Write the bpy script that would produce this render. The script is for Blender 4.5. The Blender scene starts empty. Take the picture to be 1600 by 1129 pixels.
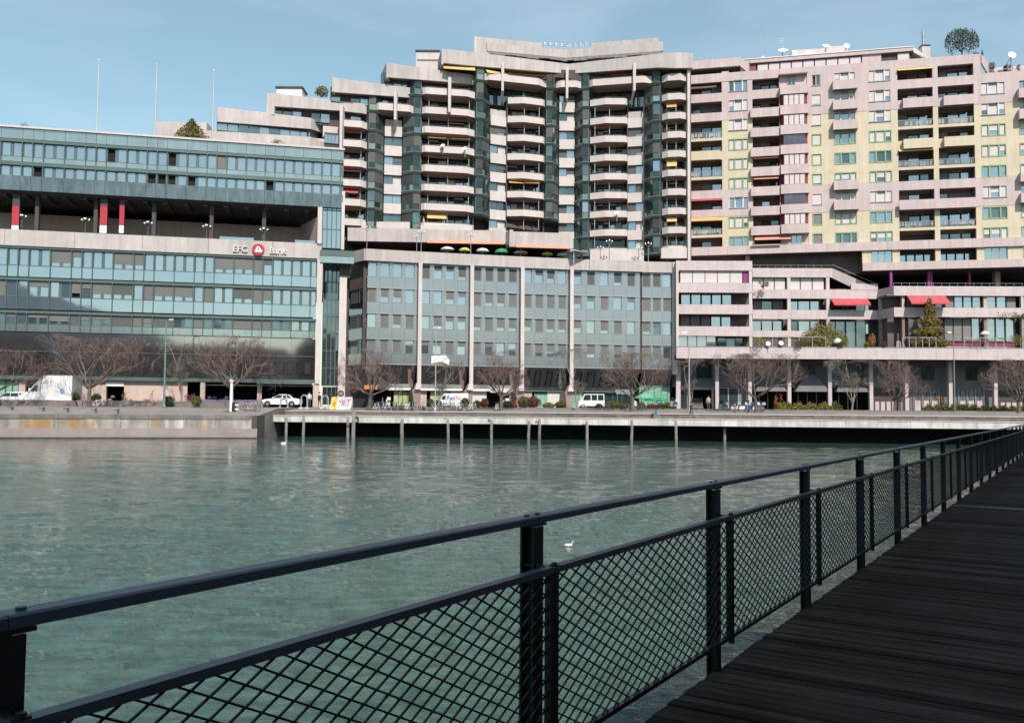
import bpy, bmesh, math, random
import numpy as np
from mathutils import Vector, Matrix
rng = random.Random(7)
C = bpy.context.scene.collection
SC = bpy.context.scene
R = math.radians
# ------------------------------------------------------------------ camera
EYE = 3.0; F = 1400.0; PITCH = math.atan(74.5/F); ROLL = 0.008
cam_d = bpy.data.cameras.new('camera'); cam = bpy.data.objects.new('camera', cam_d); C.objects.link(cam)
SC.camera = cam
cam_d.sensor_width = 36.0; cam_d.lens = 36.0*F/1600.0; cam_d.clip_start = 0.05; cam_d.clip_end = 6000
_r = Vector((1,0,0)); _f = Vector((0,math.cos(PITCH),math.sin(PITCH))); _u = Vector((0,-math.sin(PITCH),math.cos(PITCH)))
CR = _r*math.cos(ROLL)+_u*math.sin(ROLL); CU = _u*math.cos(ROLL)-_r*math.sin(ROLL)
_m = Matrix(((CR.x,CU.x,-_f.x,0),(CR.y,CU.y,-_f.y,0),(CR.z,CU.z,-_f.z,EYE),(0,0,0,1)))
cam.matrix_world = _m
# ------------------------------------------------------------------ sky, sun, exposure
SUN_EL = 45.0; SUN_AZ = 163.0
w = bpy.data.worlds.new('World'); SC.world = w; w.use_nodes = True
nt = w.node_tree; nt.nodes.clear()
def N(nt, t, **k):
    n = nt.nodes.new(t)
    for a, b in k.items(): setattr(n, a, b)
    return n
out = N(nt,'ShaderNodeOutputWorld'); bg = N(nt,'ShaderNodeBackground'); sky = N(nt,'ShaderNodeTexSky')
sky.sky_type = 'NISHITA'; sky.sun_disc = False; sky.sun_elevation = R(SUN_EL); sky.sun_rotation = R(SUN_AZ)
sky.air_density = 1.0; sky.dust_density = 0.9; sky.ozone_density = 1.6; sky.altitude = 300
bg.inputs[1].default_value = 0.118
tc = N(nt,'ShaderNodeTexCoord'); mp = N(nt,'ShaderNodeMapping'); mp.inputs['Scale'].default_value = (1.2,1.2,5.0)
mp.inputs['Rotation'].default_value = (0.0,R(10),0.3)
no = N(nt,'ShaderNodeTexNoise'); no.inputs['Scale'].default_value = 2.6; no.inputs['Detail'].default_value = 7; no.inputs['Roughness'].default_value = .55
no.inputs['Distortion'].default_value = .5
cr = N(nt,'ShaderNodeValToRGB'); cr.color_ramp.elements[0].position = .42; cr.color_ramp.elements[1].position = .78
cr.color_ramp.elements[0].color = (0.12,0.12,0.12,1); cr.color_ramp.elements[1].color = (.3,.3,.3,1)
mx = N(nt,'ShaderNodeMixRGB'); mx.inputs[2].default_value = (6.6,7.1,7.5,1)
L = nt.links.new
L(tc.outputs['Generated'], mp.inputs[0]); L(mp.outputs[0], no.inputs['Vector']); L(no.outputs['Fac'], cr.inputs[0])
hs = N(nt,'ShaderNodeHueSaturation'); hs.inputs['Saturation'].default_value = 1.06; hs.inputs['Hue'].default_value = .484
tint = N(nt,'ShaderNodeMixRGB', blend_type='MULTIPLY'); tint.inputs[0].default_value = 1; tint.inputs[2].default_value = (1.12,1.12,.99,1)
L(cr.outputs[0], mx.inputs[0]); L(sky.outputs[0], hs.inputs['Color']); L(hs.outputs[0], tint.inputs[1]); L(tint.outputs[0], mx.inputs[1]); L(mx.outputs[0], bg.inputs[0]); L(bg.outputs[0], out.inputs[0])
sl = bpy.data.lights.new('sun','SUN'); sl.energy = 4.2; sl.angle = R(.53); sl.color = (1,.92,.85)
so = bpy.data.objects.new('sun', sl); C.objects.link(so)
SD = Vector((math.sin(R(SUN_AZ))*math.cos(R(SUN_EL)), math.cos(R(SUN_AZ))*math.cos(R(SUN_EL)), math.sin(R(SUN_EL))))
so.rotation_euler = SD.to_track_quat('Z','Y').to_euler(); so.location = SD*200
SC.view_settings.view_transform = 'Standard'; SC.view_settings.look = 'None'; SC.view_settings.exposure = 0.4
SC.view_settings.gamma = 1.0; SC.view_settings.use_curve_mapping = False
SC.render.engine = 'CYCLES'
# ------------------------------------------------------------------ materials
MATS = {}
def mat(name, col, rough=.8, metal=0, spec=.4, var=.18, scale=.6, streak=.0, bump=.0, bscale=8, brick=None, coat=0, fine=.08, ior=None, emit=None):
    m = bpy.data.materials.new(name); m.use_nodes = True; t = m.node_tree; b = t.nodes['Principled BSDF']; L = t.links.new
    b.inputs['Roughness'].default_value = rough; b.inputs['Metallic'].default_value = metal
    b.inputs['Specular IOR Level'].default_value = spec
    if ior: b.inputs['IOR'].default_value = ior
    if coat: b.inputs['Coat Weight'].default_value = coat; b.inputs['Coat Roughness'].default_value = .05
    geo = N(t,'ShaderNodeNewGeometry')
    def noise(sc, det=4, src=None, r=.55):
        n = N(t,'ShaderNodeTexNoise'); n.inputs['Scale'].default_value = sc; n.inputs['Detail'].default_value = det; n.inputs['Roughness'].default_value = r
        L(src or geo.outputs['Position'], n.inputs['Vector']); return n.outputs['Fac']
    def mix(fac, a, bb, mode='MIX'):
        n = N(t,'ShaderNodeMixRGB', blend_type=mode)
        for s, v in ((0,fac),(1,a),(2,bb)):
            if hasattr(v,'is_linked') or isinstance(v, bpy.types.NodeSocket): L(v, n.inputs[s])
            elif s == 0: n.inputs[0].default_value = v
            else: n.inputs[s].default_value = (*v[:3],1)
        return n.outputs[0]
    def ramp(src, p0, p1, c0=(0,0,0), c1=(1,1,1)):
        n = N(t,'ShaderNodeValToRGB'); e = n.color_ramp.elements; e[0].position = p0; e[1].position = p1
        e[0].color = (*c0,1); e[1].color = (*c1,1); L(src, n.inputs[0]); return n.outputs[0]
    dark = tuple(c*(1-var) for c in col); lite = tuple(min(1,c*(1+var*.6)) for c in col)
    c = mix(ramp(noise(scale),.3,.7), dark, lite)
    if fine: c = mix(1.0, c, ramp(noise(scale*14,3),.25,.75,(1-fine,)*3,(1+fine*.0,)*3), 'MULTIPLY')
    if streak:
        mp = N(t,'ShaderNodeMapping'); mp.inputs['Scale'].default_value = (1.6,1.6,.16); L(geo.outputs['Position'], mp.inputs[0])
        c = mix(1.0, c, ramp(noise(1.0,5,mp.outputs[0]),.36,.62,(1-streak,)*3,(1,1,1)), 'MULTIPLY')
    if brick:
        bw, bh, ms, dk = brick
        uv = N(t,'ShaderNodeUVMap'); br = N(t,'ShaderNodeTexBrick'); br.offset = 0 if bw>0 else .5
        br.inputs['Scale'].default_value = 1; br.inputs['Brick Width'].default_value = abs(bw); br.inputs['Row Height'].default_value = bh
        br.inputs['Mortar Size'].default_value = ms; br.inputs['Mortar Smooth'].default_value = .3; br.inputs['Bias'].default_value = 0
        br.inputs['Color1'].default_value = (1,1,1,1); br.inputs['Color2'].default_value = (.92,.92,.92,1); br.inputs['Mortar'].default_value = (dk,)*3+(1,)
        L(uv.outputs[0], br.inputs['Vector']); c = mix(1.0, c, br.outputs['Color'], 'MULTIPLY')
    L(c, b.inputs['Base Color'])
    if bump:
        bn = N(t,'ShaderNodeBump'); bn.inputs['Strength'].default_value = bump; bn.inputs['Distance'].default_value = .05
        L(noise(bscale,4), bn.inputs['Height']); L(bn.outputs[0], b.inputs['Normal'])
    if emit: b.inputs['Emission Color'].default_value = (*emit[:3],1); b.inputs['Emission Strength'].default_value = emit[3]
    MATS[name] = m; return m
mat('concrete', (.50,.455,.43), .85, var=.10, streak=.16, scale=.4, brick=(2.4,40,.02,.8), bump=.1)
mat('concrete_clean', (.57,.505,.48), .85, var=.07, streak=.07, scale=.5)
mat('pink', (.57,.46,.45), .8, var=.07, streak=.10, scale=.5, brick=(.62,40,.02,.86))
mat('pink_pale', (.56,.475,.47), .8, var=.07, streak=.08, scale=.5, brick=(.6,.75,.018,.82))
mat('yellow', (.62,.535,.39), .8, var=.05, streak=.07, scale=.5, brick=(.62,3.09,.02,.88))
mat('rose_wall', (.52,.40,.35), .85, var=.08, streak=.1)
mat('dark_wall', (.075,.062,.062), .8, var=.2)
mat('black_void', (.012,.012,.014), .9, var=.2)  # near-black: carries the darkness of deep openings, and black frames
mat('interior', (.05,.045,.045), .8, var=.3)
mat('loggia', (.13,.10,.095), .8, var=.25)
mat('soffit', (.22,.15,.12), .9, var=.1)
mat('green_metal', (.095,.135,.125), .45, metal=.3, var=.1)
mat('green_ledge', (.18,.24,.215), .45, metal=.3, var=.15)
mat('sea_glass_panel', (.36,.42,.41), .12, metal=.75, var=.12, scale=.35, streak=.12)
mat('weathered_metal', (.21,.29,.325), .35, metal=.1, var=.14, scale=.3, streak=.32)
mat('glass', (.33,.395,.43), .03, metal=.85, var=.10, scale=.12, bump=.03, bscale=.5, fine=0)
mat('glass_dark', (.15,.20,.21), .04, metal=.8, var=.3, scale=.3, bump=.012, bscale=.6, fine=0)
mat('glass_bay', (.045,.07,.066), .08, metal=.5, var=.3, scale=.6, bump=.02, bscale=.8, fine=0)
mat('bronze_glass', (.022,.018,.018), .05, metal=0, spec=1.0, ior=2.3, var=.15, scale=.5, bump=.01, bscale=.5, fine=0)
mat('panel_blue', (.285,.305,.32), .16, metal=.6, var=.07, scale=.3, fine=.03)
mat('frame_grey', (.33,.37,.38), .4, metal=.3, var=.05)
mat('frame_white', (.62,.6,.58), .5, var=.05)
mat('frame_green', (.24,.36,.17), .5, var=.05)
mat('frame_magenta', (.22,.05,.08), .5, var=.1)
mat('purple', (.25,.03,.2), .5, var=.1)
mat('blind', (.16,.158,.148), .6, var=.1, scale=.2, brick=(50,.09,.02,.7))
mat('blind_dark', (.10,.105,.10), .6, var=.12, scale=.2, brick=(50,.09,.02,.7))
mat('blind_white', (.62,.57,.56), .6, var=.06, brick=(50,.12,.012,.85))
mat('blind_grey', (.21,.20,.20), .6, var=.08, brick=(50,.12,.015,.8))
mat('curtain', (.5,.49,.46), .7, var=.15, scale=2)
mat('awning_orange', (.62,.34,.10), .8, var=.1)
mat('awning_yellow', (.62,.41,.15), .8, var=.08)
mat('awning_red', (.46,.075,.085), .8, var=.1)
mat('awning_salmon', (.62,.27,.19), .8, var=.08)
mat('red_cloth', (.42,.03,.05), .7, var=.08)
mat('white_paint', (.72,.72,.71), .45, var=.04)
mat('off_white', (.60,.58,.55), .6, var=.08, streak=.08)
mat('car_paint', (.74,.75,.76), .25, var=.02, coat=.5, fine=0)
mat('grey_paint', (.22,.24,.25), .45, metal=.2, var=.08)
mat('pole_grey', (.42,.43,.43), .45, metal=.3, var=.06)
mat('black_rubber', (.02,.02,.02), .8, var=.1)
mat('chrome', (.5,.5,.5), .3, metal=.9, var=.05)
mat('red_paint', (.5,.03,.03), .35, var=.05)
mat('blue_paint', (.05,.12,.35), .4, var=.05)
mat('lamp_glass', (.75,.75,.72), .3, var=.03)
mat('quay_stone', (.20,.18,.17), .9, var=.28, scale=.7, streak=.2, brick=(-1.4,.38,.02,.72), bump=.3)
mat('quay_pink', (.23,.185,.17), .9, var=.2, scale=.5, streak=.15, brick=(-1.1,.4,.02,.8), bump=.2)
mat('quay_white', (.60,.59,.555), .85, var=.2, scale=.8, streak=.28, bump=.15)
mat('paving', (.22,.205,.195), .9, var=.2, scale=.6, fine=.15)
mat('asphalt', (.06,.06,.06), .9, var=.15)
mat('footing', (.23,.195,.18), .85, var=.15, scale=.5, streak=.1)
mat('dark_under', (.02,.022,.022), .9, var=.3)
mat('pile_wood', (.27,.25,.22), .9, var=.3, scale=2, streak=.3)
mat('bark', (.13,.105,.085), .9, var=.3, scale=3)
mat('bark_pale', (.25,.22,.19), .9, var=.2, scale=3)
mat('twig', (.20,.14,.125), .9, var=.3, scale=2)
mat('twig_pale', (.21,.185,.16), .9, var=.2, scale=2)
mat('leaf_dark', (.06,.075,.022), .8, var=.4, scale=3)
mat('leaf_olive', (.12,.12,.03), .8, var=.35, scale=3)
mat('leaf_spring', (.20,.19,.045), .8, var=.35, scale=3)
mat('leaf_rust', (.16,.06,.03), .8, var=.35, scale=3)
mat('leaf_orange', (.4,.16,.03), .8, var=.3, scale=4)
mat('conifer_gold', (.20,.15,.035), .8, var=.4, scale=2)
mat('flower_pink', (.28,.10,.11), .8, var=.4, scale=3)
mat('grass', (.10,.13,.045), .9, var=.3, scale=3)
mat('green_canvas', (.13,.36,.25), .7, var=.1)
mat('green_deep', (.03,.26,.12), .7, var=.1)
mat('lime_canvas', (.45,.50,.10), .7, var=.1)
mat('shop_green', (.22,.42,.34), .2, metal=.1, var=.2, scale=1.2)
mat('shop_curtain', (.40,.45,.20), .6, var=.35, scale=1.5)
mat('rail_metal', (.016,.021,.026), .38, metal=.35, spec=.5, var=.15, scale=3, bump=.06, bscale=60)
mat('rail_sky_tint', (.07,.088,.12), .42, metal=.35, spec=.5, var=.12, scale=3, bump=.05, bscale=60)  # rail metal made lighter and bluer: sky reflection put into the colour
mat('hill', (.10,.16,.20), 1, var=.3, scale=.01)  # blue distance haze is mixed into the hill colour
mat('city', (.11,.10,.095), .9, var=.3, scale=.1)
mat('skin', (.45,.28,.2), .6, var=.05)
# deck timber: grain along each plank
def deck_mat():
    m = mat('deck_wood', (.029,.024,.0215), .8, spec=.12, var=.35, scale=1.3, fine=.2); t = m.node_tree; L = t.links.new
    b = t.nodes['Principled BSDF']; src = b.inputs['Base Color'].links[0].from_socket
    oi = N(t,'ShaderNodeObjectInfo'); rp = N(t,'ShaderNodeMapRange'); rp.inputs['To Min'].default_value = .35; rp.inputs['To Max'].default_value = 1.9
    L(oi.outputs['Random'], rp.inputs[0])
    tcn = N(t,'ShaderNodeTexCoord'); mpn = N(t,'ShaderNodeMapping'); mpn.inputs['Scale'].default_value = (2.0,45,45); L(tcn.outputs['Object'], mpn.inputs[0])
    ns = N(t,'ShaderNodeTexNoise'); ns.inputs['Scale'].default_value = 1; ns.inputs['Detail'].default_value = 5; L(mpn.outputs[0], ns.inputs['Vector'])
    mr = N(t,'ShaderNodeMapRange'); mr.inputs['From Min'].default_value = .3; mr.inputs['From Max'].default_value = .7; mr.inputs['To Min'].default_value = .35; mr.inputs['To Max'].default_value = 1.8; L(ns.outputs['Fac'], mr.inputs[0])
    mm = N(t,'ShaderNodeMath', operation='MULTIPLY'); L(rp.outputs[0], mm.inputs[0]); L(mr.outputs[0], mm.inputs[1])
    vm = N(t,'ShaderNodeVectorMath', operation='SCALE'); L(src, vm.inputs[0]); L(mm.outputs[0], vm.inputs['Scale']); L(vm.outputs[0], b.inputs['Base Color'])
    bn = N(t,'ShaderNodeBump'); bn.inputs['Strength'].default_value = .5; bn.inputs['Distance'].default_value = .01; L(ns.outputs['Fac'], bn.inputs['Height']); L(bn.outputs[0], b.inputs['Normal'])
deck_mat()
def water_mat():
    m = mat('water', (.034,.068,.058), .035, spec=.5, ior=1.333, var=.25, scale=.25, fine=0); t = m.node_tree; L = t.links.new
    b = t.nodes['Principled BSDF']; geo = N(t,'ShaderNodeNewGeometry')
    def nz(sc, det, sx=1, sy=1):
        mp = N(t,'ShaderNodeMapping'); mp.inputs['Scale'].default_value = (sx,sy,1); L(geo.outputs['Position'], mp.inputs[0])
        n = N(t,'ShaderNodeTexNoise'); n.inputs['Scale'].default_value = sc; n.inputs['Detail'].default_value = det; n.inputs['Roughness'].default_value = .6; L(mp.outputs[0], n.inputs['Vector']); return n.outputs['Fac']
    a = N(t,'ShaderNodeBump'); a.inputs['Strength'].default_value = .22; a.inputs['Distance'].default_value = .10; L(nz(5.5,4,.9,1.9), a.inputs['Height'])
    sp = N(t,'ShaderNodeSeparateXYZ'); L(geo.outputs['Position'], sp.inputs[0]); rg = N(t,'ShaderNodeMapRange')
    for k_,v_ in (('From Min',6),('From Max',48),('To Min',.7),('To Max',.04)): rg.inputs[k_].default_value = v_
    L(sp.outputs['Y'], rg.inputs[0]); L(rg.outputs[0], a.inputs['Strength'])
    src = b.inputs['Base Color'].links[0].from_socket; r2 = N(t,'ShaderNodeValToRGB'); r2.color_ramp.elements[0].position = .40; r2.color_ramp.elements[1].position = .62; L(nz(1.9,6,.8,1.9), r2.inputs[0])
    m2 = N(t,'ShaderNodeMixRGB'); L(r2.outputs[0], m2.inputs[0]); L(src, m2.inputs[1]); m2.inputs[2].default_value = (.060,.115,.098,1); L(m2.outputs[0], b.inputs['Base Color'])
    c = N(t,'ShaderNodeBump'); c.inputs['Strength'].default_value = .25; c.inputs['Distance'].default_value = .5; L(nz(.28,3,1,1.5), c.inputs['Height']); L(a.outputs[0], c.inputs['Normal'])
    L(c.outputs[0], b.inputs['Normal'])
water_mat()
def quay_lichen():
    m = mat('lichen_wall', (.33,.31,.28), .9, var=.3, scale=.5, streak=.35, bump=.3); t = m.node_tree; L = t.links.new
    b = t.nodes['Principled BSDF']; src = b.inputs['Base Color'].links[0].from_socket; geo = N(t,'ShaderNodeNewGeometry')
    for sc, p0, p1, col, s in ((.35,.52,.62,(.30,.17,.05),(1.6,1.6,.7)), (.6,.55,.66,(.58,.58,.54),(1,1,.25))):
        mp = N(t,'ShaderNodeMapping'); mp.inputs['Scale'].default_value = s; L(geo.outputs['Position'], mp.inputs[0])
        n = N(t,'ShaderNodeTexNoise'); n.inputs['Scale'].default_value = sc; n.inputs['Detail'].default_value = 6; L(mp.outputs[0], n.inputs['Vector'])
        r = N(t,'ShaderNodeValToRGB'); r.color_ramp.elements[0].position = p0; r.color_ramp.elements[1].position = p1; r.color_ramp.elements[1].color = (.75,.75,.75,1); L(n.outputs['Fac'], r.inputs[0])
        x = N(t,'ShaderNodeMixRGB'); L(r.outputs[0], x.inputs[0]); L(src, x.inputs[1]); x.inputs[2].default_value = (*col,1); src = x.outputs[0]
    L(src, b.inputs['Base Color'])
quay_lichen()
# ------------------------------------------------------------------ object helpers
ORI = {}
def tag(o, label=None, cat=None, group=None, kind=None):
    if label: o['label'] = label
    if cat: o['category'] = cat
    if group: o['group'] = group
    if kind: o['kind'] = kind
    return o
def thing(name, label, cat, loc=(0,0,0), rz=0, group=None):
    o = bpy.data.objects.new(name, None); C.objects.link(o); o.empty_display_size = .3
    o.location = loc; o.rotation_euler = (0,0,rz); ORI[o.name] = (Vector(loc), rz)
    return tag(o, label, cat, group)
class MB:
    """collects faces; build() makes ONE mesh object. local=True: coordinates already local to the parent."""
    def __init__(s): s.v = []; s.f = []; s.m = []; s.smooth = False
    def add(s, vs, fs, mi=0):
        n = len(s.v); s.v += [tuple(v) for v in vs]; s.f += [tuple(i+n for i in f) for f in fs]; s.m += [mi]*len(fs)
    def hexa(s, p, mi=0):   # 8 points: bottom 4 ccw, top 4 ccw
        s.add(p, [(3,2,1,0),(4,5,6,7),(0,1,5,4),(1,2,6,5),(2,3,7,6),(3,0,4,7)], mi)
    def box(s, x0,x1,y0,y1,z0,z1, mi=0):
        s.hexa([(x0,y0,z0),(x1,y0,z0),(x1,y1,z0),(x0,y1,z0),(x0,y0,z1),(x1,y0,z1),(x1,y1,z1),(x0,y1,z1)], mi)
    def prism(s, bot, top, mi=0):   # two rings of equal length
        n = len(bot); s.add(list(bot)+list(top), [tuple(range(n-1,-1,-1)), tuple(range(n,2*n))]+[(i,(i+1)%n,n+(i+1)%n,n+i) for i in range(n)], mi)
    def tube(s, pts, rad, n=6, mi=0, cap=True):
        rings = []
        for i, p in enumerate(pts):
            p = Vector(p); a = Vector(pts[max(0,i-1)]); b = Vector(pts[min(len(pts)-1,i+1)]); d = (b-a)
            d = d.normalized() if d.length > 1e-9 else Vector((0,0,1))
            x = d.orthogonal().normalized() if abs(d.z) < .9 else d.cross(Vector((0,1,0))).normalized()
            y = d.cross(x); r = rad[i] if hasattr(rad,'__len__') else rad
            rings.append([p+x*math.cos(2*math.pi*k/n)*r+y*math.sin(2*math.pi*k/n)*r for k in range(n)])
        n0 = len(s.v)
        for rg in rings: s.v += [tuple(v) for v in rg]
        for i in range(len(rings)-1):
            for k in range(n): s.f.append((n0+i*n+k, n0+i*n+(k+1)%n, n0+(i+1)*n+(k+1)%n, n0+(i+1)*n+k)); s.m.append(mi)
        if cap:
            s.f.append(tuple(n0+k for k in range(n-1,-1,-1))); s.m.append(mi); e = n0+(len(rings)-1)*n
            s.f.append(tuple(e+k for k in range(n))); s.m.append(mi)
    def lathe(s, prof, c=(0,0,0), n=12, mi=0):
        n0 = len(s.v)
        for r, z in prof: s.v += [(c[0]+r*math.cos(2*math.pi*k/n), c[1]+r*math.sin(2*math.pi*k/n), c[2]+z) for k in range(n)]
        for i in range(len(prof)-1):
            for k in range(n): s.f.append((n0+i*n+k, n0+i*n+(k+1)%n, n0+(i+1)*n+(k+1)%n, n0+(i+1)*n+k)); s.m.append(mi)
    def fb(s, fc, u0,u1,z0,z1,d0,d1, mi=0):   # box in facade coordinates
        P = fc.pt; s.hexa([P(u0,d1,z0),P(u1,d1,z0),P(u1,d0,z0),P(u0,d0,z0),P(u0,d1,z1),P(u1,d1,z1),P(u1,d0,z1),P(u0,d0,z1)], mi)
    def build(s, name, mats, parent=None, local=False, kind=None):
        me = bpy.data.meshes.new(name)
        o = None
        if parent is not None:
            org, rz = ORI.get(parent.name, (Vector((0,0,0)),0))
        else: org, rz = Vector((0,0,0)), 0
        co = np.array(s.v, dtype=np.float64)
        if not local and parent is not None:
            co2 = co-np.array(org)
            if rz: c_, s_ = math.cos(-rz), math.sin(-rz); co2 = np.stack([co2[:,0]*c_-co2[:,1]*s_, co2[:,0]*s_+co2[:,1]*c_, co2[:,2]],1)
        else: co2 = co
        me.from_pydata(co2.tolist(), [], s.f)
        if not isinstance(mats,(list,tuple)): mats = [mats]
        for m in mats: me.materials.append(MATS[m])
        if len(mats) > 1: me.polygons.foreach_set('material_index', s.m)
        if len(s.f) < 4000:
            uv = me.uv_layers.new(name='UVMap'); dat = []
            for p in me.polygons:
                nn = p.normal
                if abs(nn.z) > .7: 
                    for vi in p.vertices: dat += [co[vi][0], co[vi][1]]
                else:
                    l = math.hypot(nn.x, nn.y) or 1; tx, ty = -nn.y/l, nn.x/l
                    for vi in p.vertices: dat += [co[vi][0]*tx+co[vi][1]*ty, co[vi][2]]
            uv.data.foreach_set('uv', dat)
        if s.smooth: me.polygons.foreach_set('use_smooth', [True]*len(me.polygons))
        o = bpy.data.objects.new(name, me); C.objects.link(o)
        if parent is not None: o.parent = parent; ORI[o.name] = (org, rz)
        if kind: o['kind'] = kind
        return o
def ray(px, py): return CR*((px-800)/F) - CU*((py-564.5)/F) + _f
def onz(px, py, z):
    d = ray(px,py); k = (z-EYE)/d.z; return Vector((d.x*k, d.y*k, z))
def ony(px, py, y):
    d = ray(px,py); k = y/d.y; return Vector((d.x*k, y, EYE+d.z*k))
def hor(px): return 639+.008*(px-800)
def xat(px, Y, py=None): return ony(px, hor(px) if py is None else py, Y).x
class Fac:
    def __init__(s, pa, za, pb, zb, py=None):
        a = Vector((xat(pa,za,py), za)); b = Vector((xat(pb,zb,py), zb)); s.o = a; s.t = (b-a).normalized(); s.n = Vector((s.t.y,-s.t.x)); s.len = (b-a).length
    def pt(s, u, d, z): q = s.o+s.t*u+s.n*d; return (q.x, q.y, z)
    def hit(s, px, py, d=0):
        r = ray(px,py); o = s.o+s.n*d; k = o.dot(s.n)/(r.x*s.n.x+r.y*s.n.y)
        q = Vector((r.x*k, r.y*k)); return ((q-o).dot(s.t), EYE+r.z*k)
    def U(s, px, py=400, d=0): return s.hit(px,py,d)[0]
    def Z(s, px, py, d=0): return s.hit(px,py,d)[1]
    def rect(s, x0,x1,yt,yb,d=0):
        m = (yt+yb)/2; c = (x0+x1)/2; return s.U(x0,m,d), s.U(x1,m,d), s.Z(c,yb,d), s.Z(c,yt,d)
TP = math.tan(PITCH)
def corr(z, Y): return EYE+(z-EYE)/(1-((z-EYE)/Y-TP)*TP)
class CFac(Fac):
    """facade whose storey heights were surveyed without the camera tilt: heights are corrected on the way in and out"""
    def pt(s, u, d, z): q = s.o+s.t*u+s.n*d; return (q.x, q.y, corr(z, q.y))
    def Z(s, px, py, d=0):
        u, z = s.hit(px,py,d); q = s.o+s.t*u+s.n*d; return EYE+(math.tan(math.atan((z-EYE)/q.y)-PITCH)+TP)*q.y
def quick(name, fc, u0,u1,z0,z1,d0,d1, m, parent, **k):
    b = MB(); b.fb(fc,u0,u1,z0,z1,d0,d1); return b.build(name, m, parent, **k)
def part(name, mats, parent, fn, **k):
    b = MB(); fn(b); return b.build(name, mats, parent, **k)
def window(fc, u0,u1,z0,z1, d, parent, fm='frame_grey', gm='glass', n=1, t=.07, blind=0, bm='blind', gap=None, dep=.1, name='window', opened=False):
    """window > pane, blind ; frame is a real ring of bars"""
    b = MB(); b.fb(fc,u0,u1,z0,z0+t,d,d+dep); b.fb(fc,u0,u1,z1-t,z1,d,d+dep); b.fb(fc,u0,u0+t,z0+t,z1-t,d,d+dep); b.fb(fc,u1-t,u1,z0+t,z1-t,d,d+dep)
    wd = (u1-u0-2*t); g = gap if gap is not None else t
    edges = []
    pw = (wd-g*(n-1))/n
    for i in range(n):
        a = u0+t+i*(pw+g); edges.append((a,a+pw))
        if i < n-1: b.fb(fc,a+pw,a+pw+g,z0+t,z1-t,d+.01,d+dep-.01)
    w_ = b.build(name, fm, parent)
    for i,(a,c) in enumerate(edges):
        tilt = rng.uniform(-.02,.02); zt = rng.uniform(-.008,.008)
        if opened and i == 0: quick('pane', fc,a,c,z0+t,z1-t,d-.25,d-.2,'black_void',w_); continue  # open casement: no glass, a black sheet stands for the unlit room
        P = fc.pt; q = MB(); dd = d+.03
        q.hexa([P(a,dd+tilt+zt,z0+t),P(c,dd-tilt+zt,z0+t),P(c,dd-.03,z0+t),P(a,dd-.03,z0+t),P(a,dd+tilt-zt,z1-t),P(c,dd-tilt-zt,z1-t),P(c,dd-.03,z1-t),P(a,dd-.03,z1-t)])
        q.build('pane', gm, w_)
    if blind > 0:
        zb = z1-t-(z1-z0-2*t)*blind; quick('blind', fc,u0+t,u1-t,zb,z1-t,d+dep-.04,d+dep+.015,bm,w_)
    return w_
def copy_tree(o, loc, rz=None, label=None, group=None, scale=None):
    def rec(x, p):
        c = x.copy(); C.objects.link(c); c.parent = p
        for ch in x.children: rec(ch, c)
        return c
    c = rec(o, None); c.location = loc
    if rz is not None: c.rotation_euler = (0,0,rz)
    if scale: c.scale = scale
    if label: c['label'] = label
    if group: c['group'] = group
    return c
def text_part(txt, size, mat_, parent, M, depth=.04, name='lettering', bold=True):
    cu = bpy.data.curves.new(name,'FONT'); cu.body = txt; cu.size = size; cu.extrude = depth; cu.align_x = 'CENTER'; cu.align_y = 'CENTER'
    cu.offset = .012*size if bold else 0
    t = bpy.data.objects.new('tmp', cu); C.objects.link(t); dg = bpy.context.evaluated_depsgraph_get()
    me = bpy.data.meshes.new_from_object(t.evaluated_get(dg)); bpy.data.objects.remove(t); bpy.data.curves.remove(cu)
    me.transform(M); me.materials.clear(); me.materials.append(MATS[mat_])
    o = bpy.data.objects.new(name, me); C.objects.link(o)
    if parent is not None:
        o.parent = parent; me.transform(Matrix.Translation(-ORI[parent.name][0]))
    return o
def facM(fc, u, d, z):
    p = fc.pt(u,d,z); return Matrix(((fc.t.x,0,fc.n.x,p[0]),(fc.t.y,0,fc.n.y,p[1]),(0,1,0,p[2]),(0,0,0,1)))
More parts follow.
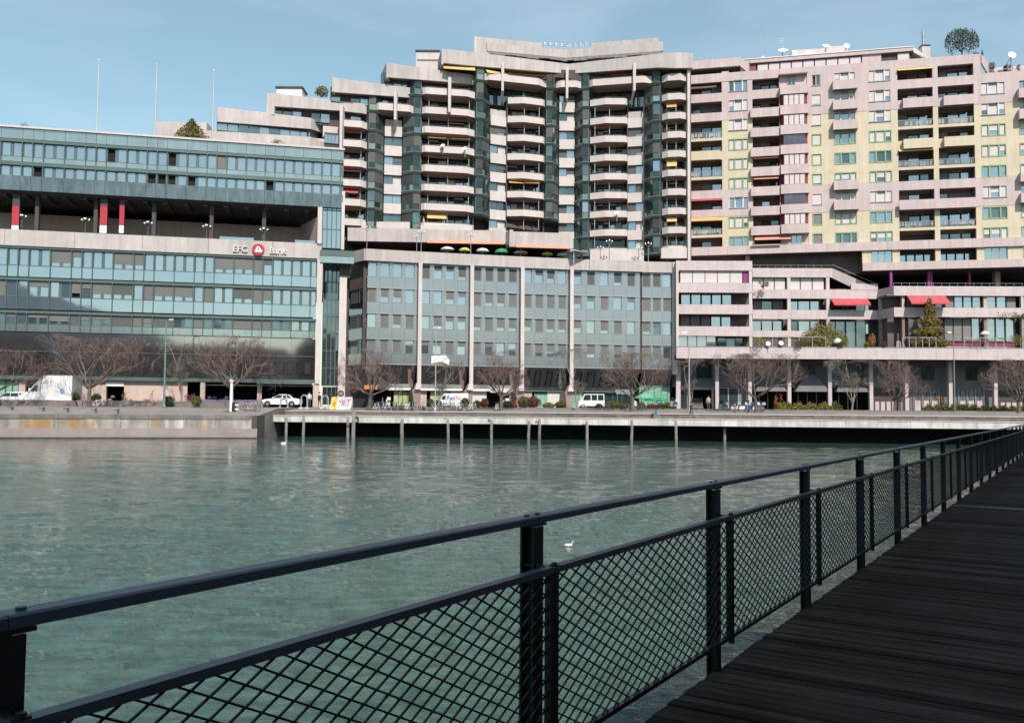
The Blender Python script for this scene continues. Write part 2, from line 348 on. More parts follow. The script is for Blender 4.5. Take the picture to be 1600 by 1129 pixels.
# ================================================================== SETTING: water, ground
def water():
    na, nr = 760, 760
    ang = np.linspace(R(-58), R(66), na); rad = 1.2*np.exp(np.linspace(0, math.log(130/1.2), nr))
    A, Rr = np.meshgrid(ang, rad); X = Rr*np.sin(A); Y = Rr*np.cos(A); Z = np.zeros_like(X)
    rs = np.random.RandomState(3)
    for i in range(75):
        short = i < 34
        lam = (.13*math.exp(rs.uniform(0,1)*math.log(.5/.13))) if short else .5*math.exp(rs.uniform(0,1)*math.log(4.2/.5))
        th = rs.normal(1.45,.7 if short else .5); k = 2*math.pi/lam
        kx, ky = math.cos(th)*k, math.sin(th)*k; amp = (.0075*lam if short else .0030*lam**.9)
        fade = 1/(1+(Rr/(26 if short else lam*70))**3)
        ph = rs.uniform(0,6.28)+.9*np.sin(X*.31+i)+.9*np.sin(Y*.27+i*2.1)
        Z += amp*fade*np.sin(kx*X+ky*Y+ph)*(1+.5*np.sin(X*(.5+.1*(i%5))+i*1.7)*np.sin(Y*.43+i))
    patch = .75+.45*np.sin(X*.13+1.3*np.sin(Y*.05))*np.sin(Y*.11+.7*np.sin(X*.07))
    Z *= patch*(.22+.78/(1+(Rr/34)**2.5))
    co = np.stack([X.ravel(),Y.ravel(),Z.ravel()],1).astype(np.float32)
    i = np.arange(nr*na).reshape(nr,na); q = np.stack([i[:-1,:-1],i[:-1,1:],i[1:,1:],i[1:,:-1]],-1).reshape(-1,4)[:, ::-1]
    me = bpy.data.meshes.new('river_water'); me.vertices.add(len(co)); me.vertices.foreach_set('co', co.ravel())
    me.loops.add(q.size); me.loops.foreach_set('vertex_index', q.ravel().astype(np.int32)); me.polygons.add(len(q))
    me.polygons.foreach_set('loop_start', np.arange(0,q.size,4,dtype=np.int32)); me.polygons.foreach_set('use_smooth', np.ones(len(q),dtype=bool))
    me.update(); me.validate(); me.materials.append(MATS['water'])
    o = bpy.data.objects.new('river_water', me); C.objects.link(o); tag(o, 'rippled green river water', kind='structure')
    b = MB(); b.add([(-900,-600,-.14),(900,-600,-.14),(900,96,-.14),(-900,96,-.14)],[(0,1,2,3)]); o = b.build('water', 'water'); o['kind'] = 'structure'; o['label'] = 'river water beyond the rippled stretch'
water()
Q = Fac(403,92.5,1600,83); QL = Fac(0,82,403,87.2)
ZQ = 2.12
# promenade, in plan strips behind the quay edge
def ground():
    b = MB(); P = Q.pt; U1 = 95
    e = .0
    # lower walkway slab
    b.prism([P(e,-.3,ZQ-.5),P(U1,-.3,ZQ-.5),P(U1,-6,ZQ-.5),P(e,-6,ZQ-.5)][::1],[P(e,-.3,ZQ),P(U1,-.3,ZQ),P(U1,-6,ZQ),P(e,-6,ZQ)])
    o = b.build('promenade', 'paving'); tag(o, 'lower quay promenade of pale paving', kind='structure')
    # upper walk
    b = MB(); b.prism([P(.3,-4.45,.5),P(U1,-4.45,.5),P(U1,-12,.5),P(.3,-12,.5)],[P(.3,-4.45,2.63),P(U1,-4.45,2.63),P(U1,-12,3.05),P(.3,-12,3.05)])
    o = b.build('upper_promenade', 'paving'); tag(o, 'upper walk of the quay promenade', kind='structure')
    # left sloping ground behind the quay wall
    b = MB(); a0 = QL.pt(-60,-.4,2.16); a1 = QL.pt(QL.len,-.4,2.16); c1 = P(.5,-12,3.02); c0 = (-150,100,3.0); m0 = (-140,93,2.95); m1 = (a1[0]+.35,93.8,2.9)
    b.add([a0,a1,m1,m0,c1,c0],[(0,1,2,3),(3,2,4,5)]); o = b.build('sloping_ground', 'paving'); tag(o, 'sloping paved bank behind the quay wall', kind='structure')
    b = MB(); g = [(xat(300,95),95,2.62),(xat(362,95),95,2.64),(xat(357,99),99,2.93),(xat(312,99),99,2.92)]
    g = [(xat(308,89.3),89.3,2.44),(xat(360,89.3),89.3,2.44),(xat(358,93),93,2.87),(xat(312,93),93,2.87)]
    b.prism([(x,y,z-.5) for x,y,z in g],[(x,y,z+.05) for x,y,z in g]); o = b.build('grass_patch','grass'); tag(o,'strip of green grass beside the white lamp post',kind='structure')
    b = MB(); dn = lambda p:(p[0],p[1],-.5); b.add([a1,m1,c1,dn(c1),dn(m1),dn(a1)],[(0,1,4,5),(1,2,3,4)]); o = b.build('ramp_wall','quay_stone'); tag(o,'grey retaining face where the sloping bank meets the quay walkway',kind='structure')
    # street
    b = MB(); b.add([(-400,101,3.06),(P(.5,-12,0)[0],P(.5,-12,0)[1],3.06),(P(U1,-12,0)[0],P(U1,-12,0)[1],3.06),(500,100,3.06),(500,900,3.06),(-400,900,3.06)],[(0,1,2,3,4,5)])
    o = b.build('street','asphalt'); tag(o,'asphalt street along the river',kind='structure')
    b = MB(); b.add([(-4000,700,2.9),(4000,700,2.9),(4000,5000,2.9),(-4000,5000,2.9)],[(0,1,2,3)]); o = b.build('ground','asphalt'); o['kind']='structure'
ground()
# quay edge on piles, stone walls
def quay():
    t = thing('quay_walkway','long white concrete quay edge carried over the water on piles','quay', Q.pt(0,0,0))
    L_ = Q.len+25; n = 34
    for i in range(n):
        a = L_*i/n; c = L_*(i+1)/n-.02
        quick('fascia_panel',Q,a,c,1.52,ZQ+.02,-.3,rng.uniform(-.01,.02),'quay_white',t)
    quick('coping',Q,0,L_,ZQ+.02,ZQ+.09,-.7,.05,'concrete_clean',t)
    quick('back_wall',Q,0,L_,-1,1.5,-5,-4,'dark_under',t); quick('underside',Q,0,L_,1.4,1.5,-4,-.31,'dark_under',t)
    t = thing('terrace_wall','low stepped wall of brown stone blocks along the back of the walkway','wall', Q.pt(6,-4,ZQ))
    # individually laid blocks, two courses
    u = 1; L_ = Q.len+20
    for row in range(2):
        u = 1
        while u < L_:
            w_ = rng.uniform(.8,1.25)
            quick('stone_block',Q,u,u+w_-.02,ZQ+.005+row*.25,ZQ+.245+row*.25,-4.44,-4.2+rng.uniform(-.02,.02),'quay_stone' if rng.random()<.55 else 'quay_pink',t)
            u += w_
    quick('coping',Q,1,L_,2.61,2.68,-4.6,-4.12,'concrete_clean',t)
    t = thing('planter_wall','long low wall of reddish stone below the street shrubs','wall', Q.pt(8,-11.5,2.75))
    u = 8
    while u < L_:
        w_ = rng.uniform(1.6,2.3)
        quick('stone_block',Q,u,u+w_-.03,2.7,3.2+rng.uniform(-.015,.015),-12.1,-11.7+rng.uniform(-.02,.02),'quay_pink',t); u += w_
    # left wall
    t = thing('quay_wall','old quay wall with orange lichen and white stains, dropping to the water','wall', QL.pt(0,0,0))
    u = -50
    while u < QL.len-.1:
        w_ = min(rng.uniform(2.2,3.2), QL.len-u); 
        quick('wall_block',QL,u,u+w_-.02,.93,1.8,-.6,rng.uniform(-.02,.02),'lichen_wall',t)
        quick('parapet_block',QL,u,u+w_-.02,1.8,2.19,-.6,.06+rng.uniform(-.01,.01),'quay_stone',t); u += w_
    def foot(b):
        P = QL.pt; b.hexa([P(-50,1.0,-1),P(QL.len,1.0,-1),P(QL.len,-.3,-1),P(-50,-.3,-1),P(-50,.35,.93),P(QL.len,.35,.93),P(QL.len,-.3,.93),P(-50,-.3,.93)])
        b.hexa([P(-50,1.25,-1),P(QL.len,1.25,-1),P(QL.len,1.0,-1),P(-50,1.0,-1),P(-50,1.25,.16),P(QL.len,1.25,.16),P(QL.len,.7,.3),P(-50,.7,.3)])
    part('footing','footing',t,foot)
    P = QL.pt; x1,y1,_ = P(QL.len,0,0)
    mat('algae',(.035,.045,.03),.6,var=.4,scale=2); quick('algae_line',QL,-50,QL.len-.01,-.2,.11,1.25,1.262,'algae',t)
    part('side_wall','dark_wall',t,lambda b: b.box(x1-.5,x1+.02,y1-.3,Q.pt(0,0,0)[1]+2,-1,2.17))
    # thin rusty ladder pole leaning from the corner
    o = part('ladder_rail','pole_grey',None,lambda b:(b.tube([onz(407,656,1.7),ony(422,674,91.8),ony(419,679,91.8)],.05,6),b.tube([ony(404,656,92),ony(417,676,91.5)],.04,6)))
    tag(o,'thin bent metal handrail dropping to the water at the wall corner','handrail')
    # planter wall by lamps (left)
    t = Fac(-70,94.2,412,98.5)
    b = thing('flower_planter','pale low planter wall with violet flowers on top','planter', t.pt(0,0,3)); 
    u_ = 0
    while u_ < t.U(411,630)-.1:
        e_ = min(u_+2.4,t.U(411,630)); quick('wall_block',t,u_,e_-.02,2.7,3.58+rng.uniform(-.012,.012),-.6,rng.uniform(-.02,.02),'quay_stone' if rng.random()<.4 else 'quay_pink',b); u_ = e_
    def fl(m):
        for i in range(500):
            u = rng.uniform(t.U(310,630),t.U(409,630)); z = 3.58+rng.uniform(0,.18); d = rng.uniform(-.55,-.05); p = t.pt(u,d,z)
            m.add([(p[0]-.06,p[1],p[2]-.05),(p[0]+.06,p[1]-.03,p[2]-.05),(p[0]+.04,p[1],p[2]+.07)],[(0,1,2)])
    mat('violet',(.22,.17,.34),.8,var=.3,scale=5); part('flowers','violet',b,fl,kind='stuff')
quay()
piles = [(447,652,683,2.0,'short'),(474,648,683,0,''),(543,652,686,0,''),(552,640,687,0,''),(628,654,685,0,''),(700,655,686,0,''),(721,657,686,0,''),(768,655,686,0,''),(826,657,687,0,''),(843,655,687,0,''),(917,657,688,0,''),(987,656,689,0,''),(1056,657,690,0,''),(1132,658,690,0,'')]
for i,(px,yt,yb,_,_2) in enumerate(piles):
    base = onz(px,yb,0); zt = ony(px,yt,base.y).z
    lab = ['leftmost leaning mooring pile, rust red at the waterline','second pile from the left against the white quay edge','stubby pile just left of the tall one below the advertising board','tallest wooden pile, rising above the quay below the board','thick pale pile under the bicycle row','pile left of the close pair below the shrubs','short pile right beside a taller one, middle of quay','slender pile between two pairs of piles','short dark topped pile of the pair right of centre','taller pile of the pair right of centre','pile below the pickup and tree right of centre','pile below the green parasols','pile below the walker in black','rightmost single pile standing clear of the bridge'][i]
    b = MB(); r = .19 if px in (552,628) else .15; j = lambda: rng.uniform(-.03,.03)
    b.tube([(base.x,base.y,-.8),(base.x+j(),base.y,.35),(base.x+j(),base.y,1.2),(base.x+j(),base.y,zt)],[r*1.05,r,r*.95,r*.85],9); b.smooth=True
    b.lathe([(r*.85,0),(r*.6,.05),(0.01,.06)],(b.v[-9][0]-r*.85,base.y,zt),9)
    o = b.build('mooring_pile','pile_wood'); tag(o,lab,'pile','wooden piles along the quay edge')
# surroundings behind the camera (seen in the glass), and the building that shades the bridge
def behind():
    for k,(d,h,m) in enumerate(((900,58,'hill'),(2600,330,'hill'))):
        b = MB(); n = 90; prev = None; top = []; 
        for i in range(n+1):
            a = math.pi+ (i/n-.5)*math.pi*1.1; hh = h*(.55+.45*math.sin(i*.13+k)+.12*math.sin(i*.7)+.05*math.sin(i*2.3)); hh = max(hh,h*.35)
            top.append((math.sin(a)*d, math.cos(a)*d, hh))
        v = []; f = []
        for i,(x,y,z) in enumerate(top): v += [(x*.8,y*.8,-1),(x,y,z),(x*1.5,y*1.5,-1)]
        for i in range(n): f += [(3*i,3*i+1,3*i+4,3*i+3),(3*i+1,3*i+2,3*i+5,3*i+4)]
        b.add(v,f); o = b.build('hills',m); tag(o,['low wooded hills behind the viewer','far mountain ridge behind the viewer'][k],kind='structure')
    labs = ['long stone town house row on the near bank','tall mansard building on the near bank','square office on the near bank','pale hotel on the near bank','narrow corner house on the near bank','wide bank house on the near bank','brown block on the near bank']
    x = -230
    for i,l in enumerate(labs):
        w_ = rng.uniform(40,75); h = rng.uniform(17,24); t = thing('riverside_building', l+', out of view behind the camera','building',(x+w_/2,-78,0))
        part('wall',('city','off_white','city','concrete','city','off_white','city')[i],t,lambda b:b.box(x,x+w_-2,-90,-66,-1,h)); 
        def rf(b): b.prism([(x,-90,h),(x+w_-2,-90,h),(x+w_-2,-66,h),(x,-66,h)],[(x+3,-85,h+4),(x+w_-5,-85,h+4),(x+w_-5,-71,h+4),(x+3,-71,h+4)])
        part('roof','dark_wall',t,rf)
        def wn(b):
            xx = x+2
            while xx < x+w_-5:
                z = 3
                while z < h-3: b.box(xx,xx+1.3,-66,-65.9,z,z+1.9); z += 3.4
                xx += 3
        part('windows','glass_dark',t,wn); x += w_+2
behind()
BD = Vector((math.sin(math.atan(890/F)), math.cos(math.atan(890/F)))); BN = Vector((BD.y,-BD.x))  # along bridge, to its right
BRZ = -math.atan2(BD.x,BD.y)     # rotation so local +Y runs along the bridge
def bp(t, r, z): q = BD*t+BN*r; return (q.x,q.y,z)
def machine_house():
    t = thing('waterside_building','long waterside building shading the footbridge, out of view to the right','building', bp(0,2.7,1))
    H = 8.1
    def wl(b):
        b.prism([bp(-40,2.75,-1),bp(-40,14,-1),bp(62,14,-1),bp(62,2.75,-1)][::-1],[bp(-40,2.75,H),bp(-40,14,H),bp(62,14,H),bp(62,2.75,H)][::-1])
    part('wall','concrete',t,wl)
    def rf(b):
        b.prism([bp(-40.5,2.4,H),bp(-40.5,14.4,H),bp(62.5,14.4,H),bp(62.5,2.4,H)][::-1],[bp(-40.5,2.4,H+.35),bp(-40.5,14.4,H+.35),bp(62.5,14.4,H+.35),bp(62.5,2.4,H+.35)][::-1])
    part('roof','dark_wall',t,rf)
    for i in range(22):
        a = -38+i*4.5
        part('window','glass_dark',t,lambda b:b.prism([bp(a,2.70,3.2),bp(a,2.8,3.2),bp(a+1.8,2.8,3.2),bp(a+1.8,2.70,3.2)][::-1],[bp(a,2.70,7.5),bp(a,2.8,7.5),bp(a+1.8,2.8,7.5),bp(a+1.8,2.70,7.5)][::-1]))
machine_house()
# ================================================================== FOOTBRIDGE
DZ = 1.5; SP = 2.06; T0 = (3053/1675-1.84*BD.x)/BD.y   # first visible post distance along the bridge
EDGE = -1.80
def bridge():
    rt = thing('footbridge','dark timber footbridge with mesh railing running to the right','bridge',(0,0,DZ), BRZ)
    # local frame: x = to the right of the bridge, y = along it
    pitch = .102; w0 = .091; protos = []
    for k in range(5):
        b = MB(); n = 12; xs = [EDGE-.02+rng.uniform(-.008,.008)]+[EDGE+(2.62-EDGE)*i/n for i in range(1,n)]+[2.62]
        for i in range(n):
            j = lambda: rng.uniform(-.0025,.0025)
            b.hexa([(xs[i],0,-.045),(xs[i+1],0,-.045),(xs[i+1],w0,-.045),(xs[i],w0,-.045),(xs[i],0,0),(xs[i+1],0,0),(xs[i+1],w0,0),(xs[i],w0,0)])
        me = None; protos.append(b)
    meshes = []
    for k,b in enumerate(protos):
        o = b.build('plank','deck_wood',rt,local=True); meshes.append(o.data); bm = bmesh.new(); bm.from_mesh(o.data); bmesh.ops.remove_doubles(bm, verts=bm.verts, dist=.0005)
        kill = [f for f in bm.faces if abs(f.normal.x) > .9 and min(v.co.x for v in f.verts) > EDGE+.1 and max(v.co.x for v in f.verts) < 2.5]; bmesh.ops.delete(bm, geom=kill, context='FACES_ONLY')
        e = [ed for ed in bm.edges if abs(ed.verts[0].co.x-ed.verts[1].co.x) > .1 and ed.verts[0].co.z > -.01 and len(ed.link_faces)==2 and ed.calc_face_angle(0)>.5]
        bmesh.ops.bevel(bm, geom=e, offset=.004, segments=1, affect='EDGES'); bm.to_mesh(o.data); bm.free(); bpy.data.objects.remove(o)
    y = 1.9; i = 0
    y0 = -1.5; far = []
    while i < 300:
        o = bpy.data.objects.new('plank', meshes[rng.randrange(5)]); C.objects.link(o); o.parent = rt
        o.location = (rng.uniform(-.005,.005), y0+1.6+i*pitch, rng.uniform(-.004,.004)); o.rotation_euler = (rng.uniform(-.01,.01),rng.uniform(-.0006,.0006),rng.uniform(-.0012,.0012)); i += 1
    ye = y0+1.6+300*pitch
    b = MB(); n2 = int((103-ye)/pitch)
    for k in range(n2): z = rng.uniform(-.004,.003); b.box(EDGE+rng.uniform(-.02,.02),2.62,ye+k*pitch,ye+k*pitch+w0,-.045,z)
    for k in range(60): z = rng.uniform(-.004,.003); b.box(EDGE,2.62,y0+1.5-(k+1)*pitch,y0+1.5-(k+1)*pitch+w0,-.045,z)
    b.build('far_planks','deck_wood',rt,local=True,kind='stuff')
    part('joint_strip','rail_sky_tint',rt,lambda b:b.box(EDGE+.02,2.62,16.05,16.17,-.01,.012),local=True)
    for x in (EDGE+.15,.3,2.4): part('beam','rail_metal',rt,lambda b:b.box(x-.1,x+.1,-8,103,-.45,-.05),local=True)
    for yy in range(2,100,8):
        for x in (EDGE+.3, 2.2): part('pier','dark_under',rt,lambda b:b.tube([(x,yy+.5,-3),(x,yy+.5,-.45)],.14,8),local=True)
    # railing
    RX = -1.84; PT = 1.07
    yp = [T0+SP*k for k in range(-1,49)]
    b = MB()   # post: two flat plates with a web, foot bolted outside the deck
    b.box(-.032,-.022,-.036,.036,-.35,PT-.03); b.box(.022,.032,-.036,.036,-.35,PT-.03); b.box(-.022,.022,-.005,.005,-.35,PT-.035); b.box(-.036,.036,-.055,.055,PT-.026,PT-.017)
    for z in (PT-.1,PT-.1,): 
        for yy in (-.022,.022): b.tube([(.032,yy,z-.09),(.042,yy,z-.09)],.011,6)
    p0 = b.build('railing_post','rail_metal',rt,local=True); p0.location = (RX,yp[0],0)
    # panel meshes
    W = SP-.004; z0, z1 = .20, .90
    b = MB(); b.box(-.022,.018,0,W,z1-.024,z1,1); b.box(-.012,.012,0,W,z0,z0+.022); b.box(-.014,.014,0,.028,z0-.03,z1+.006); b.box(-.014,.014,W-.028,W,z0-.01,z1-.028)
    b.tube([(0,.014,z1+.006),(0,.014,z1+.013)],.011,8); b.box(-.13,.0,.002,.026,z1-.012,z1-.002)
    fr = b.build('railing_panel',['rail_metal','rail_sky_tint'],rt,local=True)
    # woven wires
    b = MB(); cw, ch = .107, .0535; ya, yb, za, zb = .028, W-.028, z0+.022, z1-.028; sl = ch/cw
    def wire(sgn):
        c = -3.0
        k = 0
        while True:
            zc = za - sl*(yb-ya)*1.0 + k*ch*1.0
            if zc > zb + sl*(yb-ya): break
            # line z = zc + sgn*sl*(y-ya) ; clip
            pts = []
            if sgn > 0: yA = max(ya, ya+(za-zc)/sl); yB = min(yb, ya+(zb-zc)/sl)
            else: yA = max(ya, ya+(zc-zb)/sl); yB = min(yb, ya+(zc-za)/sl)
            if yB > yA+.01:
                p = (.0022*sgn,yA,zc+sgn*sl*(yA-ya)); q = (.0022*sgn,yB,zc+sgn*sl*(yB-ya)); b.tube([p,q],.0039,4,cap=False)
            k += 1
    wire(1); wire(-1)
    wm = b.build('wire_mesh','rail_metal',fr,local=True,kind='stuff')
    fr.location = (RX+.11,yp[0]-.028,0)
    b = MB(); b.smooth=False
    hw = .032
    b.prism([(-hw,0,PT-.016),(hw,0,PT-.016),(hw,0,PT+.008),(hw-.006,0,PT+.013),(-hw+.006,0,PT+.013),(-hw,0,PT+.008)],[(-hw,SP-.002,PT-.016),(hw,SP-.002,PT-.016),(hw,SP-.002,PT+.008),(hw-.006,SP-.002,PT+.013),(-hw+.006,SP-.002,PT+.013),(-hw,SP-.002,PT+.008)])
    for yy in (.04,SP-.04): b.tube([(0,yy,PT+.013),(0,yy,PT+.020)],.011,8)
    hr = b.build('handrail','rail_sky_tint',rt,local=True); hr.location = (RX+.0,yp[0],0)
    for k,y in enumerate(yp[1:]):
        for src,off in ((p0,(RX,0)),(hr,(RX,0))):
            c = src.copy(); C.objects.link(c); c.parent = rt; c.location = (off[0],y,0)
        if True:
            c = fr.copy(); C.objects.link(c); c.parent = rt; c.location = (RX+.11,y-.028,0)
            d = wm.copy(); C.objects.link(d); d.parent = c
bridge()
mat('emblem_blue', (.22,.32,.5),.5,var=.05)
# ================================================================== BANK BUILDING (left)
A = Fac(0,99,500,106.5)
def z0(y): return A.Z(0,y)
def bank():
    t = thing('bank_building','long green glass bank building with an open terrace level at left','building', A.pt(20,0,3.05))
    uL = A.U(-110,500); uR = A.U(495,450); uRR = A.U(537,260)
    un = (A.U(485,450)-A.U(10,450))/30.0; ub = A.U(10,450)
    def bays(off, umin, umax):
        u = ub+off*un-12*un; i = 0; seq = (1,1,2,2); res = []
        while u < umax-.3:
            w_ = un*seq[i%4]
            if u+w_ > umin+.2: res.append((max(u,umin), min(u+w_,umax), seq[i%4]))
            u += w_; i += 1
        return res
    # cores
    part('core_wall','dark_wall',t,lambda b:(b.fb(A,uL,uR-.4,z0(592),z0(384),-14,-.45), b.fb(A,uL,uRR-.05,z0(296.5),z0(197.5),-16,-.45)))
    # upper block fascia, rows and apron
    n = 0; bu = bays(1,uL,uRR)
    zf0, zf1 = z0(214.7), z0(198.2)
    for (a,c,k) in bays(1,uL,uRR): 
        if k==2: quick('fascia_panel',A,a,c-.03,zf0,zf1,-.45,rng.uniform(-.005,.01),'sea_glass_panel',t)
        else: quick('fascia_panel',A,a,c-.03,zf0,zf1,-.45,rng.uniform(-.005,.01),'sea_glass_panel',t)
    quick('roof_edge',A,uL,uRR+.1,zf1,zf1+.22,-16,.25,'concrete_clean',t)
    def rows(spec, bs, who, cover):
        for ri,(yt,yw,yb,pm,sm,bm) in enumerate(spec):
            zt, zw, zb = z0(yt), z0(yw), z0(yb)
            quick('transom',A,bs[0][0],bs[-1][1],zt,zt+.3,-.45,.12,'green_metal',t)
            [quick('mullion',A,a-.04,a+.04,zb,zt-.002,-.45,.1,'green_metal',t) for (a,c,k) in bs]
            for (a,c,k) in bs:
                r = rng.random(); bl = 0
                if r < cover: bl = rng.choice((.35,.55,.7,.75,1.0,1.0))
                op = rng.random() < (.13 if who=='u' else .04)
                window(A,a+.05,c-.05,zw,zt-.01,-.2,t,'green_metal',rng.choice((pm,pm,'glass')),n=k,t=.09,gap=.34,blind=bl,bm='blind' if rng.random()<.8 else 'blind_dark',opened=op)
                quick('spandrel_panel',A,a+.05,c-.05,zb,zw-.02,-.45,-.03+rng.uniform(-.006,.006),sm,t)
    rows([(220,243,250.5,'glass','sea_glass_panel',0),(256.5,273.5,275,'glass','sea_glass_panel',0)],bu,'u',.12)
    quick('transom',A,uL,uRR,z0(252.6),z0(250.6),-.45,.12,'green_metal',t)
    P = A.pt
    for (a,c,k) in bu:   # slanting weathered apron, one sheet per bay
        part('apron_panel','weathered_metal',t,lambda b:b.hexa([P(a,.05,z0(295.4)),P(c-.03,.05,z0(295.4)),P(c-.03,-.4,z0(295.4)),P(a,-.4,z0(295.4)),P(a,.55,z0(275)),P(c-.03,.55,z0(275)),P(c-.03,-.4,z0(275)),P(a,-.4,z0(275))]))
    # lower block
    bl = bays(0,uL,uR)
    rows([(386.5,413.5,430.5,'glass','glass',0),(436.5,462,481.5,'glass','glass',0),(488,505,516.5,'glass_dark','sea_glass_panel',0)],bl,'l',.55)
    zp0, zp1 = z0(383), z0(358)
    u = uL
    while u < A.U(503,390)-.2:
        c = min(u+7.2,A.U(503,390)); quick('parapet_panel',A,u,c-.03,zp0,zp1,-.6,.25,'concrete',t); u = c
    quick('transom',A,uL,uR,z0(386.5)+.3,zp0,-.45,.12,'green_metal',t)
    # dark storeys
    u = uL
    while u < uR-.3:
        c = min(u+2.4,uR)
        quick('dark_panel',A,u,c-.02,z0(547),z0(517.8),-.45,.02+rng.uniform(-.006,.006),'bronze_glass',t)
        quick('dark_panel',A,u,c-.02,z0(585.8),z0(548),-.45,-.02+rng.uniform(-.012,.012),'bronze_glass',t); u = c
    quick('ledge',A,uL,uR,z0(548),z0(547),-.45,.12,'green_metal',t); quick('ledge',A,uL,uR,z0(592),z0(586),-.45,.2,'green_metal',t)
    for k in range(6): 
        a = A.U(408+k*13.5,565); window(A,a,a+.75,z0(577),z0(557),.03,t,'black_void','bronze_glass',n=1,t=.08,dep=.04)
    # terrace level: floor, back wall, soffit, columns with banners
    quick('terrace_floor',A,uL,uR,zp0+.3,zp0+.5,-13,-.6,'dark_wall',t)
    quick('terrace_wall',A,uL,A.U(470,350,-8),zp1-.6,A.Z(0,332,-8),-8.6,-8,'rose_wall',t)
    g = Fac(470,112.5,497,106.9,345); quick('terrace_wall',g,0,g.len,zp1-.6,A.Z(0,332,-8),-.5,0,'rose_wall',t)
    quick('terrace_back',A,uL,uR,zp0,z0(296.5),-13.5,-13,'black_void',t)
    quick('soffit',A,uL,uRR-.1,z0(297.5),z0(296.5),-14,-.4,'dark_wall',t)
    for px in (-40,58,150,241,331,413,): quick('column',A,A.U(px-3,330,-1.5),A.U(px+3,330,-1.5),zp0,z0(297),-2,-1.4,'dark_wall',t)
    for px in range(-20,480,31): quick('soffit_beam',A,A.U(px,300,-3),A.U(px+8,300,-3),z0(302),z0(297),-6,-1,'dark_wall',t)
    for px in (24.5,162,190.5):
        w_ = 5.5 if px<180 else 3.7
        c = quick('banner_column',A,A.U(px-w_,330,-.8),A.U(px+w_,330,-.8),zp0+.5,z0(299),-1.3,-.8,'dark_wall',t)
        u0,u1 = A.U(px-w_,330,-.75),A.U(px+w_,330,-.75)
        quick('banner',A,u0,u1,A.Z(px,352,-.75),A.Z(px,322,-.75),-.79,-.74,'red_cloth',c); quick('banner_foot',A,u0,u1,A.Z(px,364,-.75),A.Z(px,352.2,-.75),-.79,-.74,'white_paint',c)
    part('parapet_rail','glass',t,lambda b:(b.fb(A,A.U(344,380,-1),A.U(397,380,-1),zp1,zp1+.42,-.35,-.3),b.fb(A,A.U(461,380,-1),A.U(492,380,-1),zp1,zp1+.42,-.35,-.3)))
    # sign: EFG (emblem) Bank
    zs = A.Z(375,389.5,.3)
    text_part('EFG',1.02,'off_white',t,facM(A,A.U(375.5,389.5,.4),.36,zs),depth=.1)
    text_part('Bank',.98,'off_white',t,facM(A,A.U(434,392.5,.4),.36,A.Z(434,392.5,.4)),depth=.1)
    uc, zc = A.U(403.5,390,.45), A.Z(403.5,390,.45)
    def disc(b, r, d0, d1, n=28):
        b.prism([P(uc+r*math.cos(2*math.pi*i/n),d1,zc+r*math.sin(2*math.pi*i/n)) for i in range(n)][::-1],[P(uc+r*math.cos(2*math.pi*i/n),d0,zc+r*math.sin(2*math.pi*i/n)) for i in range(n)][::-1])
    e = part('sign_disc','red_cloth',t,lambda b:disc(b,.68,.25,.45))
    def tri(b):
        for q in ([(-.42,-.22),(-.3,-.3),(.06,.36),(-.1,.42)],[(-.06,.42),(.1,.38),(.5,-.18),(.36,-.3)],[(-.3,-.3),(.36,-.3),(.3,-.14),(-.3,-.14)],[(-.1,.1),(.02,.1),(-.1,-.1),(-.2,-.1)],[(.02,-.05),(.14,.12),(.2,.02),(.12,-.1)]):
            b.prism([P(uc+x,.5,zc+y) for x,y in q][::-1],[P(uc+x,.45,zc+y) for x,y in q][::-1])
    part('emblem','white_paint',e,tri)
    part('side_rim','red_paint',e,lambda b:disc(b,.72,.25,.34))
    # big end pillar and stair tower
    quick('end_pillar',A,A.U(495,450,.4),A.U(503.5,450,.4),z0(590),z0(384),-.6,.55,'concrete_clean',t)
    quick('end_pillar',A,A.U(496.5,340,.4),A.U(503.5,340,.4),zp1-.02,z0(296.5)-.05,-.6,.45,'concrete_clean',t)
    def glaz(px0,px1,yt,yb,d,n,m='glass',rows_=4):
        u0,u1 = A.U(px0,(yt+yb)/2,d),A.U(px1,(yt+yb)/2,d); zt,zb = A.Z((px0+px1)/2,yt,d),A.Z((px0+px1)/2,yb,d)
        for i in range(n):
            for j in range(rows_):
                a = u0+(u1-u0)*i/n; c = u0+(u1-u0)*(i+1)/n; e0 = zb+(zt-zb)*j/rows_; e1 = zb+(zt-zb)*(j+1)/rows_
                window(A,a,c,e0,e1,d-.1,t,'green_metal',m,t=.06,name='stair_window')
        quick('tower_core',A,u0,u1,zb,zt,d-3,d-.15,'dark_wall',t)
    glaz(504,533,299,388,-.3,4,'glass',3)
    quick('tower_pillar',A,A.U(533.5,340,.2),A.U(538.5,340,.2),A.Z(536,390,.2),A.Z(536,299,.2),-3,.25,'concrete_clean',t)
    quick('canopy',A,A.U(500,400,.6),A.U(553,400,.6),A.Z(525,411,.6),A.Z(525,401,.6),-4,.7,'sea_glass_panel',t)
    quick('canopy_rail',A,A.U(500,395,.6),A.U(553,395,.6),A.Z(525,400,.6),A.Z(525,391,.6),.55,.6,'green_metal',t)
    glaz(504,531,414,602,-2.5,4,'glass_dark',7)
    glaz(504,531,604,632,-2.6,4,'glass_bay',1)
    quick('tower_pillar',A,A.U(529.5,520,.3),A.U(541,520,.3),3.05,A.Z(535,432,.3),-2.5,-.4,'concrete_clean',t)
    quick('tower_head',A,A.U(529.5,520,.3),A.U(546,520,.3),A.Z(535,432,.3),A.Z(535,411,.3),-3.5,-.6,'dark_wall',t)
    # ground floor
    zg = z0(592); 
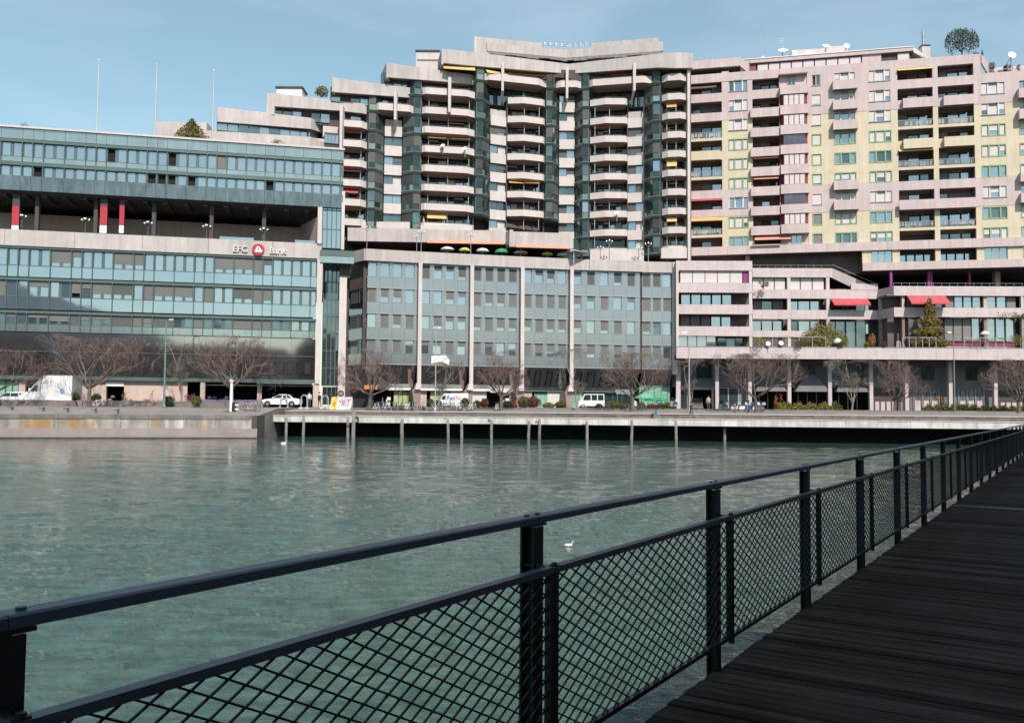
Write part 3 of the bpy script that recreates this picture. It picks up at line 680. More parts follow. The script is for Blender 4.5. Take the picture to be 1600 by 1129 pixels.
    def gw(x0,x1,m,d=-.3,yt=592,name='ground_wall'): quick(name,A,A.U(x0,610),A.U(x1,610),3.05,zg if yt==592 else A.Z((x0+x1)/2,yt),d-.5,d,m,t)
    gw(-110,-4,'rose_wall'); gw(28,38,'rose_wall'); gw(112,165,'rose_wall'); gw(193,292,'rose_wall'); gw(313,320.5,'rose_wall',.1); gw(402,409,'rose_wall',.1); gw(489,499,'rose_wall',.2)
    gw(165,193,'white_paint',-.2,592,'lintel') if False else None
    quick('lintel',A,A.U(165,600),A.U(193,600),A.Z(178,603),A.Z(178,596),-.7,-.2,'white_paint',t)
    for i in range(3): window(A,A.U(-4+i*10.6,610),A.U(-4+(i+1)*10.6,610),3.4,zg,-.5,t,'green_metal','shop_green',name='shop_window')
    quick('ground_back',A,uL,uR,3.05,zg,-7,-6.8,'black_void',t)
    quick('door_canopy',A,A.U(402,598),A.U(488,598),A.Z(440,600),A.Z(440,596.5),-.3,1.2,'green_metal',t)
    quick('light_strip',A,A.U(320,600),A.U(489,600),A.Z(400,602.5),A.Z(400,601.5),-.5,-.2,'off_white',t)
    for px in (378,386,418,426): quick('wall_lamp',A,A.U(px,616,-6.5),A.U(px+4,616,-6.5),A.Z(px,617,-6.5),A.Z(px,614,-6.5),-6.8,-6.7,rng.choice(('off_white','red_cloth')),t)
bank()
# ================================================================== OFFICE BUILDING (centre)
def office():
    t = thing('office_building','curved blue grey office building with tall white pillars, centre','building',(xat(800,131),131,3.05))
    ZT = [25.3,23.57]; rowt = [23.57-3.6*k for k in range(4)]; 
    segs = [(573,126,652,127.9,4),(657,128,733,129.7,4),(738,129.8,812,131.4,4),(817,131.5,889,132.9,4),(895,133,1000,134.4,5),(1003,134.7,1051,135.0,3)]
    for si,(pa,za,pb,zb,n) in enumerate(segs):
        f = CFac(pa,za,pb,zb,490); W = f.len; s = W/n
        quick('core_wall',f,-.5,W+.7,9.2,24.4,-12,-.5,'dark_wall',t); quick('core_wall',f,-.5,W+.7,5.8,9.2,-12,-3.0,'dark_wall',t)
        for r,zt in enumerate(rowt):
            for i in range(n):
                a = s*i; 
                bl = rng.choice((0,0,.35,.6,1,1,.75)); 
                if si==0 and r==0: bl = 0
                window(f,a+.12,a+.12+1.18,zt-2.0,zt-.08,-.28,t,'frame_grey',rng.choice(('glass','glass','glass_dark')) if si==5 else 'glass',t=.06,blind=bl if si!=2 or r>0 else 1,bm='blind' if r>0 else 'blind_dark')
                quick('pier_panel',f,a+1.32,a+s+.1 if i<n-1 else W,zt-2.05,zt-.02,-.5,-.06,'panel_blue',t)
                quick('spandrel_panel',f,a+.01,a+s-.01,zt-3.6+.02,zt-2.06,-.5,rng.uniform(-.01,.012),'panel_blue',t)
            quick('transom',f,0,W,zt-.06,zt+.04,-.4,.05,'frame_grey',t)
        # skirt and slanted bronze storey
        for i in range(n):
            quick('skirt_panel',f,s*i+.01,s*(i+1)-.01,9.5-.1,9.17 if False else 9.16,-.5,.01,'bronze_glass',t) if False else None
            P = f.pt; a = s*i+.01; c = s*(i+1)-.01; zb_ = 9.17
            pn = part('slanted_panel','bronze_glass',t,lambda b:b.hexa([P(a,-2.4,6.0),P(c,-2.4,6.0),P(c,-2.9,6.0),P(a,-2.9,6.0),P(a,-.1,zb_),P(c,-.1,zb_),P(c,-.6,zb_),P(a,-.6,zb_)]))
            if si in (3,4) :
                a2,c2 = a+.3,c-.45; zz0,zz1 = 6.5,8.7; dd = lambda z:(-2.4+(z-6)/(zb_-6)*2.3)
                part('pane','glass_dark',pn,lambda b:b.hexa([P(a2,dd(zz0)+.04,zz0),P(c2,dd(zz0)+.04,zz0),P(c2,dd(zz0)-.02,zz0),P(a2,dd(zz0)-.02,zz0),P(a2,dd(zz1)+.04,zz1),P(c2,dd(zz1)+.04,zz1),P(c2,dd(zz1)-.02,zz1),P(a2,dd(zz1)-.02,zz1)]))
                for k,(e0,e1) in enumerate(((a2,a2+.16),(c2-.16,c2))): part('pane_frame','black_void',pn,lambda b:b.hexa([P(e0,dd(zz0)+.12,zz0),P(e1,dd(zz0)+.12,zz0),P(e1,dd(zz0),zz0),P(e0,dd(zz0),zz0),P(e0,dd(zz1)+.12,zz1),P(e1,dd(zz1)+.12,zz1),P(e1,dd(zz1),zz1),P(e0,dd(zz1),zz1)]))
                for zc in (zz0,zz1): part('pane_frame','black_void',pn,lambda b:b.fb(f,a2,c2,zc-.08,zc+.08,dd(zc),dd(zc)+.12))
        quick('skirt',f,0,W,9.17,9.3,-.5,.06,'frame_grey',t)
        # parapet
        quick('parapet',f,-.35,W+.35,23.68,25.3,-.7,.45 if si<5 else .3,'concrete',t)
        quick('roof',f,-.4,W+.4,24.35,24.4,-9,-.7,'paving',t)
        # pillar at right end
        if si<4 or si==5:
            P = f.pt; u = W+.28 if si<4 else W+.25; h = .27 if si<5 else .36
            part('pillar','concrete_clean',t,lambda b:(b.hexa([P(u-h,.75,6.6),P(u+h,.75,6.6),P(u+h,.2,6.6),P(u-h,.2,6.6),P(u-h,.65,23.68),P(u+h,.65,23.68),P(u+h,-.1,23.68),P(u-h,-.1,23.68)]),
                 b.hexa([P(u-h-.35,.9,5.7),P(u+h,.9,5.7),P(u+h,-.8,5.7),P(u-h-.35,-.8,5.7),P(u-h-.1,.8,6.6),P(u+h,.8,6.6),P(u+h,-.1,6.6),P(u-h-.1,-.1,6.6)]) ) if si<4 else b.fb(f,u-h,u+h,6.8 if False else 8.4,25.25,-.1,.55))
        # foot piers and shopfronts
        if si<4:
            part('foot_pier','rose_wall' ,t,lambda b:b.hexa([P(W-.1,-.6,3.05),P(W+.7,-.6,3.05),P(W+.7,-2.4,3.05),P(W-.1,-2.4,3.05),P(W-.7,.6,5.7),P(W+.55,.6,5.7),P(W+.55,-2.4,5.7),P(W-.7,-2.4,5.7)]))
        quick('shop_back',f,-.5,W+.7,3.05,5.95,-8,-7.8,'dark_wall',t)
        shops = {0:(('dark',-.1,1.9),('open',2.1,3.6),('curt',4.3,7.0)),1:(('rose',-.0,1.4),('curt',1.9,4.8),('rose',5.0,6.6)),2:(('white',0,2.7),('dark',3.0,6.0),('rose',6.2,7)),3:(('rose',.4,2.0),('green',2.4,4.4),('pale',4.4,7.4)),4:(('green',.2,2.6),('teal',2.6,9.6)),5:(('tealw',0,4.8),)}[si]
        for kind,a,c in shops:
            c = min(c,W)
            if kind in ('rose','white','pale'): quick('shop_wall',f,a,c,3.05,5.75,-2.9,-2.4,{'rose':'rose_wall','white':'off_white','pale':'off_white'}[kind],t)
            elif kind=='curt': 
                w_ = window(f,a,c,3.2,5.5,-2.6,t,'dark_wall','shop_curtain',n=4,name='shop_window')
            elif kind=='green': window(f,a,c,3.2,5.4,-2.6,t,'off_white','shop_green',n=3,name='shop_window')
            elif kind=='teal':
                window(f,a,c,3.2,5.6,-2.6,t,'green_metal','glass_bay',n=5,name='shop_window')
            elif kind=='tealw': 
                quick('green_front',f,a,c,3.05,7.0,-2.3,-1.9,'shop_green',t); window(f,a+.3,c-.3,3.4,6.6,-1.88,t,'green_metal','shop_green',n=4,name='shop_window')
        if si<3: quick('shop_canopy',f,.2,W-.5,5.62,5.95,-2.4,-1.8,'white_paint',t)
        elif si<5: quick('shop_canopy',f,.2,W-.2,5.65,5.9,-2.4,-2.1,'green_metal',t)
        if si==3: quick('shop_frame',f,2.2,4.6,3.1,5.62,-2.38,-2.3,'off_white',t) if False else None
    quick('back_wall',CFac(530,140,1060,142,600),0,56,3.0,9,-1,0,'black_void',t); quick('gap_wall',CFac(532,131.5,576,131,500),0,4.6,3.05,23.6,-1,0,'dark_wall',t)
    # left recessed return
    f = CFac(545,130.5,571,126.4,490); W = f.len
    quick('core_wall',f,0,W,5.8,24.3,-4,-.5,'dark_wall',t)
    for zt in rowt:
        for i in range(2):
            window(f,.1+i*W/2,W/2*(i+1)-.1,zt-2.0,zt-.1,-.3,t,'bronze_glass','glass_dark',blind=rng.choice((0,1,.4)),bm='blind_dark')
        quick('spandrel_panel',f,0,W,zt-3.6,zt-2.05,-.5,-.05,'bronze_glass',t)
    g = CFac(553,128.5,572,126,400); quick('parapet',g,-.3,g.len+.2,23.68,25.3,-.7,.45,'concrete',t)
    quick('lower_wall',f,0,W,3.05,9.3,-1.5,-1,'dark_wall',t)
    return t
office()
# ================================================================== TERRACED BUILDING (right, low)
def terraced():
    t = thing('terraced_building','low terraced building of pink parapets over a column arcade, right','building',(xat(1330,132),132,3.05))
    LV = [25.3,22.0,18.8,15.55]; 
    C1 = CFac(1057,133.5,1176,133.2,480); C2 = CFac(1176,139.8,1372,139.2,480); C3 = CFac(1372,139.2,1397,135,480); C4 = CFac(1397,135,1680,134.2,480)
    def par(f,a,c,z1,h=1.42,m='pink_pale',th=.3,seg=3.0,d=0):
        u = a
        while u < c-.05:
            e = min(u+seg,c); quick('parapet_panel',f,u,e-.015,z1-h,z1,d-th,d,m,t); u = e
    # C1 block
    W = C1.len
    for k,z in enumerate(LV): par(C1,.2,W,z,1.42)
    for z in LV: quick('parapet_side',C1,W-.25,W,z-1.42,z,-6.5,-.3,'pink_pale',t)
    quick('floor_slab',C1,.2,W,23.75,23.9,-12,-.3,'pink_pale',t)
    quick('core_wall',C1,0,W,10.8,23.8,-13,-2.4,'loggia',t)
    quick('left_pier',C1,-.05,.3,11,25.3,-1,.1,'concrete_clean',t)
    for k in range(4):
        zt = LV[k]-1.42-.02; zb = (LV[k+1] if k<3 else 12.3)+.02
        if k==0: 
            for i in range(5): window(C1,.6+i*(W-2)/5,.6+(i+1)*(W-2)/5,zb,zt,-.5,t,'frame_magenta','glass',blind=1,bm='blind_white',t=.06)
            quick('magenta_panel',C1,W-1.3,W-.6,zb,zt,-.55,-.4,'purple',t); quick('inner_wall',C1,.2,W,zb,zt,-2.4,-.6,'dark_wall',t)
        elif k==3:
            for i in range(4): window(C1,.3+i*1.4,.3+(i+1)*1.4,zb,zt,-.5,t,'frame_magenta','glass',t=.06)
            quick('inner_wall',C1,.2,6.0,zb,zt,-2.3,-.6,'dark_wall',t)
            window(C1,6.5,10.5,zb-.5,zt,-2.3,t,'dark_wall','glass_dark',n=3)
        else:
            for i in range(5): window(C1,.9+i*1.55,.9+(i+1)*1.55-.1,zb-.5,zt,-2.3 if k!=1 else -1.6,t,'dark_wall','glass' if i>2 or k==1 else 'glass_dark',blind=1 if k==2 and i<3 else 0,bm='blind_grey')
        quick('corner_post',C1,W-.5,W-.05,zb,zt,-.45,-.05,'concrete_clean',t)
        quick('slab',C1,.3,W,LV[k]-1.42,LV[k]-1.25,-4,-.3,'soffit',t)
    # C2 run
    W = C2.len; us = lambda px:C2.U(px,470)
    par(C2,0,us(1301),LV[0]); par(C2,0,W,LV[1]); par(C2,0,W,LV[2]); par(C2,0,us(1300),LV[3],1.0)
    quick('core_wall',C2,-1,W+3,10.8,22.5,-12,-2.6,'loggia',t)
    quick('roof_deck',C2,0,us(1301),23.9,24.1,-11,-.3,'paving',t); quick('core_wall',C2,0,us(1296),20.7,24,-11,-1,'loggia',t)
    cols = [1233,1294]
    for px in cols:
        quick('column',C2,us(px)-.25,us(px)+.25,11.3,LV[0]-1.42,-.6,-.05,'concrete_clean',t)
    for k in range(3):
        zt = LV[k]-1.44; zb = LV[k+1]+.02
        x = 0
        edges = [0,us(1233)-.3,us(1294)-.3]+([us(1372)] if k>0 else [])
        for i in range(len(edges)-1):
            a,c = edges[i]+(.35 if i else .1),edges[i+1]-.1; n = max(2,int((c-a)/1.7)); s = (c-a)/n
            for j in range(n):
                window(C2,a+s*j+.03,a+s*(j+1)-.03,zb-.3,zt,-.7 if k==0 else -2.0,t,'frame_magenta' if k==0 else 'dark_wall','glass' if rng.random()<.5 else 'glass_dark',blind=1 if k==0 else rng.choice((0,0,1)),bm='blind_white' if k==0 else 'blind_grey',t=.06)
    # red awnings
    def awn(f,px0,px1,yt,yb,m,out=1.6,d=0):
        u0,u1 = f.U(px0,yt,d),f.U(px1,yt,d); za = f.Z((px0+px1)/2,yt,d); zb_ = f.Z((px0+px1)/2,yb,d+out); P=f.pt
        return part('awning',m,t,lambda b:(b.hexa([P(u0,d+out,zb_),P(u1,d+out,zb_),P(u1,d+out-.05,zb_-.02),P(u0,d+out-.05,zb_-.02),P(u0,d+.05,za),P(u1,d+.05,za),P(u1,d-.02,za-.06),P(u0,d-.02,za-.06)]),b.fb(f,u0,u1,zb_-.25,zb_,d+out-.02,d+out)))
    awn(C2,1298,1355,466.5,474.5,'awning_red',1.5)
    # stair ramp from upper deck
    P = C2.pt; a,c = us(1301),us(1356)
    part('stair_parapet','pink_pale',t,lambda b:b.hexa([P(a,-.3,25.3-1.42),P(c,-.3,22.6-1.3),P(c,-.6,22.6-1.3),P(a,-.6,25.3-1.42),P(a,0,25.3),P(c,0,22.9),P(c,-.3,22.9),P(a,-.3,25.3)]))
    part('stair_rail','grey_paint',t,lambda b:b.tube([P(a,-.1,25.9),P(c,-.1,23.5),P(us(1372),-.1,22.8)],.05,5))
    par(C2,us(1330),us(1372),22.9,.95,d=.05)
    # C3 + C4
    for f in (C3,C4):
        W = f.len
        for z in (LV[1],LV[2]): par(f,0,W,z)
        quick('core_wall',f,-.2 if f is C4 else 0,W+.2,10.8,21,-12,-2.2,'loggia',t)
    uc = lambda px:C4.U(px,470)
    for k in (1,2):
        zt = LV[k]-1.44; zb = (LV[k+1] if k<2 else 12.5)
        for a,c,n in ((uc(1418),uc(1476),3),(uc(1480),uc(1537),4),(uc(1545),uc(1592),3),(uc(1600),uc(1660),3)):
            s = (c-a)/n
            for j in range(n): window(C4,a+s*j+.04,a+s*(j+1)-.04,zb+(.05 if k==1 else 1.3),zt,-.9 if k==1 else -1.3,t,'dark_wall','glass' if rng.random()<.7 else 'glass_dark',t=.07,blind=rng.choice((0,0,.0,1)),bm='blind_grey')
            quick('inner_wall',C4,a,c,zb+.02 if k==1 else 11.2,zt,-2.3,-1.0 if k==1 else -1.4,'frame_magenta' if k==2 else 'dark_wall',t)
        for px in (1372,): quick('column',C3,0,.4,11.3,zt,-.5,-.05,'concrete_clean',t)
        quick('column',C4,uc(1411),uc(1415),11.3,zt,-.9,-.4,'rose_wall',t); quick('column',C4,uc(1539),uc(1544),11.3,zt,-.9,-.4,'rose_wall',t); quick('column',C4,uc(1596),uc(1600),11.3,zt,-.6,-.1,'concrete_clean',t)
        for j in range(3): window(C2,us(1310)+j*1.6+.1,us(1310)+(j+1)*1.6,zb+.1,zt-.1,-1.9,t,'dark_wall','glass_dark')
    awn(C4,1417,1477,462,472.5,'awning_red',1.6)
    # gallery deck with rail and purple columns
    quick('gallery_floor',C4,-1,C4.len,20.6,20.8,-12,-.3,'paving',t); quick('gallery_back',C4,-6,C4.len,20.8,24.9,-11.8,-11.5,'black_void',t)
    part('gallery_rail','grey_paint',t,lambda b:([b.fb(C4,u*1.2,u*1.2+.05,22,22.45,-.2,-.15) for u in range(int(C4.len/1.2))],b.fb(C4,0,C4.len,22.45,22.5,-.2,-.14)))
    part('gallery_rail','grey_paint',t,lambda b:([b.fb(C2,u*1.2,u*1.2+.05,25.3,25.75,-.2,-.15) for u in range(int(us(1301)/1.2))],b.fb(C2,0,us(1301),25.75,25.8,-.2,-.14)))
    for px,w_ in ((1402,4.5),(1462,4),(1466,3.5),(1527,4)): quick('purple_column',C4,uc(px)-.02*w_*2,uc(px)+.02*w_*2,20.8,24.75,-2.6,-2.2,'purple',t)
    quick('gallery_pier',C4,uc(1572),uc(1580),20.8,24.75,-4,-3,'rose_wall',t)
    for px in (1177,1233,1291): quick('gallery_pier',C2,us(px)-.3,us(px)+.3,24,27.8,-4,-3.4,'rose_wall',t)
    # continuous terrace band and arcade
    B = CFac(1057,132.2,1680,129.6,552); W = B.len
    u = 0
    while u < W:
        quick('terrace_panel',B,u,min(u+2.9,W)-.015,10.7,12.3,-.3,0,'pink_pale',t); u += 2.9
    quick('terrace_floor',B,0,W,11.0,11.25,-9,-.3,'paving',t); quick('arcade_soffit',B,0,W,10.7,10.95,-9,-.3,'dark_wall',t)
    quick('terrace_rail',B,0,W,12.3,12.5,-.2,-.12,'grey_paint',t)
    for px in (1060,1120.5,1172,1233.5,1297,1361.5,1417,1485.5,1556,1618,1665):
        u = B.U(px,600,-3.1); w_ = .48 if px not in (1060,) else .6
        quick('arcade_column',B,u-w_/2*1.1,u+w_/2*1.1,3.05,10.7,-3.8,-3.1,'rose_wall' if False else 'pink_pale',t)
    mat('arcade_grey',(.15,.145,.15),.8,var=.1,brick=(1.5,2.2,.02,.7))
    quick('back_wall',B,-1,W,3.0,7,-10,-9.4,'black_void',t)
    quick('arcade_wall',B,0,W,6.6,10.7,-5.4,-5,'arcade_grey',t)
    def ax(px): return B.U(px,600,-4.9)
    for x0,x1,n in ((1088,1112,2),(1247,1258,1),(1263,1274,1),(1340,1350,1),(1441,1450,1),(1452,1460,1),(1510,1528,2),(1575,1590,2)):
        window(B,ax(x0),ax(x1),7.9,9.9,-4.98,t,'dark_wall','glass_bay',n=n)
    # lower storey of arcade
    segs = [(1062,1118,'shop'),(1122,1170,'glass'),(1175,1230,'dark'),(1236,1294,'dark'),(1300,1358,'dark'),(1364,1414,'wall'),(1420,1482,'wall2'),(1490,1552,'wall2'),(1560,1612,'wall'),(1620,1660,'wall')]
    for x0,x1,k in segs:
        a,c = ax(x0),ax(x1)
        if k=='shop':
            quick('shop_frame',B,a,c,6.2,6.6,-5,-4.8,'grey_paint',t); window(B,a,a+1.2,3.1,6.2,-5,t,'pole_grey','glass_dark'); quick('shop_frame',B,c-.6,c-.3,3.1,6.2,-5,-4.8,'pole_grey',t)
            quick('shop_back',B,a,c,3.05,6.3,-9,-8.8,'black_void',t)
        elif k=='glass':
            for j in range(3): window(B,a+(c-a)*j/3,a+(c-a)*(j+1)/3,3.1,6.5,-5,t,'pole_grey','glass_dark',blind=.9 if j==2 else 0,bm='blind_grey')
        elif k=='dark':
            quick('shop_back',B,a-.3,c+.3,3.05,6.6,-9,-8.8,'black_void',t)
            for j in range(4): quick('door_frame',B,a+(c-a)*j/4,a+(c-a)*j/4+.12,3.05,6.1,-6.5,-6.4,'grey_paint',t)
            P = B.pt; m_ = (a+c)/2; hb = 2.6 if x0==1236 else 1.2
            part('awning','arcade_grey',t,lambda b:b.hexa([P(a+.2,-3.2,6.0),P(c-.2,-3.2,6.0),P(c-.2,-5,6.0),P(a+.2,-5,6.0),P(m_-(1.6 if hb>2 else 2.6)+.8 if hb>2 else a+.8,-4.4,6.0+hb),P(m_+.8 if hb>2 else c-.8,-4.4,6.0+hb),P(m_+.8 if hb>2 else c-.8,-5,6.0+hb),P(m_-.8 if hb>2 else a+.8,-5,6.0+hb)]))
        else:
            quick('arcade_lower_wall',B,a,c,3.05,6.6,-5.4,-5,'arcade_grey' if k=='wall2' else 'dark_wall',t)
            if k=='wall2':
                for j in range(3):
                    e = a+.9+j*1.25; quick('pink_panel',B,e,e+.8,3.05,4.8,-4.98,-4.93,'pink',t); window(B,e+.2,e+.7,5.0,6.2,-4.98,t,'grey_paint','glass' if j<2 else 'glass_dark',dep=.05)
                for j in range(4): quick('pilaster',B,a+.6+j*1.25,a+.75+j*1.25,3.05,6.6,-4.99,-4.85,'grey_paint',t)
            else:
                for j in range(6): quick('pink_panel',B,a+.3+j*.85,a+.9+j*.85,3.05,4.6,-4.98,-4.93,'pink',t)
    return t
terraced()
# ================================================================== APARTMENT TOWER (stepped, white parapets)
EZ = [(340,129),(428,130.5),(534,133.4),(573,134.2),(600,135),(657,136),(741,137.4),(765,138.5),(791,139.6),(850,140.6),(885,141.6),(922,140.6),(981,139.6),(1006,139),(1034,138),(1075,137.2),(1100,137)]
def ez(px):
    for (a,za),(b,zb) in zip(EZ,EZ[1:]):
        if a <= px <= b: return za+(zb-za)*(px-a)/(b-a)
    return EZ[0][1]
def Lz(k): return corr(48.34-2.9*k, 137.8)
def tower():
    t = thing('apartment_tower','stepped white concrete apartment tower with stacked balconies and dark green glass bays','building',(xat(800,140),140,20))
    def fac(a,b,py=250): return Fac(a,ez(a),b,ez(b),py)
    # cores behind the facade
    for a,b,k in ((340,428,3),(428,519,1),(519,602,0),(602,683,-1),(683,761,-2),(761,850,-3),(850,923,-3),(923,1035,-3),(1035,1077,-3)):
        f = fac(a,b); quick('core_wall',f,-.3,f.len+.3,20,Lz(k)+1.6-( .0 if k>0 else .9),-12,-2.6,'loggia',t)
    def band(pts, zt, h, th=.35, m='concrete', soffit=2.5, name='parapet', back=0):
        """pts: (px, py of the top edge, py of the bottom edge); every top point lies at height zt"""
        W = [onz(px,py,zt) for px,py,_ in pts]; ZB = [ony(px,pb,w_.y).z for (px,_,pb),w_ in zip(pts,W)]
        for (a,b),(za,zb_) in zip(zip(W,W[1:]),zip(ZB,ZB[1:])):
            tt = Vector((b.x-a.x,b.y-a.y)); ln = tt.length; tt.normalize(); nn = Vector((tt.y,-tt.x))
            if nn.y > 0: nn = -nn
            q = lambda u,d,z:(a.x+tt.x*u+nn.x*d, a.y+tt.y*u+nn.y*d, z)
            part(name,m,t,lambda b_:b_.hexa([q(0,0,za),q(ln,0,zb_),q(ln,-th,zb_),q(0,-th,za),q(0,0,zt),q(ln,0,zt),q(ln,-th,zt),q(0,-th,zt)]))
            if soffit: part('slab','soffit',t,lambda b_:b_.hexa([q(0,-th-.01,za+.1),q(ln,-th-.01,zb_+.1),q(ln,-soffit-th,zb_+.1),q(0,-soffit-th,za+.1),q(0,-th-.01,za+.3),q(ln,-th-.01,zb_+.3),q(ln,-soffit-th,zb_+.3),q(0,-soffit-th,za+.3)]))
            if back:
                class FF: pass
                f = FF(); f.pt = lambda u,d,z:(a.x+tt.x*u+nn.x*(d-back), a.y+tt.y*u+nn.y*(d-back), z)
                zl = zt-2.9-.1; zh = min(za,zb_)+.12; n = max(1,int(round(ln/1.45))); s_ = ln/n
                for i in range(n):
                    if rng.random() < (.95 if back < .7 else .62): window(f,s_*i+.02,s_*(i+1)-.02,zl-.25,zh-.02,0,t,'green_metal',rng.choice(('glass','glass','glass_dark')),t=.06,blind=0)
                b2 = MB(); b2.fb(f,0,ln,zl-.6,max(za,zb_)+.6,-.35,-.06); b2.build('recess_wall','dark_wall',t)
        return W
    # stepped top parapets
    band([(744,57.5,85),(846,67.5,86)],Lz(-5),0,.5,soffit=0); band([(924,67.5,88),(1029,59,80)],Lz(-5),0,.5,soffit=0)
    a = onz(743,57.5,Lz(-5)); part('end_wall','concrete_clean',t,lambda b:b.box(a.x-.2,a.x+.3,a.y,a.y+7,Lz(-5)-2.7,Lz(-5)+.02))
    a = onz(1029,59,Lz(-5)); part('end_wall','concrete',t,lambda b:b.hexa([(a.x,a.y,58),(a.x+1.2,a.y+3,58),(a.x+1.2,a.y+7,58),(a.x-.4,a.y+7,58),(a.x,a.y,Lz(-5)),(a.x+.6,a.y+3,Lz(-5)-.4),(a.x+.6,a.y+7,Lz(-5)),(a.x-.4,a.y+7,Lz(-5))]))
    W = band([(846,77,86),(885,80,88),(924,77,86)],Lz(-5)-1.6,0,.4,soffit=0)
    def lat(b):
        for p,q in ((W[0],W[1]),(W[1],W[2])):
            n = 9
            for i in range(n):
                c = p.lerp(q,i/n); d = p.lerp(q,(i+.55)/n)
                for z,o in ((Lz(-5)-.45,0),(Lz(-5)-.75,.5)): b.hexa([(c.x+o,c.y,z-.1),(d.x+o,d.y,z-.1),(d.x+o,d.y+.1,z-.1),(c.x+o,c.y+.1,z-.1),(c.x+o,c.y,z+.1),(d.x+o,d.y,z+.1),(d.x+o,d.y+.1,z+.1),(c.x+o,c.y+.1,z+.1)],1 if (i+int(o*2))%2 else 0)
                b.box(c.x,c.x+.06,c.y,c.y+.06,Lz(-5)-1.6,Lz(-5)-.4,1)
    part('roof_railing',['emblem_blue','off_white'],t,lat)
    band([(761,67,79.4),(886,78.3,90.5),(1036,64.8,79.4)],Lz(-4),0,.5,soffit=0)
    def wav(b):
        for a_,b_ in (((762,79.6),(886,90.7)),((886,90.7),(1034,79.6))):
            n = 14
            for i in range(n):
                f0,f1 = i/n,(i+1)/n; p0 = (a_[0]+(b_[0]-a_[0])*f0, a_[1]+(b_[1]-a_[1])*f0); p1 = (a_[0]+(b_[0]-a_[0])*f1, a_[1]+(b_[1]-a_[1])*f1)
                dr = 4.0+1.0*math.sin(i*1.1)+(i%3)*.4; Y = onz(p0[0],(67+11.3*f0 if a_[0]<800 else 78.3-13.5*f0),Lz(-4)).y-.15; c,d = ony(p0[0],p0[1],Y),ony(p1[0],p1[1],Y); c2,d2 = ony(p0[0],p0[1]+dr,Y-.5),ony(p1[0],p1[1]+dr,Y-.5)
                b.hexa([tuple(c2),tuple(d2),(d2.x,d2.y+.05,d2.z),(c2.x,c2.y+.05,c2.z),tuple(c),tuple(d),(d.x,d.y+.1,d.z),(c.x,c.y+.1,c.z)])
    part('folded_awning','arcade_grey',t,wav); rf_ = Fac(766,143,1032,143,80); quick('recess_wall',rf_,0,rf_.len,56,Lz(-4)+.15,-2,0,'black_void',t)  # wall behind the gap set near-black, its shade put into the colour
    def endw(px,py,z,hb,dx,dep=5):
        a = onz(px,py,z); part('end_wall','concrete',t,lambda b:b.hexa([(a.x-dx,a.y+dep,z-hb),(a.x,a.y+.01,z-hb+.3),(a.x+.3,a.y+.01,z-hb+.3),(a.x+.3,a.y+dep,z-hb),(a.x-dx,a.y+dep,z),(a.x,a.y+.01,z),(a.x+.3,a.y+.01,z),(a.x+.3,a.y+dep,z)]))
    band([(690,76.5,97.8),(730,80.5,102),(757,84,104.3),(889,100,115.2),(1028,84.2,105.5),(1056,82,106.4),(1083,83,106)],Lz(-3),0,.4,soffit=3.0); g_ = Fac(687,138.3,742,138.6,105); quick('recess_wall',g_,0,g_.len,Lz(-2)-1,Lz(-3)-.3,-1,0,'interior',t); [window(g_,.4+i*1.25,1.6+i*1.25,Lz(-2)-.2,Lz(-3)-2.2,.0,t,'green_metal','glass_dark') for i in range(4)]
    endw(690,76.5,Lz(-3),2.7,1.0)
    band([(604,98,120.5),(700,112,128),(735,116.5,131.5),(741,119,133)],Lz(-2),0,.35,soffit=1.5,back=1.5)
    endw(604,98,Lz(-2),2.6,1.6)
    band([(519,121,143.5),(640,137,152.5),(647,140.5,155)],Lz(-1),0,.35,soffit=1.2,back=1.2)
    endw(519,121,Lz(-1),2.4,.4)
    band([(428,145.5,166),(532,158,173),(566,161.5,177),(573,163,178.5)],Lz(0),0,.35,soffit=1.1,back=1.1)
    a = onz(428,145.5,Lz(0)); part('end_wall','concrete',t,lambda b:b.box(a.x-1.0,a.x+.1,a.y+.05,a.y+5,Lz(0)-3.2,Lz(0)))
    band([(340,167,190),(486,184.5,201.5),(508,195.5,208.5)],Lz(1),0,.3,soffit=.7,back=.55)
    band([(339,205,240),(485,214,240),(507,222,245)],Lz(2)-.5,0,.4,soffit=0)
    f = Fac(243,131,345,131.5,200); quick('low_wall',f,0,f.U(323,200),Lz(2)-3,f.Z(280,190.5),-5,0,'concrete',t); quick('low_wall',f,f.U(322,200),f.len,Lz(2)-3,f.Z(330,204),-5,-.1,'concrete',t)
    # ribbon windows of the left wing
    def ribbon(a,b,yt,yb,n,set_=1.0,bl=0):
        f = Fac(a,ez(a)+set_-2.0,b,ez(b)+set_-2.0,(yt+yb)/2); zt = f.Z((a+b)/2,yt); zb = f.Z((a+b)/2,yb); s = f.len/n
        for i in range(n): window(f,s*i,s*(i+1),zb,zt,0,t,'green_metal','glass',t=.06,blind=0)
        quick('inner_wall',f,0,f.len,zb-.5,zt+.3,-.3,-.05,'dark_wall',t)
    ribbon(508,528,184,194,3,3); ribbon(507,529,210.5,224.5,4,.8)
    f = fac(486,530); quick('wall_panel',f,0,f.len,Lz(2)-2.2,Lz(2)+.3,-1.5,-.3,'concrete_clean',t); quick('wall_panel',f,f.U(505,200),f.len,Lz(1)-2.3+.1,Lz(1)-.65,-1.5,-.3,'concrete_clean',t)
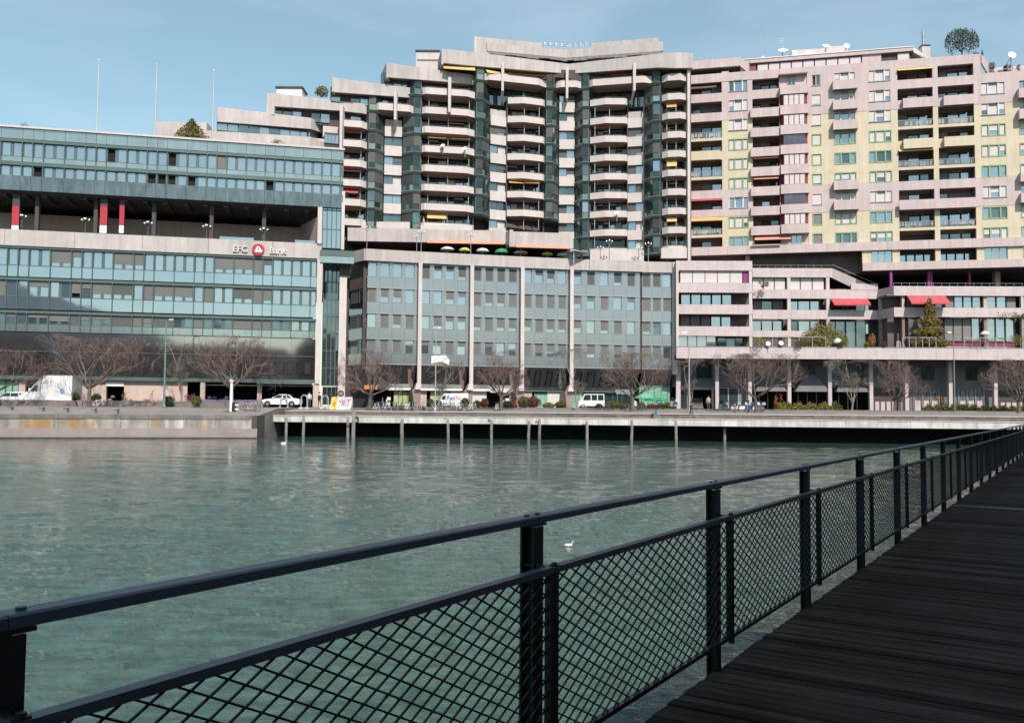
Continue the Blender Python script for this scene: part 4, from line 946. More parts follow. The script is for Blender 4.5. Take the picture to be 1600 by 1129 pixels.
    # fins
    for px,y0_,y1_ in ((533.5,166,234),(618,144,188),(702.5,122,176),(785.5,99,143),(886,107,155),(991,100,143)):
        Y = ez(px)-2.2; f = Fac(px-10,Y,px+10,Y,y0_); u = f.U(px,(y0_+y1_)/2); zt,zb = f.Z(px,y0_),f.Z(px,y1_); P = f.pt
        part('fin','concrete_clean',t,lambda b:b.hexa([P(u-.17,.35,zb),P(u+.17,.35,zb),P(u+.17,-1.2,zb),P(u-.17,-1.2,zb),P(u-.22,.35,zt),P(u+.22,.35,zt),P(u+.22,-1.2,zt),P(u-.22,-1.2,zt)]))
        if px in (618,785.5,991): part('fin_foot','concrete_clean',t,lambda b:b.hexa([P(u-.42,-1.5,zb-1.2),P(u-.2,-1.5,zb-1.2),P(u-.2,-2,zb-1.2),P(u-.42,-2,zb-1.2),P(u-.17,.35,zb),P(u+.17,.35,zb),P(u+.17,-1.2,zb),P(u-.17,-1.2,zb)]))
    # balcony stacks
    def balcony(f, shape, k, zt, depth=1.5, posts=(.2,.6), aw=None, rail=True, h=1.0):
        W = f.len; pl = {'hex':[(0,-.9),(0,depth*.55),(W*.42,depth),(W*.94,depth*.62),(W,depth*.35),(W,-.9)],
              'wide':[(0,-.9),(0,depth*.7),(W*.06,depth),(W*.84,depth),(W,depth*.5),(W,-.9)],
              'flat':[(0,-.9),(0,depth),(W*.75,depth),(W,depth*.45),(W,-.9)],
              'bow':[(0,-.9),(0,depth*.45),(W*.25,depth*.9),(W*.75,depth*.9),(W,depth*.4),(W,-.9)]}[shape]
        P = f.pt; n = len(pl); cx_ = W*.5
        inn = [(cx_+(u-cx_)*(1-.24/W*1.0), d-(.14 if d>0 else 0)) for u,d in pl]
        b = MB(); bot = [P(u,d,zt-h) for u,d in pl]; top = [P(u,d,zt) for u,d in pl]; b.prism(bot,[P(u,d,zt-h+.2) for u,d in pl])
        for i in range(n-1):
            b.hexa([P(*pl[i],zt-h+.2),P(*pl[i+1],zt-h+.2),P(*inn[i+1],zt-h+.2),P(*inn[i],zt-h+.2),P(*pl[i],zt),P(*pl[i+1],zt),P(*inn[i+1],zt),P(*inn[i],zt)])
        o = b.build('balcony','concrete_clean',t)
        low = [(cx_+(u-cx_)*.8, d*.62 if d>0 else d) for u,d in pl]
        part('soffit','soffit',o,lambda b:b.prism([P(u,d,zt-h-.28) for u,d in low],[P(cx_+(u-cx_)*.99,d*.97,zt-h-.003) for u,d in pl]))
        if rail: part('handrail','green_metal',o,lambda b:[b.tube([P(*inn[i],zt+.18),P(*inn[i+1],zt+.18)],.035,4) for i in range(1,n-2)])
        for q in posts:
            u = W*q; d = (depth*.55 if shape!='hex' else depth*(.55+.4*min(1,q/.42) if q<.42 else .6)); d -= .25
            part('post','frame_grey',o,lambda b:b.tube([P(u,d,zt-h-2.0),P(u,d,zt-h-.1)],.065,6))
        if aw:
            m,u0,u1,dr = aw; u0*=W; u1*=W
            part('awning',m,o,lambda b:b.hexa([P(u0,depth-.1,zt-h-.35-dr),P(u1,depth-.1,zt-h-.35-dr),P(u1,depth-.18,zt-h-.35-dr),P(u0,depth-.18,zt-h-.35-dr),P(u0,depth-.75,zt-h-.32),P(u1,depth-.75,zt-h-.32),P(u1,depth-.85,zt-h-.32),P(u0,depth-.85,zt-h-.32)]))
        return o
    def glazing(f, k, n, d=-1.6, mix=.5):
        mix += .1
        W = f.len; zb = Lz(k)-1.0+.1+.0; zt = Lz(k-1)-1.0-.3; zb = Lz(k)-.85
        cells = n; s = W/cells
        for i in range(cells):
            r = rng.random()
            if r < mix: window(f,s*i+.04,s*(i+1)-.04,zb,zt-.15,d,t,'green_metal',rng.choice(('glass','glass_dark','glass_dark')),t=.07,blind=rng.choice((0,0,0,.5)),bm='blind_dark')
            elif r < mix+.18: window(f,s*i+.04,s*(i+1)-.04,zb,zt-.15,d,t,'frame_grey','curtain',t=.07,blind=0)
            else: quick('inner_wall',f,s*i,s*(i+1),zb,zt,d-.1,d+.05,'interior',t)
    def side(f):
        quick('side_wall',f,-.12,.08,20,Lz(-1),-1.7,.3,'dark_wall',t); quick('side_wall',f,f.len-.08,f.len+.1,20,Lz(-1),-1.7,.1,'dark_wall',t)
    S = [((534.5,572.5),'flat',range(1,7),(.76,),2),((658,740),'wide',range(-1,7),(.13,.5,.9),4),((791.5,849.5),'hex',range(-1,6),(.45,.85),4),((922.5,980.5),'hex',range(-1,8),(.13,.52),4),((1034.5,1073),'bow',range(-1,8),(.2,.57),2)]
    AW = {(1,1):[('awning_red',.55,.95,.1)],(1,2):[('awning_yellow',.12,.46,.25),('awning_orange',.56,.92,.2)],(1,3):[('awning_salmon',.12,.46,.12)],(1,6):[('awning_yellow',.12,.48,.8)],(0,2):[('awning_red',.02,.7,.15)],(0,4):[('awning_red',.02,.7,.2)],(0,5):[('awning_red',.02,.68,.55)],
          (2,4):[('awning_orange',.05,.42,.3),('awning_orange',.45,.85,.2)],(3,1):[('awning_red',.15,.5,.15)],(4,0):[('awning_orange',.2,.6,.7)],(4,3):[('awning_yellow',.2,.6,1.0)],(4,6):[('awning_yellow',.2,.6,.7)],(4,-1):[]}
    for si,((a,b),shape,ks,posts,n) in enumerate(S):
        f = fac(a,b); side(f)
        for k in ks:
            aws = AW.get((si,k),[])
            # awnings hang below the balcony above: attach to the level above
            o = balcony(f,shape,k,Lz(k),1.5,posts if k<max(ks) or si!=0 else posts)
            glazing(f,k,n+(2 if si in (1,2,3) else 1),-1.6,.55)
            W = f.len
            for m,q0,q1,dr in aws:
                zt = Lz(k-1)-1.0-.3; P = f.pt; u0,u1 = q0*W,q1*W
                part('awning',m,o,lambda b_:b_.hexa([P(u0,1.15,zt-dr-.1),P(u1,1.15,zt-dr-.1),P(u1,1.08,zt-dr-.12),P(u0,1.08,zt-dr-.12),P(u0,.5,zt),P(u1,.5,zt),P(u1,.4,zt-.05),P(u0,.4,zt-.05)]))
            if rng.random()<.4:   # things on balconies: planting boxes
                p0 = rng.uniform(.1,.6)*W
                part('planting','leaf_dark' if rng.random()<.6 else 'flower_pink',o,lambda b_:[(lambda c,r:b_.add([(c[0]-r,c[1],c[2]-r),(c[0]+r,c[1]-r,c[2]),(c[0],c[1]+r,c[2]+r)],[(0,1,2)]))(f.pt(p0+rng.uniform(0,1.2),1.0+rng.uniform(-.1,.1),Lz(k)+rng.uniform(0,.28)),.09) for _ in range(45)])
    # top storey balconies (wide bows under the main parapet)
    for a,b,k,shape in ((753,851,-2,'wide'),(863,911,-2,'bow'),(922,1022,-2,'wide'),(1034.5,1073,-2,'bow'),(586,647,0,'wide')):
        f = fac(a,b); balcony(f,shape,k,Lz(k),1.7,(),h=1.05); glazing(f,k,6,-1.2,.7)
    for f,k in ((fac(741,1035),-2),(fac(762,922),-1),(fac(922,1034),-1)):
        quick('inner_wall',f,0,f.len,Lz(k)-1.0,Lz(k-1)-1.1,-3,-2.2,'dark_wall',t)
    for a,b in ((765,850),(922,1006)):
        f = fac(a,b); glazing(f,-1,8,-1.4,.9)
    for a,b,k,m in ((690,739,-2,'awning_yellow'),(753,786,-2,'awning_yellow'),(790,852,-2,'awning_orange'),(863,886,-2,'awning_orange'),(954,990,-2,'awning_red')):
        f = fac(a,b); P = f.pt; zt = Lz(k-1)-2.3 if k==-2 else 0; W = f.len; dr = .75 if m=='awning_yellow' else .25
        part('awning',m,t,lambda b_:b_.hexa([P(0,2.0,zt-dr),P(W,2.0,zt-dr),P(W,1.9,zt-dr-.05),P(0,1.9,zt-dr-.05),P(0,1.2,zt),P(W,1.2,zt),P(W,1.1,zt-.05),P(0,1.1,zt-.05)]))
    # green glass bays
    G_ = [(573.5,600,0,7,'R'),(628,657,-1,7,'L'),(739.5,765,-2,6,'R'),(850,873,-2,6,'R'),(898,922,-2,8,'L'),(1006,1034,-2,8,'L'),(646,657,-1,1,'L')][:6]
    for gi,(a,b,k0,k1,dr) in enumerate(G_):
        f = fac(a,b); W = f.len; P = f.pt
        pl = [(0,-1.6),(0.02,1.1),(W*.42,1.25),(W*.97,.1),(W,-1.6)] if dr=='R' else [(0,-1.6),(.03*W,.1),(W*.58,1.25),(W*.98,1.1),(W,-1.6)]
        for k in range(k0,k1):
            zb,zt = Lz(k)-1.0,Lz(k-1)-1.35
            o = part('glass_bay','green_metal',t,lambda m:m.prism([P(u,d-.16,zb-.1) for u,d in pl],[P(u,d-.10,zt+.05) for u,d in pl]))
            part('bay_ledge','green_ledge',o,lambda m:(m.prism([P(W/2+(u-W/2)*1.0,d,zb-.42) for u,d in pl],[P(W/2+(u-W/2)*1.1,d+.36 if d>0 else d,zb-.12) for u,d in pl]),m.prism([P(W/2+(u-W/2)*1.1,d+.36 if d>0 else d,zb-.12) for u,d in pl],[P(W/2+(u-W/2)*1.02,d+.06 if d>0 else d,zb+.04) for u,d in pl])))
            for i in (1,2):
                (ua,da),(ub,db) = pl[i],pl[i+1]; nc = 2 if i==(2 if dr=='R' else 1) else 1
                ln = math.hypot(ub-ua,db-da)
                nc = 3 if ln>1.3 else 1
                bl = rng.random()
                for c in range(nc):
                    e0,e1 = (c+.08)/nc,(c+.92)/nc; zz = [(zb+.08,zb+.85),(zb+.95,zt-.08)]
                    for zi,(za_,zc_) in enumerate(zz):
                        off = .0; q = lambda e,z,o_:P(ua+(ub-ua)*e-o_*(db-da)/ln,da+(db-da)*e+o_*(ub-ua)/ln,z)
                        mm = 'green_ledge' if zi==0 and rng.random()<.25 else rng.choice(('glass_bay','glass_bay','glass_bay','glass_dark','interior')) if bl<.66 or zi==0 else 'blind_dark'
                        if bl<.62 and rng.random()<.05: mm='glass'
                        part('pane' if mm!='blind_dark' else 'blind',mm,o,lambda m:m.hexa([q(e0,za_,-.06),q(e1,za_,-.06),q(e1,za_,-.15),q(e0,za_,-.15),q(e0,zc_,-.02),q(e1,zc_,-.02),q(e1,zc_,-.11),q(e0,zc_,-.11)]))
    # wall columns with ribbon windows
    for a,b,k0,k1 in ((600.5,627.5,1,7),(765.5,790.5,0,7),(873.5,897.5,-1,7),(981,1005.5,0,8)):
        f = fac(a,b); W = f.len
        for k in range(k0,k1):
            z = Lz(k)
            quick('wall_panel',f,0,W,z-1.55,z-.02,-1.5,.35 if a>870 and a<900 else .2,'concrete_clean',t)
            if k>k0 or a>870 and a<900:
                window(f,0,W/2,z-.02,z+1.33,-.25,t,'green_metal',rng.choice(('glass','glass_dark','glass')),t=.05,blind=rng.choice((0,0,1)),bm='blind_dark'); window(f,W/2,W,z-.02,z+1.33,-.25,t,'green_metal',rng.choice(('glass','glass_dark','curtain')),t=.05,blind=rng.choice((0,0,.6)),bm='blind_dark')
        if not (a>870 and a<900):
            quick('wall_panel',f,.05,W-.05,Lz(k0)-.02,Lz(k0)+1.1,-1.5,-.1,'concrete',t)
    quick('core_wall',fac(885,897),-1.6,2.2,20,Lz(-1),-2,-1.4,'dark_wall',t)
    # boundary pier and dark downpipe
    f = Fac(1074.5,136,1078.5,136,250); quick('boundary_pier',f,0,f.len,25,f.Z(1076,106),-4,0,'concrete_clean',t)
    f = fac(1006,1010); part('downpipe','dark_wall',t,lambda b:b.tube([f.pt(.1,.6,24),f.pt(.1,.6,Lz(-1))],.09,6))
    # ground gallery parapet
    def gal(a,b,za,zb,yt,yb,m='concrete'):
        f = Fac(a,za,b,zb,(yt+yb)/2); z1,z0_ = f.Z((a+b)/2,yt),f.Z((a+b)/2,yb); quick('gallery_parapet',f,0,f.len,z0_,z1,-.5,0,m,t); quick('gallery_slab',f,0,f.len,z0_,z0_+.2,-9,-.5,'dark_wall',t); return f,z0_,z1
    f1,g0,g1 = gal(543,793,132,133.4,358,378.5)
    f2,h0,h1 = gal(796,896,131.2,132.4,363,386.5); gal(790,796.5,133.4,131.2,361,383)
    for a,b,za,yt,yb in ((541,572,133,347,357),(582,640,133.8,346.5,360),(657,738,133.5,352,362),(764,790,136,356,365)):
        f = Fac(a,za,b,za,yt); quick('lower_parapet',f,0,f.len,f.Z((a+b)/2,yb),f.Z((a+b)/2,yt),-1.5,0,'concrete_clean',t)
    f = Fac(922,136.5,1006,136.2,400); quick('lower_parapet',f,0,f.U(981,400),24,f.Z(950,392),-1,.2,'concrete_clean',t); quick('lower_parapet',f,f.U(981,400),f.len,24,f.Z(993,391),-1,0,'concrete_clean',t)
    f = Fac(1033,135.5,1073,135.4,400); quick('lower_parapet',f,0,f.len,f.Z(1050,403.5),f.Z(1050,388),-1,.2,'concrete_clean',t)
    quick('ground_storey',Fac(540,139,1075,141,390),0,52.5,20,30,-2,0,'glass_bay',t)
    for ff,u0,u1,z in ((f1,f1.U(668,375),f1.U(788,380),g0),(f2,f2.U(805,385),f2.U(890,390),h0)):
        P = ff.pt; part('awning','awning_salmon',t,lambda b:b.hexa([P(u0,1.0,z-.25),P(u1,1.0,z-.25),P(u1,.9,z-.3),P(u0,.9,z-.3),P(u0,.05,z+.3),P(u1,.05,z+.3),P(u1,.0,z+.2),P(u0,.0,z+.2)]))
tower()
# roof hut left of the top
f = Fac(650,146,687,146,90)
t = thing('roof_hut','small pale roof hut with a dark flat cap and railing, left of the top terraces','roof hut',f.pt(2,-1,51))
quick('wall',f,0,f.len,50.5,f.Z(668,81),-3,0,'concrete_clean',t); quick('cap',f,-.1,f.len,f.Z(668,81),f.Z(668,78.5),-3.2,.15,'dark_wall',t); quick('railing',f,.2,f.len,f.Z(668,94.5),f.Z(668,93.5),.1,.15,'green_metal',t)
f = Fac(432,139,472,139,140)
t = thing('roof_hut','low white roof hut with a dark cap above the left wing','roof hut',f.pt(2,-1,46))
quick('wall',f,0,f.len,45,f.Z(452,138),-3,0,'white_paint',t); quick('cap',f,-.15,f.len+.15,f.Z(452,138),f.Z(452,135.5),-3.2,.2,'dark_wall',t)
# ================================================================== APARTMENT BLOCK (pink / yellow)
D = CFac(1077,144,1600,133,300)
def block():
    t = thing('apartment_block','pink and cream apartment block with loggias and green framed windows at right','building',(xat(1330,139),139,20))
    U = lambda px,d=0: D.U(px,300,d)
    zt = lambda r: 55.4-3.09*r
    zones = [(49.25,60,'pink'),(38.3,49.25,'yellow'),(33.95,38.3,'pink'),(29.1,33.95,'yellow'),(27.8,29.1,'pink'),(25.9,27.8,'yellow'),(24.7,25.9,'pink')]
    def wall(u0,u1,z0_,z1,d0=-.5,d1=0,name='wall_panel'):
        for a,b,m in zones:
            lo,hi = max(a,z0_),min(b,z1)
            if hi-lo > .02: quick(name,D,u0,u1,lo,hi,d0,d1+(.04 if m=='pink' else 0),m,t)
    UE = U(1680); TOP = 56.75
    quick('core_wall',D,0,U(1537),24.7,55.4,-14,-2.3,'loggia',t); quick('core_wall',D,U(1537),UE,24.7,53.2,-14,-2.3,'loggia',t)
    for x0,x1 in ((1079,1680),):
        quick('roof',D,U(1157),U(1537),55.6,55.7,-14,-.5,'paving',t)
    # columns: (px0, px1, kind)
    cols = [(1079.5,1128.5,'log0'),(1139.7,1168.5,'tri'),(1176.5,1218.5,'bal2'),(1219.5,1262.5,'bay'),(1270,1283.5,'one'),(1305.5,1337.5,'tri5'),(1360,1393,'tri'),(1404.5,1460,'log7'),(1468,1524.5,'log8'),(1536,1572.5,'tri'),(1596,1629,'tri5'),(1640,1675,'tri')]
    prev = 1077
    for x0,x1,k in cols:
        wall(U(prev),U(x0),29.1,(53.8 if prev>1540 else TOP) if prev>1150 else 57.0); prev = x1
    wall(U(prev),UE,29.1,53.8)
    # bands closing the facade below and above
    u = U(1077)
    while u < UE: quick('base_band',D,u,min(u+3,UE)-.02,27.8,29.1,-.5,.35,'pink',t); u += 3
    u = U(1346)
    while u < UE: quick('base_band',D,u,min(u+3,UE)-.02,24.7,25.9,-.5,.35,'pink',t); u += 3
    quick('soffit',D,0,U(1346),27.75,27.85,-12,0,'dark_wall',t); quick('soffit',D,U(1346),UE,24.65,24.75,-12,0,'dark_wall',t)
    prev = 1346
    for x0,x1,k in cols:
        if x0 < 1346: continue
        quick('wall_panel',D,U(prev),U(x0),25.9,27.8,-.5,0,'yellow',t)
        if k.startswith('log'):
            for j in range(4):
                s=(U(x1)-U(x0))/4; window(D,U(x0)+s*j+.05,U(x0)+s*(j+1)-.05,25.95,27.3,-2.0,t,'dark_wall','glass',t=.06)
            quick('lintel',D,U(x0),U(x1),27.3,27.8,-2.3,-1.9,'dark_wall',t)
        else: tri(D,U(x0),U(x1),25.95,27.75,t,0) if False else window(D,U(x0),U(x1),25.95,27.75,-.25,t,'frame_green','glass',n=3,t=.1)
        prev = x1
    wl = MB(); 
    def tri_window(x0,x1,r,gm):
        fm = 'frame_white' if gm=='w' else 'frame_green'
        u0,u1 = U(x0),U(x1); w_ = u1-u0; cuts = [0,.29,.32,.70,.73,1.0]
        z1,z0_ = zt(r),zt(r)-1.75
        bl = 1 if rng.random()<.6 else 0
        wn = None
        for a,b in ((0,.26),(.32,.70),(.76,1)):
            bb = rng.choice((bl,bl,bl,.55)) if bl else 0
            window(D,u0+w_*a,u0+w_*b,z0_+.12,z1-.08,-.22,t,'frame_white' if gm=='w' else 'frame_grey','glass' if rng.random()<.6 else 'glass_dark',t=.06,blind=bb,bm='blind_white')
        for a,b in ((.26,.32),(.70,.76)): quick('window_post',D,u0+w_*a,u0+w_*b,z0_,z1,-.3,.05,'frame_white' if gm=='w' else 'frame_green',t)
        if gm!='w':
            part('window_surround',fm,t,lambda b:(b.fb(D,u0-.12,u1+.12,z1-.08,z1+.1,-.2,.05),b.fb(D,u0-.12,u1+.12,z0_-.05,z0_+.1,-.2,.05),b.fb(D,u0-.12,u0,z0_+.1,z1-.08,-.2,.05),b.fb(D,u1,u1+.12,z0_+.1,z1-.08,-.2,.05)))
        else:
            quick('blind_box',D,u0+w_*.29,u0+w_*.73,z1-.06,z1+.1,-.1,.22,'grey_paint',t); quick('window_sill',D,u0-.1,u1+.1,z0_-.02,z0_+.1,-.2,.12,'grey_paint',t)
    def opening_back(u0,u1,z0_,z1,d=-1.9,n=3):
        s = (u1-u0)/n
        for j in range(n):
            r_ = rng.random()
            if r_<.5: window(D,u0+s*j+.05,u0+s*(j+1)-.05,z0_-.6,z1-.35,d,t,'dark_wall',rng.choice(('glass','glass_dark')),t=.07)
            elif r_<.85: quick('rolled_blind',D,u0+s*j+.03,u0+s*(j+1)-.03,z0_-.6,z1-.35,d,d+.08,rng.choice(('blind_grey','blind_grey','soffit')),t)
        quick('loggia_lintel',D,u0,u1,z1-.35,z1+.1,d-.1,d+.2,'soffit',t)
    def awn(u0,u1,z,m,dr=.35,out=.5):
        P = D.pt; part('awning',m,t,lambda b:b.hexa([P(u0,out,z-dr),P(u1,out,z-dr),P(u1,out-.08,z-dr-.05),P(u0,out-.08,z-dr-.05),P(u0,.0,z),P(u1,.0,z),P(u1,-.1,z-.05),P(u0,-.1,z-.05)]))
    for x0,x1,k in cols:
        u0,u1 = U(x0),U(x1); W = u1-u0
        if k in ('tri','tri5','one'):
            first = 1 if x0 in (1536,1640,1596) else 0
            wall(u0,u1,zt(first)+.0,53.8 if first else TOP)
            for r in range(first,9):
                pk = zt(r) > 49.0 or 34 < zt(r)-1 < 38.3
                z1,z0_ = zt(r),zt(r)-1.75
                if k=='one':
                    window(D,u0,u1,z0_+.1,z1-.05,-.2,t,'frame_white' if pk else 'frame_green','glass_dark' if rng.random()<.5 else 'glass',n=2 if r==0 else 1,t=.1,blind=0 if r==0 else rng.choice((1,1,.55,1,.9)),bm='blind_white' if r not in (7,8) else 'blind_grey',opened=(r==0))
                    if pk: quick('window_sill',D,u0-.1,u1+.1,z0_,z0_+.1,-.2,.12,'grey_paint',t)
                    else: part('window_surround','frame_green',t,lambda b:(b.fb(D,u0-.1,u1+.1,z1-.05,z1+.08,-.2,.05),b.fb(D,u0-.1,u1+.1,z0_-.05,z0_+.1,-.2,.05),b.fb(D,u0-.1,u0,z0_+.1,z1-.05,-.2,.05),b.fb(D,u1,u1+.1,z0_+.1,z1-.05,-.2,.05)))
                else: tri_window(x0,x1,r,'w' if pk else 'g')
                quick('window_back',D,u0,u1,z0_,z1,-.6,-.35,'interior',t)
                nz = zt(r+1) if r<8 else 29.1
                wall(u0,u1,nz+(.0),z0_)
                if k=='tri5' and r in (0,1,2,5,6):
                    zc = z0_+.35; e0,e1 = u0-.35,u1+.3
                    o = quick('balcony',D,e0,e1,zc-1.4,zc,.85,1.05,'pink',t); quick('balcony_side',D,e0,e0+.15,zc-1.4,zc,.04,.85,'pink',o); quick('balcony_side',D,e1-.15,e1,zc-1.4,zc,.04,.85,'pink',o); quick('balcony_floor',D,e0+.15,e1-.15,zc-1.4,zc-1.2,.04,.85,'soffit',o)
        elif k in ('log0','log7','log8'):
            rail_rows = {2,4,7}; r0 = 0 
            if k=='log0': 
                quick('top_parapet',D,U(1077),U(1157),57.7,59.0,-.4,.2,'pink',t); P = D.pt; quick('roof_slab',D,U(1077),U(1157),57.5,57.7,-12,-.3,'dark_wall',t)
                a_ = U(1157); part('top_parapet','pink',t,lambda b:b.hexa([P(a_,.2,57.7),P(a_+1.6,-3,57.4),P(a_+1.4,-3.4,57.4),P(a_,-.3,57.7),P(a_,.2,59),P(a_+1.6,-3,59),P(a_+1.4,-3.4,59),P(a_,-.3,59)]))
                quick('top_back',D,U(1077),U(1130),56,57.6,-3,-2.6,'loggia',t); quick('top_parapet',D,U(1077),U(1176),zt(0)+.0,56.75,-.3,.1,'pink',t)
            elif k=='log7': wall(u0,u1,zt(0),TOP)
            else: wall(u0,u1,zt(0),TOP)
            for r in range(0,9):
                z1,z0_ = zt(r),zt(r)-1.75; nz = zt(r+1) if r<8 else 29.1
                opening_back(u0,u1,z0_,z1)
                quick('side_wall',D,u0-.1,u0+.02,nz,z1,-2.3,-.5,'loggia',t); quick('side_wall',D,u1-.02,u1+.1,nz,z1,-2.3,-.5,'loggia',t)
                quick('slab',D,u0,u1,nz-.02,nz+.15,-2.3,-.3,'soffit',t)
                if r in rail_rows:
                    wall(u0,u1,nz,nz+.42,-.4,.1 if False else 0,'slab_edge')
                    def rl(b):
                        n = int(W/.16)
                        for i in range(n): b.fb(D,u0+.05+i*.16,u0+.09+i*.16,nz+.42,z0_+.02,-.1,-.06)
                        b.fb(D,u0,u1,z0_,z0_+.06,-.12,-.04)
                    part('railing','frame_grey',t,rl)
                    def cl(b):
                        x = u0+.1
                        while x < u1-.4:
                            w_ = rng.uniform(.15,.4)
                            if rng.random()<.75: b.fb(D,x,x+w_,nz+.5+rng.uniform(0,.3),z0_-rng.uniform(0,.1),-.2,-.14)
                            x += w_+rng.uniform(.03,.15)
                    part('laundry',rng.choice(('curtain','off_white','frame_grey')),t,cl,kind='stuff')
                else:
                    wall(u0,u1,nz,z0_,-.35)
                    if k!='log0' and r in (1,3) : 
                        m = 'pink' if r==1 else 'yellow'; o = quick('balcony',D,u0+W*.13,u1-W*.02,nz-.05,z0_+.05,.6,.75,m,t); quick('balcony_side',D,u0+W*.13,u0+W*.13+.12,nz-.05,z0_+.05,.04,.6,m,o); quick('balcony_floor',D,u0+W*.13+.12,u1-W*.02,nz-.05,nz+.1,.04,.6,'soffit',o)
                    if k=='log0' and r==3: quick('balcony',D,u0,u1-.3,nz-.05,z0_+.05,.05,.5,'yellow',t)
                    if k=='log7' and r==6: 
                        e1 = U(1524); quick('balcony',D,u0-.1,e1,nz-.05,z0_+.05,.7,.9,'pink',t); quick('balcony_floor',D,u0-.1,e1,nz-.05,nz+.1,.04,.7,'soffit',t)
            if k=='log0': awn(u0,u1,zt(6)-.05,'awning_red',.3); awn(u0,u1,zt(7)+.0,'awning_orange',.5)
            if k=='log7': awn(u0,u1,zt(0)-.02,'awning_yellow',.4); awn(u0,u1,zt(4)+.1,'awning_yellow',.45)
            if k=='log8': pass
        elif k=='bal2':
            wall(u0,U(1218.5),zt(0),TOP)
            for r in range(0,9):
                z1,z0_ = zt(r),zt(r)-1.7; nz = zt(r+1) if r<8 else 29.1
                opening_back(u0,u1,z0_,z1,-1.8,3)
                quick('slab',D,u0,u1,nz-.02,nz+.15,-2.3,-.1,'soffit',t); quick('side_wall',D,u0-.1,u0+.02,nz,z1,-2.3,-.5,'loggia',t); quick('side_wall',D,u1,u1+.12,nz,z1,-2.3,.0,'loggia',t)
                o = quick('balcony',D,u0-(.35 if r>0 else 0),u1,nz,z0_,.5 if r>0 else -.3,.7 if r>0 else .05,'pink',t)
                if r>0: quick('balcony_side',D,u0-.35,u0-.2,nz,z0_,.04,.5,'pink',o); quick('balcony_floor',D,u0-.2,u1,nz,nz+.15,-.1,.5,'soffit',o)
            awn(u0+.1,u1-.2,zt(4)+.0,'awning_salmon',.3,.6); awn(u0+.1,u1-.2,zt(5)+.05,'awning_salmon',.55,.7); awn(u0+.2,u1+1.6,zt(8)-.0,'awning_salmon',.8,.8)
        elif k=='bay':
            wall(u0-.05,u1,zt(0)+.1,TOP); quick('inner_wall',D,u0,u1,29.1,zt(0)+.1,-.6,-.1,'pink',t)
            quick('canopy',D,u0-.2,u1,zt(0)+.1,zt(0)+.28,-.2,.8,'soffit',t); window(D,u0+1.2,u0+2.4,zt(0)-1.5,zt(0)-.1,-.08,t,'pink','glass_dark',n=2)
            for r in range(0,8):
                z0_ = zt(r)-1.7
                if r==0: o = quick('bay_parapet',D,u0,u1+.1,z0_-1.3,z0_+.05,.0,1.05,'pink',t)
                else:
                    quick('bay_parapet',D,u0,u1+.1,z0_-1.35,z0_+.05,.0,1.05,'pink',t)
                    q = Fac(0,1,1,1) ; z1 = zt(r)+.02
                    n = 4; s = (u1-u0-1.0)/n; op = r in (3,6)
                    for j in range(n): window(D,u0+.5+s*j,u0+.5+s*(j+1),z0_+.05,z1,.78,t,'frame_magenta','glass_dark' if op else 'glass',t=.07,blind=0 if op else 1,bm='blind_white')
                    P = D.pt
                    for (a,b_,da,db) in ((u0+.05,u0+.5,.0,.88),(u1-.5,u1-.02,.88,.0)):
                        part('side_pane','frame_magenta',t,lambda b:b.hexa([P(a,da,z0_+.05),P(b_,db,z0_+.05),P(b_,db-.1,z0_+.05),P(a,da-.1,z0_+.05),P(a,da,z1),P(b_,db,z1),P(b_,db-.1,z1),P(a,da-.1,z1)]))
                    quick('bay_head',D,u0,u1,z1,z1+.06,0,.95,'soffit',t)
            window(D,u0+1.6,u0+3.2,zt(8)-1.5,zt(8)-.1,-.1,t,'frame_green','glass',n=2)
            wall(u0,u1,29.1,zt(8)-1.72,-.5)
    # penthouse
    pf = Fac(1157,146.5,1424,140.5,100); zr = pf.Z(1300,84.5)
    quick('penthouse_wall',pf,0,pf.len,56.2,zr-.6,-7,-.2,'dark_wall',t); quick('penthouse_roof',pf,-.5,pf.len+.3,zr-.6,zr,-8,.35,'pink',t); quick('roof_edge',pf,-.5,pf.len+.4,zr,zr+.12,-8,.45,'white_paint',t)
    zb = corr(56.7,142)
    x = pf.U(1183,105); e = pf.U(1346,100); n = 9; s = (e-x)/n
    for i in range(n): window(pf,x+s*i+.03,x+s*(i+1)-.03,zb-.3,zr-.75,-.1,t,'frame_magenta','glass',blind=1,bm='blind_white',t=.08)
    quick('penthouse_pier',pf,e+.1,pf.U(1377,100),55.7,zr-.6,-.3,.05,'pink',t); quick('penthouse_pier',pf,pf.U(1157,100),pf.U(1181,100),55.7,zr-.6,-.3,-.05,'frame_magenta',t)
    window(pf,pf.U(1402,90),pf.U(1421,90),zb-.2,zr-.7,-.1,t,'frame_magenta','glass',n=2,blind=1,bm='blind_white')
    P = pf.pt; L2 = pf.len+.3
    part('sloped_roof','off_white',t,lambda b:b.hexa([P(L2,.35,zr-.9),P(L2+3,-1.5,zr-2.2),P(L2+3,-7,zr-2.2),P(L2,-7,zr-.9),P(L2,.35,zr-.05),P(L2+3.4,-1.5,zr-1.9),P(L2+3.4,-7,zr-1.9),P(L2,-7,zr-.05)]))
    rf = Fac(1224,148,1345,146,80); quick('roof_room',rf,rf.U(1237,80),rf.U(1313,77),57,rf.Z(1275,76.5),-4,0,'concrete_clean',t); quick('roof_room',rf,rf.U(1295,77),rf.U(1325,77),57,rf.Z(1315,71),-4,-.2,'concrete_clean',t)
    # terrace end at right: slanting return and rail, planted roof terrace
    a_ = U(1537.5); P = D.pt
    quick('roof_terrace',D,a_,UE,53.2,53.4,-14,-.5,'paving',t); quick('terrace_back',D,U(1553,-6),UE,53.4,55.6,-7,-6,'frame_magenta',t)
